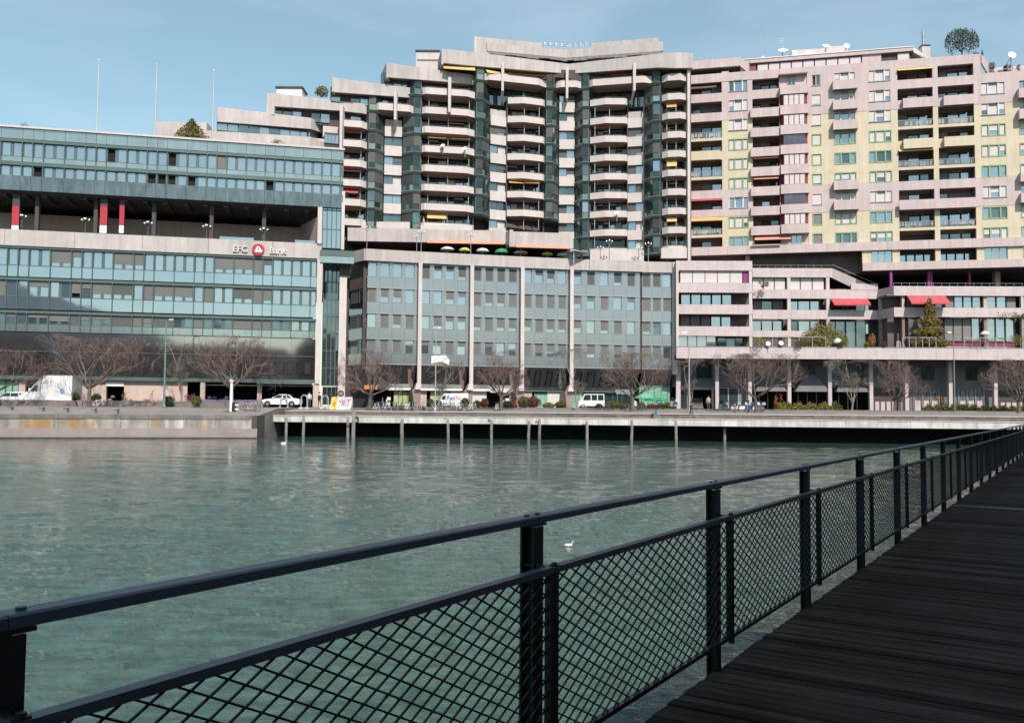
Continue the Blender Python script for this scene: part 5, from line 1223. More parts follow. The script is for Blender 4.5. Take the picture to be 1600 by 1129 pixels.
    part('pent_roof','pink',t,lambda b:b.hexa([P(U(1553,-5),-4.5,55.3),P(UE,-4.5,55.3),P(UE,-8,56.9),P(U(1553,-5),-8,56.9),P(U(1553,-5),-4.5,55.6),P(UE,-4.5,55.6),P(UE,-8,57.3),P(U(1553,-5),-8,57.3)]))
    for px in (1556,1576,1597): quick('roof_rib',D,U(px,-4),U(px+2.5,-4),55.3,56.3,-5.4,-4.3,'frame_magenta',t)
    part('terrace_rail','frame_grey',t,lambda b:([b.fb(D,a_+i*1.5,a_+i*1.5+.05,53.8,54.3,-.3,-.25) for i in range(int((UE-a_)/1.5))],b.fb(D,a_,UE,54.28,54.33,-.3,-.25)))
    quick('return_wall',D,a_-.6,a_+.02,53.4,55.38,-6,-.5,'loggia',t)
    part('return_parapet','pink',t,lambda b:b.hexa([P(a_,.04,55.35),P(a_+1.9,-3.2,54.6),P(a_+1.7,-3.5,54.6),P(a_,-.35,55.35),P(a_,.04,56.75),P(a_+1.9,-3.2,56.5),P(a_+1.7,-3.5,56.5),P(a_,-.35,56.75)]))
block()
# ================================================================== TREES AND PLANTS
def bare_tree(px, Y, zb, h, w_, label, pale=False, upright=False, seed=0, cat='tree', group='bare trees along the quay', trunk=.38, dens=1.0):
    r = random.Random(seed); x = xat(px,Y); t = thing('bare_tree',label,cat,(x,Y,zb),0,group)
    tk = MB(); br = MB(); H = h; ft = H*trunk
    def vec(d, spread):
        a = d.orthogonal().normalized(); a.rotate(Matrix.Rotation(r.uniform(0,6.28),3,d)); return (d*math.cos(spread)+a*math.sin(spread)).normalized()
    tr = max(.10,.022*H*(1.3 if not upright else .8))
    j = lambda s: r.uniform(-s,s)
    top = Vector((j(.15),j(.15),ft)); tk.tube([(0,0,-.3),(0,0,.1),(top.x*.5,top.y*.5,ft*.5),top],[tr*1.5,tr*1.15,tr,tr*.9],8)
    def grow(p, d, ln, rad, lv):
        if lv == 0: return
        nseg = 3; pts = [p]; rr = [rad]; q = Vector(p); dd = Vector(d)
        for i in range(nseg):
            dd = (dd+Vector((j(.28),j(.28),j(.16)+(.10 if lv>1 else .02)))).normalized()
            q = q+dd*ln/nseg
            ex = abs(q.x)/(w_/2)
            if ex > 1 : dd.x *= .3
            if q.z > H: dd.z = -abs(dd.z)*.2; q.z = H-r.uniform(0,.3)
            pts.append(q.copy()); rr.append(max(.008,rad*(1-.5*(i+1)/nseg)))
        big = lv >= 4
        (tk if lv>=5 else br).tube(pts,rr,5 if lv>=4 else 3,cap=False)
        n = {5:4,4:4,3:4,2:5,1:0}.get(lv,0)
        n = max(2,int(n*dens)) if lv>1 else 0
        for i in range(n):
            f_ = .3+.7*(i+1)/n; k = min(nseg-1,int(f_*nseg)); pp = pts[k].lerp(pts[min(nseg,k+1)],f_*nseg-k if k<nseg else 0)
            grow(pp, vec(dd, r.uniform(.4,.95) if not upright else r.uniform(.25,.6)), ln*r.uniform(.5,.75), max(.008,rr[k]*.55), lv-1)
    nl = 6 if not upright else 3
    for i in range(nl):
        a = i*6.28/nl+j(.4); el = r.uniform(.25,.9) if not upright else r.uniform(.95,1.3)
        d = Vector((math.cos(a)*math.cos(el)*1.15,math.sin(a)*math.cos(el)*.8,math.sin(el))).normalized()
        grow(top.copy()-Vector((0,0,r.uniform(0,ft*.12))), d, min(w_*.42,(H-ft)*.75)*r.uniform(.8,1.1), tr*.55, 5)
    if upright: grow(top.copy(), Vector((j(.05),j(.05),1)), (H-ft)*.85, tr*.7, 5)
    else: grow(top.copy(), Vector((j(.2),j(.2),1)).normalized(), (H-ft)*.6, tr*.6, 5)
    tk.build('trunk','bark_pale' if pale else 'bark',t,local=True); br.build('branches','twig_pale' if pale else 'twig',t,local=True)
    return t
TR = [ # px, Y, zbase, top y, width px, label, pale, upright
 (-6,92,2.75,545,110,'bare tree cut off by the left edge of the photo',False,False),
 (139,92,2.75,524,135,'large wide bare tree in front of the white truck',False,False),
 (284,98.5,2.9,537,70,'thin bare tree just right of the tall green lamp post',True,True),
 (362,99,2.9,522,115,'broad bare tree with reddish twigs behind the white forked lamp post',False,False),
 (577,98,2.64,545,95,'wide bare tree in front of the orange shop sign, right of the advertising board',False,False),
 (686,101,2.68,566,36,'slim upright bare tree under the white hanging sheet',True,True),
 (783,97.5,2.64,549,78,'round bare tree between two office pillars above the shrubs',False,False),
 (902,99,2.66,548,34,'slim bare sapling beside the fourth office pillar',True,True),
 (988,96.5,2.64,552,100,'spreading bare tree in front of the green parasols',False,False),
 (1077,104,2.8,562,40,'pale feathery bare tree behind the lamp post at the arcade corner',True,True),
 (1182,95,2.62,553,112,'wide low bare tree in front of the parked scooters',False,False),
 (1330,97,2.66,562,58,'pale upright bare tree before the second arcade awning',True,True),
 (1398,97,2.66,563,78,'bare tree with a forked trunk between the arcade columns',False,False),
 (1592,94,2.6,560,90,'bare tree at the right edge of the photo',False,False)]
for i,(px,Y,zb,yt,wp,lab,pale,up) in enumerate(TR):
    h = ony(px,yt,Y).z-zb; bare_tree(px,Y,zb,h,wp*Y/F,lab,pale,up,seed=11+i,trunk=.28 if not up else .2,dens=1.0)
def leafy(name, px, Y, zb, zt_, wm, m, label, cat, shape='round', n=900, ls=.14, depth=None, group=None, stem=True, seed=1, rz=0, ysq=1.0):
    r = random.Random(seed); x = xat(px,Y); t = thing(name,label,cat,(x,Y,zb),0,group); H = zt_-zb; b = MB()
    lob = [(r.uniform(-.5,.5),r.uniform(-.5,.5),r.uniform(.2,.95),r.uniform(.25,.5)) for _ in range(9)]
    for i in range(n):
        if shape=='cone':
            hh = 1-math.sqrt(r.random()); hh = max(.02,min(.99,hh)); rad = (1-hh)*.5*(.8+.35*math.sin(hh*34+r.uniform(-.6,.6)))+.02; a = r.uniform(0,6.28); q = r.random()**.35*rad
            p = Vector((math.cos(a)*q*wm,math.sin(a)*q*wm,hh*H))
        elif shape=='round':
            while True:
                v = Vector((r.uniform(-1,1),r.uniform(-1,1),r.uniform(-1,1)))
                if .35 < v.length < 1: break
            v *= (.86+.14*math.sin(v.x*5+seed)*math.cos(v.y*6+v.z*4)); p = Vector((v.x*wm/2,v.y*wm/2,(v.z*.5+.5)*H))
        elif shape=='hedge':
            v = Vector((r.uniform(-1,1),r.uniform(-1,1),r.random()**.7)); p = Vector((v.x*wm/2,v.y*(depth or .6),v.z*H*(.85+.2*math.sin(v.x*17+seed)+.1*math.sin(v.x*41))))
        elif shape=='pine':
            a = r.uniform(0,6.28); q = math.sqrt(r.random()); bt = .36+.22*(1-q)+.10*math.sin(a*4+q*3); tp = .66+.34*math.sqrt(max(0,1-q*q))+.05*math.sin(a*6+q*7); p = Vector((math.cos(a)*q*wm/2,math.sin(a)*q*wm/2,H*(tp-(tp-bt)*r.random()**1.5)))
        elif shape=='dome':
            a = r.uniform(0,6.28); q = math.sqrt(r.random()); e_ = .80+.2*math.sin(a*5+q*9)*math.cos(a*3); top_ = 1-.55*q**2.2; p = Vector((math.cos(a)*q*wm/2,math.sin(a)*q*wm/2,H*(top_*e_-r.random()**1.6*.42)))
        elif shape=='umbrella':
            l = lob[r.randrange(9)]; v = Vector((r.gauss(0,.42),r.gauss(0,.42),r.gauss(0,.34))); p = Vector(((l[0]*1.5+v.x*l[3])*wm/2*1.1,(l[1]*1.5+v.y*l[3])*wm/2,H*(.72+.27*(1-(l[0]*1.5)**2)*.9+v.z*l[3]*.35)-.05*H))
        else: # loose
            l = lob[r.randrange(9)]; v = Vector((r.gauss(0,.4),r.gauss(0,.4),r.gauss(0,.4))); p = Vector(((l[0]*1.4+v.x*l[3])*wm/2*1.1,(l[1]+v.y*l[3])*wm/2,H*max(.05,(l[2]*.8+.12+v.z*l[3]*.6))))
        p.y *= ysq; d = Vector((r.uniform(-1,1),r.uniform(-1,1),r.uniform(-.6,1))).normalized(); e = d.orthogonal().normalized(); e.rotate(Matrix.Rotation(r.uniform(0,6.28),3,d)); g = d.cross(e); s_ = ls*r.uniform(.5,1.2)
        b.add([p-e*s_,p+g*s_*.45,p+e*s_,p-g*s_*.45],[(0,1,2,3)])
    b.build('foliage',m,t,local=True,kind='stuff')
    if stem:
        s = MB(); s.tube([(0,0,-.1),(0,0,H*.45),(r.uniform(-.1,.1),0,H*.75)],[.05+H*.012,.04+H*.008,.02],6)
        if shape in('umbrella','loose','dome','pine'):
            for l in lob[:6]: s.tube([(0,0,H*.3),((l[0])*wm/2*1.2,l[1]*wm/2,H*.65)],[.03+H*.008,.02],5)
        s.build('trunk','bark',t,local=True)
    return t
def zpx(px,y,Y): return ony(px,y,Y).z
leafy('conifer_tree',1455,132.6,11.3,zpx(1455,464,132.6),7.2,'conifer_gold','golden green cone shaped conifer standing on the terrace','tree','cone',9000,.2,seed=5,ysq=.4)
leafy('willow_tree',1288,133.8,11.3,zpx(1288,497,133.8),7.4,'leaf_spring','fresh yellow green spreading tree on the terrace left of the conifer','tree','dome',7500,.15,seed=6,ysq=.45)
leafy('pine_tree',1514,136.5,corr(56.2,134),zpx(1514,46.5,136.5),5.2,'leaf_dark','umbrella shaped pine tree growing on the pink roof','tree','pine',3000,.14,seed=8,ysq=.6)
leafy('roof_conifer',288,107,zpx(288,217,107),zpx(288,185,107),4.2,'leaf_olive','small ragged conifer on the bank roof','tree','cone',1700,.18,seed=9)
leafy('roof_shrub',22,103,zpx(22,200,103)-.4,zpx(22,192,103),1.3,'leaf_olive','tiny shrub top peeping over the bank roof at far left','shrub','round',160,.1,seed=10,stem=False)
leafy('roof_palm',493,137,zpx(493,152,137),zpx(493,134,137),2.6,'leaf_spring','bushy green shrub on the roof terrace of the left wing','shrub','round',700,.16,seed=12,stem=False)
leafy('roof_grass',424,128,zpx(424,228,128),zpx(424,217,128),1.8,'leaf_olive','sparse dry plant in front of the ribbon windows, left wing','plant','loose',160,.11,seed=13,stem=False)
for i,(px,yt,w_,lab,m) in enumerate(((1560,96,1.4,'green shrub on the right hand roof terrace','leaf_olive'),(1587,99,1.6,'reddish shrub on the right hand roof terrace','leaf_rust'),(1535,81,1.6,'low shrub on the pink roof just right of the pine','leaf_dark'),(1546,78,.6,'small upright conifer on the pink roof right of the pine','leaf_dark'))):
    Y = 137; leafy('roof_shrub',px,Y,zpx(px,yt,Y)-1.6,zpx(px,yt,Y),w_,m,lab,'shrub','round' if w_>.7 else 'cone',400,.11,seed=20+i,stem=False)
# clipped shrubs by the street
SH = [(57,613,'narrow','leftmost of the three dark clipped shrubs before the white truck','leaf_dark',1.0),(65,610.5,'narrow','middle of the three dark clipped shrubs before the white truck','leaf_dark',1.05),(74,610.5,'rust','right hand rusty edged shrub of the three before the white truck','leaf_olive',1.1),
 (116.5,611,'','round clipped shrub right behind the end of the white truck','leaf_dark',1.2),(150,613,'','round clipped shrub just right of the big tree trunk at left','leaf_dark',1.15),(263,617.5,'','small dark shrub at the foot of the tall green lamp post','leaf_dark',1.2),(307,618,'','olive shrub left of the first garage pillar','leaf_olive',1.1),
 (672.5,622,'','green clipped shrub left of the pole with the white sheet','leaf_dark',1.0),(684.5,623.5,'','green clipped shrub right of the pole with the white sheet','leaf_dark',1.0),(726.5,620,'','tall green clipped shrub in front of the parcel van rear','leaf_dark',1.15),(745.5,624.5,'','low green clipped shrub two places right of the parcel van','leaf_dark',1.05),(757,621,'','rusty brown clipped shrub beside the low green one','leaf_rust',1.05),
 (793,624.5,'','round green shrub right of the round bare tree','leaf_dark',1.2),(818,617,'','brown and green shrub arching over parked motorbikes','leaf_olive',1.6),(834,617,'','rust brown bush beside the turquoise shopfront','leaf_rust',1.8),(857,628,'','low yellow green bush before the turquoise shop window','leaf_spring',1.5),
 (876,626,'','round olive bush left of the fourth office pillar foot','leaf_olive',1.6),(936,630,'','small rusty bush right of the pickup','leaf_rust',.9),(958,625,'','big round olive bush left of the spreading bare tree','leaf_olive',1.9),(979,629.5,'','low olive bush just left of the spreading tree trunk','leaf_olive',1.3),(1001.5,627,'','olive bush directly under the big green parasol','leaf_olive',1.1),(1018,630,'','rusty low bush behind the walker in jeans','leaf_rust',1.3),(1032,628,'','olive bush right of the walker in jeans','leaf_olive',1.1),(1042,627.5,'','rightmost olive bush before the arcade','leaf_olive',1.2)]
for i,(px,yt,k,lab,m,w_) in enumerate(SH):
    Y = 104 if px>400 else 96.5; zt_ = zpx(px,yt,Y); leafy('clipped_shrub',px,Y,3.0,max(zt_,3.7),w_*1.05,m,lab,'shrub','round',1300,.105,group='clipped shrubs along the street',seed=40+i,stem=False)
for px,yt,w_,m,lab in ((146,618,.9,'flower_pink','pink flowering bush at the foot of the big tree at left'),(200,612,1.4,'leaf_spring','light green bush left of the pink flowers'),(233,622,3.6,'flower_pink','long pink flowering bush before the pink wall'),(298,612,1.6,'flower_pink','magenta flowering bush next to the thin bare tree'),):
    leafy('flowering_bush',px,97.5,2.85,zpx(px,yt,97.5),w_,m,lab,'bush','loose',260,.10,seed=int(px),stem=False)
# hedges
for px,w_,yt,lab in ((1228,2.6,631,'short start of the hedge left of the orange bush'),(1263,7.2,629,'long green clipped hedge right of the orange bush'),(1478,5.0,632,'green hedge left of the right hand lamp post'),(1507,2.6,632,'short green hedge directly right of the lamp post'),(1565,5.5,634,'long green hedge at the right edge')):
    Y = 98.5; leafy('hedge',px,Y,2.8,zpx(px,yt,Y),w_,'leaf_spring' if px<1300 else 'leaf_olive',lab,'hedge','hedge',int(1900*w_/2.6),.11,depth=.5,group='hedges before the arcade',seed=int(px),stem=False)
leafy('orange_bush',1216,98.5,2.8,zpx(1216,613,98.5),.9,'leaf_orange','bright orange upright bush between scooters and hedge','bush','loose',260,.09,seed=77,stem=False)
leafy('orange_bush',1466,110,3.0,zpx(1466,618,110),1.3,'leaf_orange','orange flowering bush before the pink arcade panels','bush','loose',200,.09,seed=78,stem=False)
for i,(px,yt,yb,w_,m,lab) in enumerate(((1187,525,541,2.3,'leaf_spring','bright green bush at the left of the terrace'),(1250,530,543,1.6,'leaf_olive','low bush under the spreading terrace tree'),(1315,531,543,1.2,'leaf_olive','small olive bush right of the spreading terrace tree'),(1364,519,543,1.2,'leaf_orange','orange tinted upright bush on the terrace'),(1382,533,543,1.0,'leaf_dark','small dark bush right of the orange terrace bush'),(1355,533,543,.8,'leaf_spring','small yellow green bush left of the orange terrace bush'),(1533,530,543,4.6,'flower_pink','dark red heather patch in a terrace planter'),(1590,520,543,2.4,'leaf_spring','yellow green bush at the right end of the terrace'),(1600,488,500,1.6,'leaf_olive','trailing plant over the parapet at the right edge'),(1195,440,452,1.8,'leaf_olive','dry shrub hanging over the upper parapet at the left setback'),(1580,487,498,4.0,'leaf_spring','thin climbing plant along the right parapet'))):
    Y = 131 if yb>540 else (134.5 if px>1400 else 138.5); leafy('terrace_bush',px,Y,zpx(px,yb,Y),zpx(px,yt,Y),w_,m,lab,'bush','loose' if yb<510 else 'round',500,.10,seed=90+i,stem=False)
# trained vines on the terrace pergola
def pergola():
    Bf = Fac(1057,132.2,1680,129.6,552)
    for a,b,lab in ((1186,1290,'bare twisted vines on a pergola in front of the spreading terrace tree'),(1410,1462,'thin metal pergola left of the conifer on the terrace'),(1506,1568,'bare grey vines on a pergola right of the conifer')):
        u0,u1 = Bf.U(a,530,-.6),Bf.U(b,530,-.6); t = thing('pergola',lab,'pergola',Bf.pt(u0,-.6,11.25))
        part('frame','pole_grey',t,lambda m:([m.fb(Bf,u,u+.07,11.25,14.0,-.65,-.58) for u in np.arange(u0,u1+.1,(u1-u0)/5)],m.fb(Bf,u0,u1,13.95,14.03,-.66,-.57)))
        def vn(m):
            for k in range(26):
                u = rng.uniform(u0,u1); pts = []
                for s in range(5): pts.append(Bf.pt(u+rng.uniform(-.2,.2),-.6+rng.uniform(-.15,.15),13.7+rng.uniform(-.5,.45))); u += rng.uniform(.1,.5)
                m.tube(pts,.022,3,cap=False)
        part('vine','twig_pale',t,vn)
pergola()
# ================================================================== POLES, LAMPS, DISHES
def pole_lamp(px,Y,zb,yt,label,m='pole_grey',r=.09,arm=.7,side=1,name='street_lamp'):
    x = xat(px,Y); H = ony(px,yt,Y).z-zb; t = thing(name,label,'lamp post',(x,Y,zb),0,'tall street lamps')
    part('pole',m,t,lambda b:b.tube([(0,0,0),(0,0,1.2),(0,0,H-.35),(side*arm*.35,-.05,H-.08),(side*arm,-.1,H)],[r*1.3,r,r*.6,r*.55,r*.5],8),local=True)
    part('base',m,t,lambda b:b.lathe([(r*2,0),(r*2,.25),(r*1.2,.4)],n=10),local=True)
    part('lamp_head','off_white' if m=='lamp_green' else 'pole_grey',t,lambda b:b.hexa([(side*arm*.9,-.14,H-.08),(side*(arm+.42),-.14,H-.05),(side*(arm+.42),.06,H-.05),(side*arm*.9,.06,H-.08),(side*arm*.9,-.1,H+.04),(side*(arm+.36),-.1,H+.05),(side*(arm+.36),.02,H+.05),(side*arm*.9,.02,H+.04)]),local=True)
mat('lamp_green',(.16,.26,.25),.4,metal=.3,var=.1)
pole_lamp(256,92.4,2.8,499,'tall pale green street lamp between the two big bare trees at left','lamp_green',.11,.35)
pole_lamp(680,95,2.64,512,'thin tall street lamp holding the white sheet','pole_grey',.07,.2)
pole_lamp(1077,93,2.12,519,'slender street lamp behind the walker in black','pole_grey',.08,.3,-1)
pole_lamp(1492,93,2.12,519,'tall dark street lamp before the arcade at right','grey_paint',.07,.3,-1)
# white forked lamp on the left
x = xat(361,90); t = thing('forked_lamp','thick white lamp post with a spread winged metal head, above the wall end','lamp post',(x,90,2.5))
H = zpx(361,592,90)-2.5
part('post','white_paint',t,lambda b:b.tube([(0,0,0),(0,0,H)],[.17,.13],12),local=True)
for a,bb,c in ((-1.1,.62,.1),(-.9,.3,.4),(.5,.15,0),(.45,.35,-.2),(-.2,.5,.1)):
    part('wing','sea_glass_panel',t,lambda b:b.hexa([(0,-.15,H-.1),(a,c-.2,H+bb-.05),(a,c+.15,H+bb-.05),(0,.15,H-.1),(0,-.15,H+.04),(a,c-.2,H+bb+.03),(a,c+.15,H+bb+.03),(0,.15,H+.04)]),local=True)
part('collar','off_white',t,lambda b:b.lathe([(.17,H-.35),(.22,H-.3),(.22,H-.1),(.15,H)],n=10),local=True)
# the white hanging sheet
b = MB(); pts = []; Y = 94.8; nx, nz_ = 12, 6
g = [(674,556),(697.5,554.5),(702,561),(700,569.5),(694,566.5),(690,565),(677,568.5)]
cols_ = []
for i in range(nx+1):
    s = i/nx; px = 674+28*s - .4*math.sin(s*3); yt_ = 555.8-1.3*min(1,s/.8)+(0 if s<.82 else (s-.82)/.18*6); yb_ = 568.5-(3.6*math.sin(min(1,s/.85)*math.pi*.9)) + (1.5 if s>.85 else 0)
    cols_.append([(ony(px,yt_+(yb_-yt_)*k/nz_,Y)) for k in range(nz_+1)])
v = [(p.x,p.y+.12*math.sin(i*1.1+k*.8),p.z) for i,c in enumerate(cols_) for k,p in enumerate(c)]; v2 = [(a,b_+.03,c) for a,b_,c in v]
n_ = nz_+1; fs = [(i*n_+k,(i+1)*n_+k,(i+1)*n_+k+1,i*n_+k+1) for i in range(nx) for k in range(nz_)]
b.add(v,fs); b.add(v2,fs); b.smooth=True; o = b.build('hanging_sheet','white_paint'); tag(o,'white banner sheet hanging from the thin street lamp above a slim tree','banner')
# roof flag poles
for px,yt,yb,lab in ((152,95,207,'leftmost of the three tall flagpoles on the bank roof'),(243,102,212,'middle of the three tall flagpoles on the bank roof'),(332.5,111,219,'rightmost of the three tall flagpoles on the bank roof')):
    Y = 107.5; zb = zpx(px,yb,Y)-.7; zt_ = zpx(px,yt,Y); x = xat(px-.009*(636-yb),Y); x = ony(px-1,yb,Y).x; t = thing('flagpole',lab,'flagpole',(x,Y,zb),0,'flagpoles on the bank roof')
    part('pole','pole_grey',t,lambda b:b.tube([(0,0,0),(0,0,zt_-zb)],[.12,.06],8),local=True); part('finial','white_paint',t,lambda b:b.lathe([(.02,0),(.1,.05),(.1,.12),(.01,.18)],(0,0,zt_-zb),8),local=True)
def antenna(px,Y,yb,yt,label,bars=0,r=.03):
    zb,zt_ = zpx(px,yb,Y),zpx(px,yt,Y); p = ony(px,yb,Y); b = MB(); b.tube([(p.x,Y,zb-.6),(p.x,Y,zt_)],r,5)
    for i in range(bars): b.box(p.x-.45,p.x+.45,Y-.02,Y+.02,zt_-.3-i*.35,zt_-.26-i*.35)
    tag(b.build('antenna','pole_grey'),label,'antenna')
antenna(1197,146,92,14,'very thin tall radio mast on the pink roof, left of the dishes',0,.035)
antenna(1221,147,76,58,'small barred aerial above the largest dish',3)
antenna(670,146,80,74,'tiny rod aerial on the roof hut cap',0)
antenna(1043,139,84,80,'tiny rod aerial at the right end of the top parapet',0)
def dish(px,py,rp,Y,label,aim=(-.35,-1,.75),yfoot=None):
    p = ony(px,py,Y); r = rp*Y/F; t = thing('satellite_dish',label,'satellite dish',(p.x,Y,zpx(px,yfoot or py+rp+4,Y)),0,'satellite dishes on the roof')
    a = Vector(aim).normalized(); q = a.to_track_quat('Z','Y').to_matrix().to_4x4(); b = MB()
    prof = [(r*s,r*.32*s*s) for s in (0.02,.3,.55,.8,1.0)]; b.lathe(prof,n=20); b.lathe([(r*s,r*.32*s*s-.03) for s in (0.02,.5,1.0)],n=20); b.tube([(0,-r*.8,r*.2),(0,0,r*.9)],.02,4); b.box(-.06,.06,-.06,.06,r*.85,r*1.0)
    M = Matrix.Translation(p)@q; b.v = [tuple(M@Vector(v)) for v in b.v]; b.smooth=True; b.build('dish','white_paint',t)
    zf = ORI[t.name][0].z; part('mount','grey_paint',t,lambda m:(m.tube([(p.x,Y+.2,zf-.5),(p.x,Y+.15,p.z-.1)],.07,6),m.tube([(p.x-.5,Y+.8,zf-.3),(p.x,Y+.15,p.z-.1)],.04,5)))
dish(1223.5,81,8.2,146,'largest white dish, leftmost of the big ones, tilted up',(-.15,-1,1.3)); dish(1241.5,85,6,147,'faded dish just right of the largest one',(.6,-1,.6)); dish(1264,83,5.2,146.5,'round white dish in the middle of the roof row',(-.3,-1,.5)); dish(1291,74,6.8,145.5,'big white dish near the roof room, tilted up',(.1,-1,1.1)); dish(1322.5,72.5,4.8,145,'rightmost small dish on the roof room',(.1,-1,.35)); dish(1193,91.5,4,146,'small dark grey dish at the left of the roof row',(-.7,-1,.3)); dish(1580.5,87,6.4,136,'single white dish above the right hand roof terrace',(0,-1,.35))
# chimney
f = Fac(1440,141,1454,141,70); t = thing('chimney','roof chimney with a square pale base and a steel flue','chimney',f.pt(.7,-.5,56.5))
quick('base','' or f,f.U(1441,80),f.U(1453.5,80),56,f.Z(1447,72),-1.2,0,'concrete_clean',t); quick('cap',f,f.U(1440.5,80),f.U(1454,80),f.Z(1447,72),f.Z(1447,70),-1.3,.08,'dark_wall',t)
p = f.pt(f.U(1445,60),-.5,0); part('flue','chrome',t,lambda b:(b.tube([(p[0],p[1],f.Z(1445,71)),(p[0],p[1],f.Z(1445,57)),],.26,12),b.tube([(p[0],p[1],f.Z(1445,57)),(p[0],p[1],f.Z(1445,48))],.28,12)))
# multi globe lamps on terraces
def globe_lamp(px,yt,yb,Y,label,n=3,m='grey_paint',sm='lamp_glass'):
    zb,zt_ = zpx(px,yb,Y),zpx(px,yt,Y); p = ony(px,yb,Y); t = thing('globe_lamp',label,'lamp post',(p.x,Y,zb-.8),0,'globe lamps on the terraces'); H = zt_-zb+.8
    part('pole',m,t,lambda b:(b.tube([(0,0,0),(0,0,H-.45)],[.07,.045],6),b.tube([(-.42,0,H-.25),(-.3,0,H-.45),(.3,0,H-.45),(.42,0,H-.25)],.03,4),b.tube([(0,-.35,H-.2),(0,-.2,H-.4),(0,0,H-.45),(0,0,H-.15)],.03,4)),local=True)
    for k,(dx,dy,dz) in enumerate(((-.42,0,-.12),(.42,0,-.12),(0,-.3,-.05),(0,0,.02))[:n+1]):
        part('globe',sm,t,lambda b:b.lathe([(.02,-.12),(.09,-.09),(.12,0),(.09,.09),(.02,.12)],(dx,dy,H-.05+dz),10),local=True)
for px,lab in ((34,'globe lamp by the first banner column on the bank terrace'),(133,'globe lamp left of the second banner column'),(231,'globe lamp in the middle of the bank terrace'),(322.5,'globe lamp left of the sign on the bank terrace'),(412,'globe lamp above the round emblem')):
    yb = 356+(px/500)*27; globe_lamp(px,yb-22+ (0),yb,ony(px,400,0.1).y*0+100.2+px*.0145,lab,3,'green_metal')
for px,yt,yb,lab,Y in ((573,354,387,'globe lamp nearest the stair tower on the office roof',127.5),(651,368,392,'left lamp of the close pair on the office roof',129),(658,360,391,'right, taller lamp of the close pair on the office roof',128.6),(735.5,365,394,'globe lamp behind the second white parasol',130.3),(813.5,366,398,'globe lamp behind the fifth parasol',131.8),(888,375,400,'globe lamp at the white pointed tent',133.2),(938,385,405,'left lamp of the trio under the right balconies',134),(952,375,405,'middle, taller lamp of the trio under the right balconies',134.2),(998,386,407,'thin pale globe lamp left of the dark one',135),(1013,379,407,'dark globe lamp before the rightmost green bay',135)):
    globe_lamp(px,yt,yb,Y,lab,2 if px<900 else 3,'grey_paint')
# parasols
def parasol(px,py,w_px,h_px,Y,m,label,cat='parasol',group=None,zfoot=None,n=8,name='parasol'):
    p = ony(px,py,Y); R_ = w_px/2*Y/F; hh = h_px*Y/F; zf = zfoot if zfoot else p.z-2.3; t = thing(name,label,cat,(p.x,Y,zf),0,group)
    ztop = p.z+hh/2-zf; b = MB(); v = [(0,0,ztop)]
    for ring,(rr,zz) in enumerate(((.45,.22),(.8,.55),(1,1.0))):
        v += [(R_*rr*math.cos(2*math.pi*k/16),R_*rr*math.sin(2*math.pi*k/16)*1.0,ztop-hh*zz+(.04*R_ if k%2 else 0)*(1 if ring==2 else .3)) for k in range(16)]
    v += [(R_*1.0*math.cos(2*math.pi*k/16),R_*1.0*math.sin(2*math.pi*k/16),ztop-hh-.14+(.03*R_ if k%2 else 0)) for k in range(16)]
    fs = [(0,1+k,1+(k+1)%16) for k in range(16)]
    for r_ in range(3): fs += [(1+r_*16+k,17+r_*16+k,17+r_*16+(k+1)%16,1+r_*16+(k+1)%16) for k in range(16)]
    b.add(v,fs); b.build('canopy',m,t,local=True); part('pole','white_paint',t,lambda q:q.tube([(0,0,0),(0,0,ztop+.08)],.035,6),local=True)
    part('rib','grey_paint',t,lambda q:[q.tube([(0,0,ztop-hh*.9-.1),(R_*.6*math.cos(k*math.pi/4),R_*.6*math.sin(k*math.pi/4),ztop-hh*.5)],.015,3,cap=False) for k in range(8)],local=True)
    return t
PG = 'parasols on the office roof terrace'
for px,py,w_,h_,m,lab in ((699,387,22,5,'off_white','first white parasol from the left on the roof terrace'),(726,388.5,18,5.5,'lime_canvas','left one of the two lime green parasols'),(754,389.5,20,5,'off_white','white parasol between the lime and the dark green one'),(784,391,23,6.5,'green_deep','dark green parasol in the roof terrace row'),(813.5,392.5,22,5,'off_white','white parasol right of the dark green one'),(855,395,18,5,'lime_canvas','right one of the two lime green parasols'),(879,396,18,5,'off_white','last white parasol before the pointed tent')):
    parasol(px,py,w_,h_,133,m,lab,group=PG,zfoot=24.4)
f = Fac(888,131.8,917,133.4,394); P = f.pt; W = f.len; t = thing('pointed_tent','white pointed canvas tent at the right end of the roof terrace','tent',P(1.4,0,24.4))
zc = f.Z(889,388.5); ze = f.Z(915,397)
part('canopy','white_paint',t,lambda b:b.add([P(.1,1.6,ze+.05),P(W,1.2,ze),P(W,-1.5,ze),P(.1,-1.6,ze+.05),P(.2,0,zc)],[(0,1,4),(1,2,4),(2,3,4),(3,0,4)])); part('pole','white_paint',t,lambda b:[b.tube([P(u,d,24.4),P(u,d,ze)],.04,5) for u in (.2,W-.1) for d in (1.2,-1.3)])
parasol(1006,617,32,8,116,'green_canvas','large pale green parasol in front of the teal shopfront',zfoot=3.06,name='parasol')
parasol(1020,621,26,6,119,'green_deep','darker green parasol half behind the large pale one',zfoot=3.06)
parasol(1034,622.5,16,5,121,'green_deep','small green parasol, rightmost of the three at street level',zfoot=3.06)
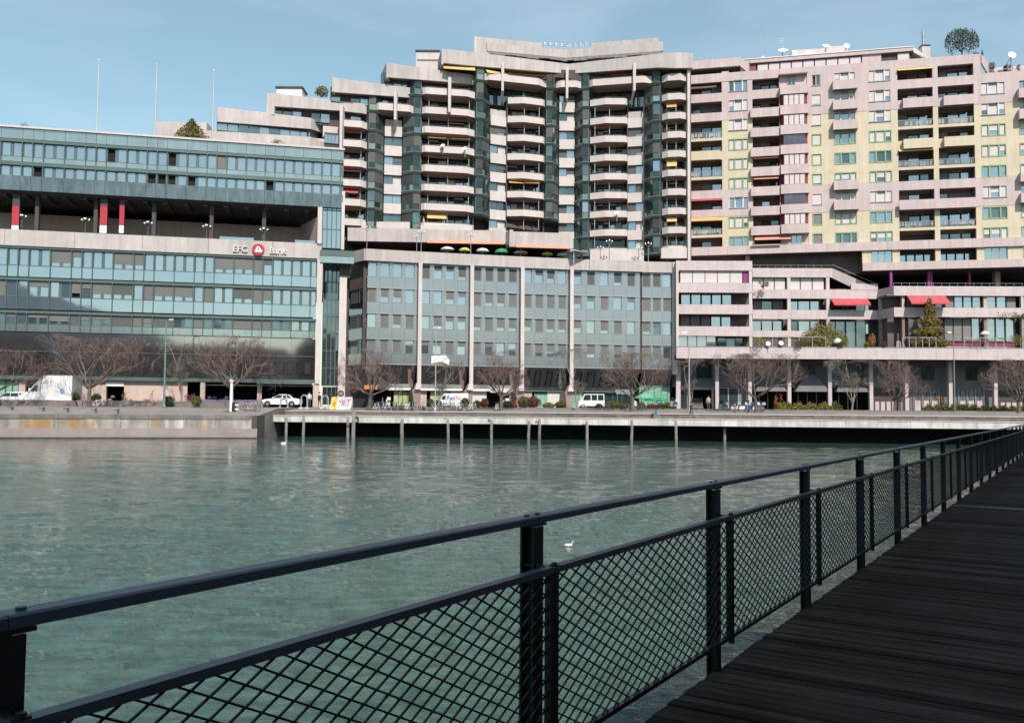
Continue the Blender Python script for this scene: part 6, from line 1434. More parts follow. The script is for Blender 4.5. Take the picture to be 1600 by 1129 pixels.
# blue grey awning stall & terrace parasol
f = Fac(962,117,990,117,615); t = thing('market_awning','pale blue scalloped awning left of the green parasols','awning',f.pt(1,0,3.06))
P = f.pt; part('canvas','panel_blue',t,lambda b:[b.hexa([P(u*f.len/6,1.2,5.0+(.1 if u%2 else 0)),P((u+1)*f.len/6,1.2,5.0+(.0 if u%2 else .1)),P((u+1)*f.len/6,1.1,5.0),P(u*f.len/6,1.1,5.0),P(u*f.len/6,-1,5.7),P((u+1)*f.len/6,-1,5.7),P((u+1)*f.len/6,-1.1,5.65),P(u*f.len/6,-1.1,5.65)]) for u in range(6)]); part('leg','grey_paint',t,lambda b:[b.tube([P(u,1.1,3.06),P(u,1.1,5.0)],.04,5) for u in (.1,f.len-.1)])
parasol(1309,531,14,7,131.5,'off_white','small beige parasol on the terrace under the spreading tree',zfoot=11.25)
for px,py,rp,lab in ((1220,536,4,'white round table top tipped up beside the small terrace bush'),(1200,537,4,'pale round disc on the terrace, left of the other one')):
    dish(px,py,rp,131.4,lab.replace('table top tipped up','dish'),(.1,-1,.3))
for px,py,lab in ((1484,519,'white ball lamp head in front of the conifer, right side'),):
    pass
for px,py,w_,lab in ((1539,519,14,'round white garden parasol, folded wide, on the right part of the terrace'),):
    parasol(px,py,w_,5,131.3,'off_white',lab.replace(', folded wide,',''),zfoot=11.25)
for px,k,lab in ((695,137,'white dish on the fourth balcony of the wide stack'),(963.5,333,'white dish leaning on a right stack balcony')): pass
dish(692,228,3.6,134.6,'left white dish on a wide balcony, yellow awnings above'); dish(726.5,232.5,3.8,134.8,'right white dish on the same wide balcony'); dish(964,333,3.8,138,'white dish on a low balcony of the right hand stack')
# umbrellas closed on balconies
for px,py,h_,m,lab in ((537.5,183,9,'green_canvas','folded turquoise parasol on the far left balcony stack'),(818,148,8,'green_deep','folded green parasol on the upper middle balcony'),(662,345,7,'awning_yellow','folded yellow parasol on the lowest wide balcony')):
    Y = ez(px)-.6; p = ony(px,py,Y); hh = h_*Y/F; t = thing('folded_parasol',lab,'parasol',(p.x,Y,p.z-hh*1.3)); part('canopy',m,t,lambda b:b.lathe([(.03,hh*2.1),(.12,hh*1.6),(.2,hh*.9),(.1,hh*.8)],n=8),local=True); part('pole','white_paint',t,lambda b:b.tube([(0,0,0),(0,0,hh*.9)],.03,5),local=True)
# ================================================================== VEHICLES
def wheel(t, x, y, z, r, w_=.22):
    o = part('wheel','black_rubber',t,lambda b:(b.lathe([(r*.62,-w_/2),(r*.94,-w_/2),(r,-w_*.3),(r,w_*.3),(r*.94,w_/2),(r*.62,w_/2)],n=18)),local=True)
    rm = part('rim','chrome',o,lambda b:(b.lathe([(.02,-w_*.42),(r*.2,-w_*.44),(r*.62,-w_*.36),(r*.63,w_*.36),(r*.2,w_*.44),(.02,w_*.42)],n=12)),local=True)
    o.rotation_euler = (math.pi/2,0,0); o.location = (x,y,z); return o
def car(loc, rz, label, kind='sedan', paint='car_paint', s=1.0, group='parked white cars'):
    """local x forward, y left"""
    t = thing('parked_car',label,'car',loc,rz,group)
    if kind=='sedan': Lb,wd = 4.5,1.76; prof = [(-2.22,.38),(-2.25,.72),(-2.1,.92),(-1.55,.98),(1.0,.93),(1.75,.84),(2.15,.68),(2.25,.5),(2.2,.28),(-2.15,.28)]; cab = [(-1.55,.98),(-1.0,1.36),(-.55,1.43),(.1,1.42),(.95,.95)]; ax = (-1.35,1.38)
    elif kind=='estate': Lb,wd = 4.4,1.74; prof = [(-2.15,.38),(-2.2,.8),(-2.12,.98),(-1.9,1.0),(1.0,.95),(1.75,.86),(2.1,.7),(2.2,.5),(2.15,.28),(-2.1,.28)]; cab = [(-2.1,1.0),(-1.75,1.42),(-1.2,1.48),(.1,1.45),(1.0,.96)]; ax = (-1.3,1.35)
    def body(b):
        n = len(prof); rings = []
        for y,sx,sz in ((-wd/2,.965,.97),(-wd/2+.07,.995,1),(wd/2-.07,.995,1),(wd/2,.965,.97)):
            rings.append([(x*sx,y,(z-.28)*sz+.28) for x,z in prof])
        n0 = len(b.v); [b.v.extend(r_) for r_ in rings]
        for i in range(3):
            for k in range(n): b.f.append((n0+i*n+k,n0+(i+1)*n+k,n0+(i+1)*n+(k+1)%n,n0+i*n+(k+1)%n)); b.m.append(0)
        b.f.append(tuple(n0+k for k in range(n))); b.f.append(tuple(n0+3*n+k for k in range(n-1,-1,-1))); b.m += [0,0]
        m = len(cab); rr = []
        for y,top in ((-wd/2+.05,-wd/2+.2),(wd/2-.05,wd/2-.2)): rr.append([(x, y if z<1.05 else top, z) for x,z in cab])
        n1 = len(b.v); b.v.extend(rr[0]); b.v.extend(rr[1])
        for k in range(m-1): b.f.append((n1+k,n1+k+1,n1+m+k+1,n1+m+k)); b.m.append(0)
        b.f.append(tuple(n1+k for k in range(m-1,-1,-1))); b.f.append(tuple(n1+m+k for k in range(m))); b.m += [0,0]
    bd = part('body',paint,t,body,local=True)
    for sgn in (-1,1):
        yb,yt = sgn*(wd/2-.045),sgn*(wd/2-.185)
        def sw(x0,x1,x2,x3):
            part('side_window','glass_bay',t,lambda b:b.add([(x0,yb,1.0),(x1,yb,1.0),(x2,yt,1.36),(x3,yt,1.36),(x0,yb+sgn*.012,1.0),(x1,yb+sgn*.012,1.0),(x2,yt+sgn*.012,1.36),(x3,yt+sgn*.012,1.36)],[(4,5,6,7),(0,1,2,3)]),local=True)
        if kind=='sedan': sw(-.25,.8,.18,-.25); sw(-1.35,-.35,-.35,-.9)
        else: sw(-.25,.85,.22,-.25); sw(-1.15,-.33,-.33,-1.1); sw(-1.95,-1.25,-1.2,-1.65)
    part('windscreen','glass_bay',t,lambda b:b.add([(.98,-wd/2+.13,.99),(.98,wd/2-.13,.99),(.2,wd/2-.25,1.41),(.2,-wd/2+.25,1.41)],[(0,1,2,3)]),local=True)
    rx = cab[0][0]; part('rear_window','glass_bay',t,lambda b:b.add([(rx-.0,-wd/2+.13,1.02),(rx-.0,wd/2-.13,1.02),(cab[1][0]-.03,wd/2-.25,1.34),(cab[1][0]-.03,-wd/2+.25,1.34)],[(0,1,2,3)]),local=True)
    for y in (-.6,.6): part('headlight','lamp_glass',t,lambda b:b.box(2.05,2.2,y-.18,y+.18,.58,.72),local=True); part('tail_light','red_paint',t,lambda b:b.box(-2.26,-2.1,y-.14,y+.2,.72,.9),local=True)
    for x in ax:
        for y in (-wd/2+.1,wd/2-.1):
            part('wheel_arch','black_void',t,lambda b:b.tube([(x,y-.08*(1 if y<0 else -1)*-1,.32),(x,y+(.112 if y>0 else -.112),.32)],.36,18),local=True); wheel(t,x,y+(.03 if y>0 else -.03),.31,.31)
    for y in (-wd/2-.08,wd/2+.08): part('mirror',paint,t,lambda b:b.box(.62,.76,y-.08,y+.08,.98,1.1),local=True)
    return t
def onst(px,Y): return (xat(px,Y),Y,3.06)
car(onst(439.5,102.3),math.pi+.02,'white saloon car parked in front of the dark garage bays','sedan')
car((xat(18,97),97,2.96),math.pi-.03,'white estate car at the far left edge behind the wall','estate')
# box truck
def box_truck():
    Y = 97; t = thing('box_truck','big white box truck with a small blue emblem, facing left','truck',(xat(76,Y),Y,2.9),math.pi); xs = lambda px:-(xat(px,Y-1.2)-xat(76,Y))
    a,bk = xs(60),xs(110.5); H = 3.35
    part('cargo_box','white_paint',t,lambda b:b.prism([(bk,-1.1,.6),(a,-1.1,.6),(a,1.1,.6),(bk,1.1,.6)],[(bk,-1.1,H-.05),(a-.35,-1.1,H-.05),(a-.35,1.1,H-.05),(bk,1.1,H-.05)]),local=True)
    part('box_edge','pole_grey',t,lambda b:(b.box(bk-.06,bk,-1.12,1.12,.6,H),b.box(bk,a-.3,-1.12,1.12,H-.05,H)),local=True)
    c = a+.02; cab_ = [(c,.55),(c+2.2,.55),(c+2.25,1.15),(c+1.6,1.5),(c+1.2,1.62),(c+.55,2.45),(c,2.62)]
    cb = part('cab','car_paint',t,lambda b:b.prism([(x,-.98,z) for x,z in cab_],[(x,.98,z) for x,z in cab_]),local=True)
    for s in (-1,1): part('side_window','glass_dark',cb,lambda b:b.add([(c+.25,s*.99,1.6),(c+1.1,s*.99,1.6),(c+.55,s*.99,2.25),(c+.25,s*.99,2.3)],[(0,1,2,3)]),local=True); part('mirror','car_paint',cb,lambda b:b.box(c+1.0,c+1.15,s*1.05-.08,s*1.05+.08,1.6,1.95),local=True)
    part('windscreen','glass_dark',cb,lambda b:b.add([(c+1.22,-.85,1.64),(c+1.22,.85,1.64),(c+.62,.8,2.4),(c+.62,-.8,2.4)],[(0,1,2,3)]),local=True)
    part('roof_spoiler','white_paint',cb,lambda b:b.prism([(c,-.9,2.6),(c+.6,-.7,2.5),(c+.6,.7,2.5),(c,.9,2.6)],[(c,-.9,3.0),(c+.1,-.7,3.0),(c+.1,.7,3.0),(c,.9,3.0)]),local=True)
    for x in (c+1.3,bk+1.1):
        for y in (-.85,.85): wheel(t,x,y,.38,.38,.26)
    part('chassis','grey_paint',t,lambda b:b.box(bk+.1,c+2.0,-.5,.5,.35,.6),local=True)
    ex = xs(96); 
    part('emblem','blue_paint',t,lambda b:(b.lathe([(.02,0),(.30,0),(.30,.01),(.02,.01)],n=16)),local=True) if False else None
    def em(b):
        for q in ([(0,.75),(.3,.35),(.12,.35),(0,.5),(-.12,.35),(-.3,.35)],[(-.3,.3),(0,0),(.3,.3),(.18,.3),(0,.14),(-.18,.3)],[(-.08,.25),(.08,.25),(.08,.42),(-.08,.42)]): b.prism([(ex+x,1.115,1.3+z) for x,z in q],[(ex+x,1.125,1.3+z) for x,z in q])
    mat('emblem_blue',(.25,.38,.62),.5,var=.05); part('emblem','emblem_blue',t,em,local=True)
box_truck()
def van(px,Y,label,kind):
    t = thing('parcel_van' if kind=='fx' else 'pickup_van',label,'van',onst(px,Y),0 if kind!='fx' else 0,)
    if kind=='fx':
        prof = [(-1.75,.4),(-1.8,1.05),(-1.55,1.85),(-1.2,2.0),(1.7,2.05),(1.8,1.9),(1.8,.4)]
        prof = [(x*.92,z*.86) for x,z in prof]
        part('body','car_paint',t,lambda b:b.prism([(x,-.85,z) for x,z in prof],[(x,.85,z) for x,z in prof]),local=True)
        part('side_window','glass_dark',t,lambda b:b.add([(-1.5,-.86,1.0),(-1.0,-.86,1.0),(-1.0,-.86,1.45),(-1.3,-.86,1.45)],[(0,1,2,3)]),local=True)
        mat('violet_print',(.13,.05,.33),.5,var=.02); mat('orange_print',(.7,.12,.08),.5,var=.02)
        for txt,m,dx in (('Fed','violet_print',-.36),('Ex','orange_print',.47)):
            o = text_part(txt,.62,m,t,Matrix.Translation(ORI[t.name][0])@Matrix(((1,0,0,dx),(0,0,-1,-.86),(0,1,0,1.18),(0,0,0,1))),depth=.008)
    else:
        part('cab','car_paint',t,lambda b:b.prism([(-1.6,-.85,.4),(-1.1,-.85,.4),(-1.1,.85,.4),(-1.6,.85,.4)],[(-1.5,-.85,1.0),(-1.1,-.85,1.05),(-1.1,.85,1.05),(-1.5,.85,1.0)]),local=True)
        part('body','car_paint',t,lambda b:(b.box(-1.1,1.5,-.85,.85,.4,1.05),b.box(-.9,1.45,-.78,.78,1.72,1.82)),local=True)
        part('window_post','car_paint',t,lambda b:[b.hexa([(x-.05,y-.03,1.05),(x+.05,y-.03,1.05),(x+.05,y+.03,1.05),(x-.05,y+.03,1.05),(x2-.05,y-.03,1.72),(x2+.05,y-.03,1.72),(x2+.05,y+.03,1.72),(x2-.05,y+.03,1.72)]) for x,x2 in ((-1.2,-.85),(-.1,-.1),(.65,.65),(1.42,1.4)) for y in (-.78,.78)],local=True)
        part('side_window','glass_bay',t,lambda b:(b.box(-.85,1.38,-.74,-.72,1.05,1.72),b.box(-.85,1.38,.72,.74,1.05,1.72)),local=True)
    for x in (-1.05,1.0):
        for y in (-.75,.75): wheel(t,x,y,.3,.3)
    return t
van(710,105.2,'white parcel delivery van lettered FedEx on its side','fx')
van(924,107,'white off road car with a windowed cabin, before the green shopfronts','pk')
def small_car(px,Y,label):
    t = car(onst(px,Y),.2,label,'estate','car_paint',group=None); return t
# grey van inside the arcade shop
t = thing('parked_van','grey green van seen from behind inside the dark open shop bay','van',(xat(1089.5,138),138,3.06))
part('body','loggia',t,lambda b:b.prism([(-.9,0,.4),(.9,0,.4),(.9,3.5,.4),(-.9,3.5,.4)],[(-.75,.1,1.85),(.75,.1,1.85),(.75,3.4,1.85),(-.75,3.4,1.85)]),local=True); part('rear_window','glass_dark',t,lambda b:b.box(-.62,.62,-.02,.06,1.15,1.65),local=True); part('bumper','grey_paint',t,lambda b:b.box(-.9,.9,-.12,0,.35,.6),local=True)
# ------------------------------------------------------------------ scooters, bicycles
def make_scooter(loc, label, m):
    t = thing('scooter',label,'scooter',loc,0,'scooters and motorbikes parked in a row')
    part('body',m,t,lambda b:(b.prism([(-.2,-.75,.35),(.2,-.75,.35),(.2,-.1,.35),(-.2,-.1,.35)],[(-.12,-.8,.8),(.12,-.8,.8),(.12,-.05,.75),(-.12,-.05,.75)]),b.hexa([(-.18,.45,.3),(.18,.45,.3),(.18,.6,.35),(-.18,.6,.35),(-.24,.35,.95),(.24,.35,.95),(.2,.5,1.0),(-.2,.5,1.0)]),b.box(-.15,.15,-.1,.5,.25,.33)),local=True)
    part('seat','black_rubber',t,lambda b:b.box(-.14,.14,-.75,-.05,.8,.88),local=True)
    part('windshield','glass_bay',t,lambda b:b.hexa([(-.22,.4,1.0),(.22,.4,1.0),(.22,.43,1.0),(-.22,.43,1.0),(-.18,.28,1.4),(.18,.28,1.4),(.18,.31,1.4),(-.18,.31,1.4)]),local=True)
    part('handlebar','black_rubber',t,lambda b:b.tube([(-.35,.3,1.05),(0,.38,1.0),(.35,.3,1.05)],.02,5),local=True)
    part('box',m,t,lambda b:b.prism([(-.2,-1.1,.9),(.2,-1.1,.9),(.2,-.75,.9),(-.2,-.75,.9)],[(-.18,-1.05,1.2),(.18,-1.05,1.2),(.18,-.78,1.2),(-.18,-.78,1.2)]),local=True)
    for y in (-.6,.62): 
        o = part('wheel','black_rubber',t,lambda b:b.lathe([(.1,-.05),(.24,-.05),(.26,0),(.24,.05),(.1,.05)],n=14),local=True); o.rotation_euler=(0,math.pi/2,0); o.location=(0,y,.26)
    return t
sc = [(327,107.8,'white_paint','white scooter, first of the three by the left garage pillar',.3),(341,107.8,'pole_grey','grey scooter in the middle of the three by the left garage pillar',-.2),(351,107.8,'white_paint','pale scooter nearest the white lamp post',.5),
      (1129,99.5,'frame_grey','pale blue scooter at the left end of the arcade row',.3),(1142,99.5,'white_paint','white scooter second in the arcade row',1.2),(1153.5,99.5,'white_paint','white scooter in the middle of the arcade row',1.7),(1165,99.5,'blue_paint','dark blue scooter in the arcade row',.8),(1173,99.5,'white_paint','white scooter just left of the wide low tree trunk',1.9),(1188,99.5,'pole_grey','pale scooter right of the wide low tree trunk',.1),(1149,101,'red_paint','orange red motorbike behind the white scooters',1.4),
      (811,105,'red_paint','dark red and white motorbike under the arching shrub',1.3),(824,105.3,'white_paint','white motorbike with a round mirror beside the rust brown bush',.4),(606.5,104,'white_paint','white scooter near the seated person by the green curtains',.2),(1052.5,100,'pole_grey','pale scooter at the foot of the arcade corner column',.2),(787,104.8,'white_paint','small white scooter right of the round bare tree trunk',.4),(165,103,'grey_paint','dark motorbike in the bank doorway',1.4)]
for px,Y,m,lab,rz in sc:
    t = make_scooter((xat(px,Y),Y,2.78 if 1100<px<1200 else 3.06),lab,m); t.rotation_euler = (0,0,rz)
def make_bike(loc, label, m):
    t = thing('bicycle',label,'bicycle',loc,0,'bicycles parked on the quay')
    r = .33
    for x in (-.52,.52):
        def wl(b):
            n = 18
            for k in range(n):
                a0,a1 = 2*math.pi*k/n,2*math.pi*(k+1)/n; b.tube([(x+r*math.cos(a0),0,r+r*math.sin(a0)),(x+r*math.cos(a1),0,r+r*math.sin(a1))],.022,4,cap=False)
            for k in range(6): a0 = math.pi*k/6; b.tube([(x+r*math.cos(a0),0,r+r*math.sin(a0)),(x-r*math.cos(a0),0,r-r*math.sin(a0))],.005,3,cap=False)
        part('wheel','black_rubber',t,wl,local=True)
    part('frame',m,t,lambda b:[b.tube([p,q],.02,5) for p,q in (((-.52,0,.33),(-.18,0,.8)),((-.52,0,.33),(-.05,0,.3)),((-.05,0,.3),(-.2,0,.88)),((-.05,0,.3),(.38,0,.75)),((-.17,0,.78),(.36,0,.82)),((.52,0,.33),(.34,0,.95)))],local=True)
    part('handlebar','chrome',t,lambda b:b.tube([(.22,-.26,.98),(.34,-.12,1.0),(.34,.12,1.0),(.22,.26,.98)],.015,4),local=True)
    part('saddle','black_rubber',t,lambda b:b.prism([(-.34,-.07,.9),(-.08,-.02,.9),(-.08,.02,.9),(-.34,.07,.9)],[(-.34,-.06,.95),(-.08,-.02,.94),(-.08,.02,.94),(-.34,.06,.95)]),local=True)
    return t
bk = make_bike((xat(394,90.5),90.5,2.56),'bicycle leaning beside the black box right of the white lamp post','pole_grey'); bk.rotation_euler=(R(6),0,.1)
bk2 = copy_tree(bk,(xat(388,91),91,2.6),-.15,'second bicycle close behind the one right of the white lamp post')
bp0 = [bk]+[make_bike((xat(617+i*9,97.3),97.3,2.68),'bicycle in the dense jumbled row in front of the planter wall','frame_grey' if i==1 else 'grey_paint' if i==0 else 'white_paint') for i in range(3)]
for o in bp0[1:]: o['group'] = 'dense row of parked bicycles'; o.rotation_euler=(R(4),0,rng.uniform(1.0,2.1))
for i in range(21):
    s = bp0[1+rng.randrange(3)]; px = 601+i*7.0+rng.uniform(-2,2); Y = 97.0+rng.uniform(-.5,1.6)
    copy_tree(s,(xat(px,Y),Y,2.68),rng.uniform(.5,2.6),'bicycle in the dense jumbled row in front of the planter wall','dense row of parked bicycles')
for px,Y,z,lab,rz in ((947,97.2,2.68,'lone bicycle lying low right of the pickup',.1),(986,97,2.66,'bicycle at the foot of the spreading tree trunk',.5),(1149,95.2,2.64,'black bicycle left of the wide low tree',1.3),(1169,95.2,2.64,'black bicycle close to the wide low tree trunk',1.4),(1190,95.2,2.64,'bicycle leaning right of the wide low tree',1.1),(776,96.8,2.66,'bicycle just left of the round bare tree trunk',1.2),(588,97,2.66,'bicycle beside the tree with the orange sign',1.0),(153,92,2.78,'black bicycle next to the big tree trunk at left',.2),(1000,97.5,2.68,'bicycle right of the spreading tree trunk',.4)):
    copy_tree(bp0[1+rng.randrange(3)],(xat(px,Y),Y,z),rz,lab,'bicycles parked on the quay')
# arch shaped bike racks, advertising board, signs
def rack(px0,px1,yt,Y,label):
    x0,x1 = xat(px0,Y),xat(px1,Y); zt_ = zpx((px0+px1)/2,yt,Y); m = (x0+x1)/2; t = thing('metal_arch',label,'metal arch',(m,Y,2.9),0,'tall white metal arches')
    part('tube','pole_grey',t,lambda b:b.tube([(x0,Y,2.9),(m-.32,Y,zt_-.25),(m-.12,Y,zt_),(m+.12,Y,zt_),(m+.32,Y,zt_-.25),(x1,Y,2.9)],.065,7))
    part('foot','white_paint',t,lambda b:(b.box(x0-.2,x0+.2,Y-.15,Y+.15,2.9,3.0),b.box(x1-.2,x1+.2,Y-.15,Y+.15,2.9,3.0)))
rack(437,450,617,101,'narrow metal arch standing before the white saloon car'); rack(470,480,617,101,'white metal arch left of the person in a white shirt'); rack(503,513,618,101,'white metal arch right beside the advertising board')
def ad():
    f = Fac(517,99.5,553,99.5,628); t = thing('advertising_board','sloping advertising board with an orange sun and purple print','advertising board',f.pt(1.3,0,2.75)); P = f.pt
    z0_,z1 = f.Z(535,640),f.Z(535,620); tl,tr = f.U(519,620),f.U(551,620); bl,br = f.U(516,640),f.U(549,640)
    def pt(s,q,o=0): u = (bl+(br-bl)*s)*(1-q)+(tl+(tr-tl)*s)*q; return P(u,.25-.25*q+o,z0_+(z1-z0_)*q)
    def pan(b,s0,s1,q0,q1,o,th=.01): b.hexa([pt(s0,q0,o+th),pt(s1,q0,o+th),pt(s1,q0,o),pt(s0,q0,o),pt(s0,q1,o+th),pt(s1,q1,o+th),pt(s1,q1,o),pt(s0,q1,o)])
    mat('print_yellow',(.78,.5,.08),.5,var=.04); mat('print_orange',(.78,.2,.05),.5,var=.04); mat('print_violet',(.22,.08,.2),.5,var=.04); mat('print_pink',(.7,.12,.2),.5,var=.05)
    part('panel','white_paint',t,lambda b:pan(b,0,1,0,1,0,.08)); part('yellow_field','print_yellow',t,lambda b:pan(b,.01,.3,.01,.99,.082))
    part('sun_print','print_orange',t,lambda b:b.prism([pt(.16+.09*math.cos(a*.393),.48+.16*math.sin(a*.393),.094) for a in range(16)],[pt(.16+.09*math.cos(a*.393),.48+.16*math.sin(a*.393),.1) for a in range(16)]))
    part('print_mark','print_violet',t,lambda b:[pan(b,s,s2,q,q2,.082) for s,s2,q,q2 in ((.38,.44,.65,.75),(.42,.47,.5,.66),(.38,.43,.32,.42),(.47,.56,.7,.76),(.52,.56,.35,.72),(.48,.56,.32,.38),(.6,.63,.4,.72),(.68,.72,.34,.5))])
    part('print_mark','print_pink',t,lambda b:[pan(b,s,s2,q,q2,.082) for s,s2,q,q2 in ((.64,.7,.55,.8),(.74,.9,.74,.82),(.8,.86,.34,.74),(.74,.9,.3,.36),(.9,.97,.8,.92))])
    part('support','off_white',t,lambda b:(b.hexa([pt(.1,0,-.02),pt(.14,0,-.02),P(bl+.4,-.8,2.75),P(bl+.3,-.8,2.75),pt(.1,.9,-.02),pt(.14,.9,-.02),pt(.14,.85,-.06),pt(.1,.85,-.06)]),b.tube([P(br+.05,-.4,2.7),pt(1.0,1,-.02)],.04,5)))
ad()
def round_sign(px,py,rp,Y,label,m):
    p = ony(px,py,Y); r = rp*Y/F; t = thing('round_sign',label,'sign',(p.x,Y,2.8)); part('disc',m,t,lambda b:b.prism([(p.x+r*math.cos(k*.3142),Y,p.z+r*math.sin(k*.3142)) for k in range(20)],[(p.x+r*math.cos(k*.3142),Y+.06,p.z+r*math.sin(k*.3142)) for k in range(20)])); part('inner_disc','pole_grey',t,lambda b:b.prism([(p.x+r*.6*math.cos(k*.3142),Y-.02,p.z+r*.45*math.sin(k*.3142)) for k in range(20)],[(p.x+r*.6*math.cos(k*.3142),Y,p.z+r*.45*math.sin(k*.3142)) for k in range(20)])); part('pole','grey_paint',t,lambda b:b.tube([(p.x,Y+.05,2.8),(p.x,Y+.05,p.z)],.05,6))
round_sign(532.5,614.5,5,103,'round dark sign with a pale centre above the advertising board','dark_wall')
f = Fac(569,125.9,591,126.9,605); t = thing('shop_sign','glowing orange shop sign board in two panels beside the bare tree','sign',f.pt(1,0,5.6)); 
for a,b_ in ((569,577),(579,589)): quick('sign_panel',f,f.U(a,605,.8),f.U(b_,605,.8),f.Z(580,608),f.Z(580,602.5),.7,.85,'print_orange',t)
quick('bracket',f,f.U(569,605),f.U(589,605),f.Z(580,602.4),f.Z(580,601.8),-.2,.9,'off_white',t)
f = Fac(165,101.4,193,101.8,600)
t = thing('cafe_sign','white fascia sign with a blue mark above a dark shop opening','sign',(xat(777,128.3),128.3,5.6)); f = Fac(766,128.2,797,128.6,608)
quick('board',f,0,f.len,f.Z(780,613),f.Z(780,606),0,.12,'off_white',t); part('blue_mark','emblem_blue',t,lambda b:b.prism([f.pt(f.U(770,609),.14,f.Z(770,612)),f.pt(f.U(773,609),.14,f.Z(770,611)),f.pt(f.U(771.5,609),.14,f.Z(770,608))],[f.pt(f.U(770,609),.12,f.Z(770,612)),f.pt(f.U(773,609),.12,f.Z(770,611)),f.pt(f.U(771.5,609),.12,f.Z(770,608))]))
# black box / cabinet with white papers
t = thing('utility_cabinet','narrow black cabinet with white notices right of the white lamp post','cabinet',(xat(365.5,90),90,2.5))
part('body','black_rubber',t,lambda b:b.prism([(-.17,-.15,0),(.17,-.15,0),(.17,.15,0),(-.17,.15,0)],[(-.15,-.15,.95),(.15,-.15,.95),(.15,.15,.95),(-.15,.15,.95)]),local=True)
for z in (.2,.62): part('notice','white_paint',t,lambda b:b.box(.16,.5,-.17,-.14,z,z+.16),local=True)
# benches: small dark blocks on the left promenade
for px,lab in ((16.5,'leftmost small stone seat block on the left promenade'),(65.5,'second stone seat block, below the truck front'),(103.5,'third stone seat block, below the truck rear'),(147,'fourth stone seat block, right of the big tree trunk'),(182,'fifth stone seat block, rightmost of the row')):
    Y = 85.2; zb = 2.18+(85.2-(82.2+px*.0128))*.073; t = thing('seat_block',lab,'bench',(xat(px,Y),Y,zb),0,'seat blocks on the left promenade'); 
    part('block','grey_paint',t,lambda b:b.prism([(-.2,-.25,0),(.2,-.25,0),(.2,.25,0),(-.2,.25,0)],[(-.17,-.22,.42),(.17,-.22,.42),(.17,.22,.42),(-.17,.22,.42)]),local=True); part('seat','pile_wood',t,lambda b:b.box(-.24,.24,-.28,.28,.42,.5),local=True)
# life ring on the quay edge, buoy, gull
p = ony(555.5,655,91.0); b = MB()
for k in range(16):
    a0,a1 = k*math.pi/8,(k+1)*math.pi/8; b.tube([(p.x+.3*math.cos(a0),p.y,p.z+.3*math.sin(a0)),(p.x+.3*math.cos(a1),p.y,p.z+.3*math.sin(a1))],.07,6,cap=False)
tag(b.build('tyre_fender','dark_wall'),'dark round fender hanging on the quay beside the tallest pile','fender')
def gull(px,py,label,s=1.0):
    p = onz(px,py,0); t = thing('swan' if s>1.2 else 'gull',label,'bird',(p.x,p.y,0),0,None)
    part('body','white_paint',t,lambda b:b.lathe([(.01,-.3*s),(.07*s,-.22*s),(.11*s,-.02*s),(.09*s,.14*s),(.02,.26*s)],n=8) ,local=True).rotation_euler = (0,math.pi/2,0)
    part('head','white_paint',t,lambda b:(b.tube([(.18*s,0,.03*s),(.24*s,0,.13*s),(.28*s,0,.2*s)],[.05*s,.035*s,.03*s],6),b.lathe([(.01,-.05*s),(.05*s,0),(.01,.05*s)],(.3*s,0,.22*s),6)),local=True)
    part('beak','awning_orange',t,lambda b:b.tube([(.33*s,0,.22*s),(.42*s,0,.2*s)],[.015*s,.004*s],4),local=True); part('tail','grey_paint',t,lambda b:b.hexa([(-.26*s,-.05*s,-.01),(-.2*s,-.06*s,-.01),(-.2*s,.06*s,-.01),(-.26*s,.05*s,-.01),(-.42*s,-.03*s,.05*s),(-.22*s,-.05*s,.07*s),(-.22*s,.05*s,.07*s),(-.42*s,.03*s,.05*s)]),local=True)
gull(443,692,'white swan on the water left, below the second pile',.8); gull(1165,684.5,'white bird on the water under the quay, right of the last pile',1.3); gull(888,851,'small white and grey gull floating mid river behind the railing',.33); gull(1276,686,'tiny white bird on dark water far right of the last pile',.7)
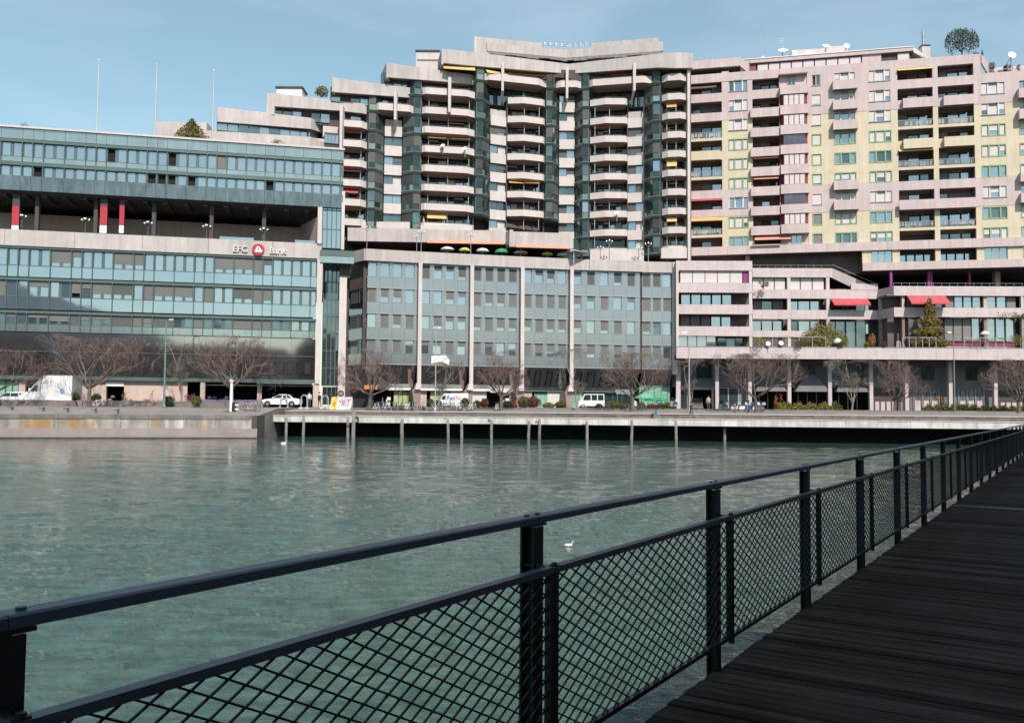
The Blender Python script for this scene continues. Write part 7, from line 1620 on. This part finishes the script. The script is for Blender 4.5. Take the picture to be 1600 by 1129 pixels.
# ------------------------------------------------------------------ people
mat('jeans',(.16,.24,.38),.8,var=.1); mat('cloth_black',(.02,.022,.03),.8,var=.2); mat('cloth_white',(.66,.66,.66),.8,var=.05); mat('cloth_blue',(.10,.14,.3),.8,var=.1); mat('hair_dark',(.03,.02,.015),.7,var=.2); mat('shoe',(.03,.03,.03),.6,var=.1); mat('trousers_grey',(.10,.10,.11),.8,var=.1)
def person(loc, rz, label, top, legs, hair='hair_dark', stride=.28, pose='walk', h=1.72):
    t = thing('person',label,'person',loc,rz); s = h/1.72; me = bpy.data.meshes.new('body')
    if pose=='sit': V = [(0,0,.50),(0,-.02,.72),(0,-.03,1.0),(0,-.03,1.08),(0,0,1.2),(.09,.0,.5),(.1,.42,.5),(.1,.44,.08),(.1,.56,.04),(-.09,0,.5),(-.1,.40,.5),(-.1,.42,.08),(-.1,.54,.04),(.19,-.03,1.0),(.23,.05,.75),(.15,.28,.65),(.13,.36,.62),(-.19,-.03,1.0),(-.23,.05,.75),(-.15,.28,.65),(-.13,.36,.62)]
    else: k = stride; V = [(0,0,.95),(0,.01,1.15),(0,.01,1.40),(0,.02,1.48),(0,.03,1.62),(.09,0,.92),(.10,k*.55,.50),(.10,k*.95,.08),(.10,k*.95+.16,.04),(-.09,0,.92),(-.10,-k*.25,.5),(-.10,-k*1.0,.12),(-.10,-k*1.0+.14,.05),(.19,.0,1.40),(.24,-k*.4,1.12),(.23,-k*.35,.88),(.22,-k*.2,.79),(-.19,.0,1.40),(-.24,k*.3,1.12),(-.23,k*.8,.92),(-.22,k*1.0,.85)]
    E = [(0,1),(1,2),(2,3),(3,4),(0,5),(5,6),(6,7),(7,8),(0,9),(9,10),(10,11),(11,12),(2,13),(13,14),(14,15),(15,16),(2,17),(17,18),(18,19),(19,20)]
    Rr = [.14,.13,.15,.055,.10,.095,.07,.05,.04,.095,.07,.05,.04,.06,.048,.035,.035,.06,.048,.035,.035]
    me.from_pydata([tuple(c*s for c in v) for v in V],E,[]); o = bpy.data.objects.new('body',me); C.objects.link(o); o.parent = t; me.skin_vertices or me.attributes
    if not me.skin_vertices: 
        md = o.modifiers.new('skin','SKIN')
    else: md = o.modifiers.new('skin','SKIN')
    for i,r_ in enumerate(Rr): me.skin_vertices[0].data[i].radius = (r_*s,r_*s*.82); me.skin_vertices[0].data[i].use_root = (i==0)
    sb = o.modifiers.new('sub','SUBSURF'); sb.levels = 1; sb.render_levels = 1
    dg = bpy.context.evaluated_depsgraph_get(); m2 = bpy.data.meshes.new_from_object(o.evaluated_get(dg)); o.modifiers.clear(); o.data = m2; m2.name='body'
    m2.materials.clear()
    for m in (top,legs,'skin','shoe'): m2.materials.append(MATS[m])
    zw = .62 if pose=='sit' else .97
    for p in m2.polygons:
        c = p.center/s; i = 0
        if c.z > (1.07 if pose=='sit' else 1.46): i = 2
        elif (pose!='sit' and c.z < .09) or (pose=='sit' and c.z<.09): i = 3
        elif (pose=='sit' and c.z < zw and abs(c.x)<.18): i = 1
        elif pose!='sit' and c.z < zw and abs(c.x) < .19: i = 1
        elif pose!='sit' and c.z < .86: i = 2
        p.material_index = i; p.use_smooth = True
    hz = V[4][2]; hy = V[4][1]
    part('hair',hair,t,lambda b:b.lathe([(.02,.13),(.07,.115),(.105,.06),(.11,.0),(.085,-.03)],(0,hy-.02,hz+.02),10),local=True)
    part('face','skin',t,lambda b:(b.hexa([(-.015,hy+.085,hz-.04),(.015,hy+.085,hz-.04),(.012,hy+.08,hz),(-.012,hy+.08,hz),(-.012,hy+.12,hz-.035),(.012,hy+.12,hz-.035),(.008,hy+.09,hz+.01),(-.008,hy+.09,hz+.01)]),b.box(-.11,-.095,hy-.02,hy+.02,hz-.04,hz+.02),b.box(.095,.11,hy-.02,hy+.02,hz-.04,hz+.02)),local=True)
    return t
person((xat(1026,90.5),90.5,2.12),R(80),'person with a dark top and light blue jeans walking on the quay','cloth_black','jeans',stride=.33)
person((xat(1079.5,89.3),89.3,2.12),R(-80),'person dressed all in black and grey walking by the slender lamp','cloth_black','trousers_grey',stride=.3)
person((xat(483,103),103,3.06),R(180),'standing person in an open white shirt left of the big pillar foot','cloth_white','trousers_grey',stride=.08)
person((xat(499,103.5),103.5,3.06),R(160),'person in dark clothes behind the white metal arch','cloth_black','cloth_black',stride=.08,h=1.6)
person((xat(597.5,104.3),104.3,2.95),R(90),'seated person in dark blue facing right in front of the pink shop pier','cloth_blue','cloth_black',pose='sit')
person((xat(1107,108),108,3.06),R(175),'pale dressed person standing in the arcade shop doorway','rose_wall','trousers_grey',stride=.05)
person((xat(1484,131.4),131.4,11.25),R(180),'person in a pale top on the terrace beside the conifer','cloth_white','trousers_grey',stride=.05) if False else None
t = thing('stool','simple stool under the seated person by the shop','stool',(xat(597.5,104.3),104.3,2.95)); part('seat','pile_wood',t,lambda b:b.box(-.2,.2,-.2,.2,.36,.42),local=True); part('legs','grey_paint',t,lambda b:[b.tube([(x,y,0),(x*.8,y*.8,.36)],.02,4) for x in (-.18,.18) for y in (-.18,.18)],local=True)
# ice white kiosk post and small white sign box on the promenade
t = thing('litter_bin','white topped litter bin between bushes left of the green parasol','bin',(xat(992,100.5),100.5,2.75)); part('body','grey_paint',t,lambda b:b.lathe([(.18,0),(.2,.7),(.2,.75)],n=10),local=True); part('lid','white_paint',t,lambda b:b.lathe([(.24,.75),(.24,1.15),(.2,1.3),(.02,1.33)],n=10),local=True)
# terrace ladder & white canopy things
p = ony(450+657-0,378,100)
t = thing('easel_ladder','small white folding ladder on the flower terrace','ladder',(xat(1406,131.2),131.2,11.25)); part('side_rail','white_paint',t,lambda b:[b.tube([(x,0,0),(x*.5,.1,2.2)],.04,5) for x in (-.4,.0,.4)],local=True); part('rung','white_paint',t,lambda b:[b.tube([(-.36+k*.03,.02*k,.3+k*.4),(.0-k*.0,.02*k,.3+k*.4)],.025,4) for k in range(4)],local=True)
t = thing('planter_box','long white planter holding the dark red heather on the terrace','planter',(xat(1525,131.6),131.6,11.25)); part('trough','off_white',t,lambda b:b.prism([(-4.2,-.25,0),(4.4,-.25,0),(4.4,.25,0),(-4.2,.25,0)],[(-4.3,-.3,1.35),(4.5,-.3,1.35),(4.5,.3,1.35),(-4.3,.3,1.35)]),local=True); part('rim','concrete_clean',t,lambda b:b.box(-4.35,4.55,-.34,.34,1.35,1.42),local=True)
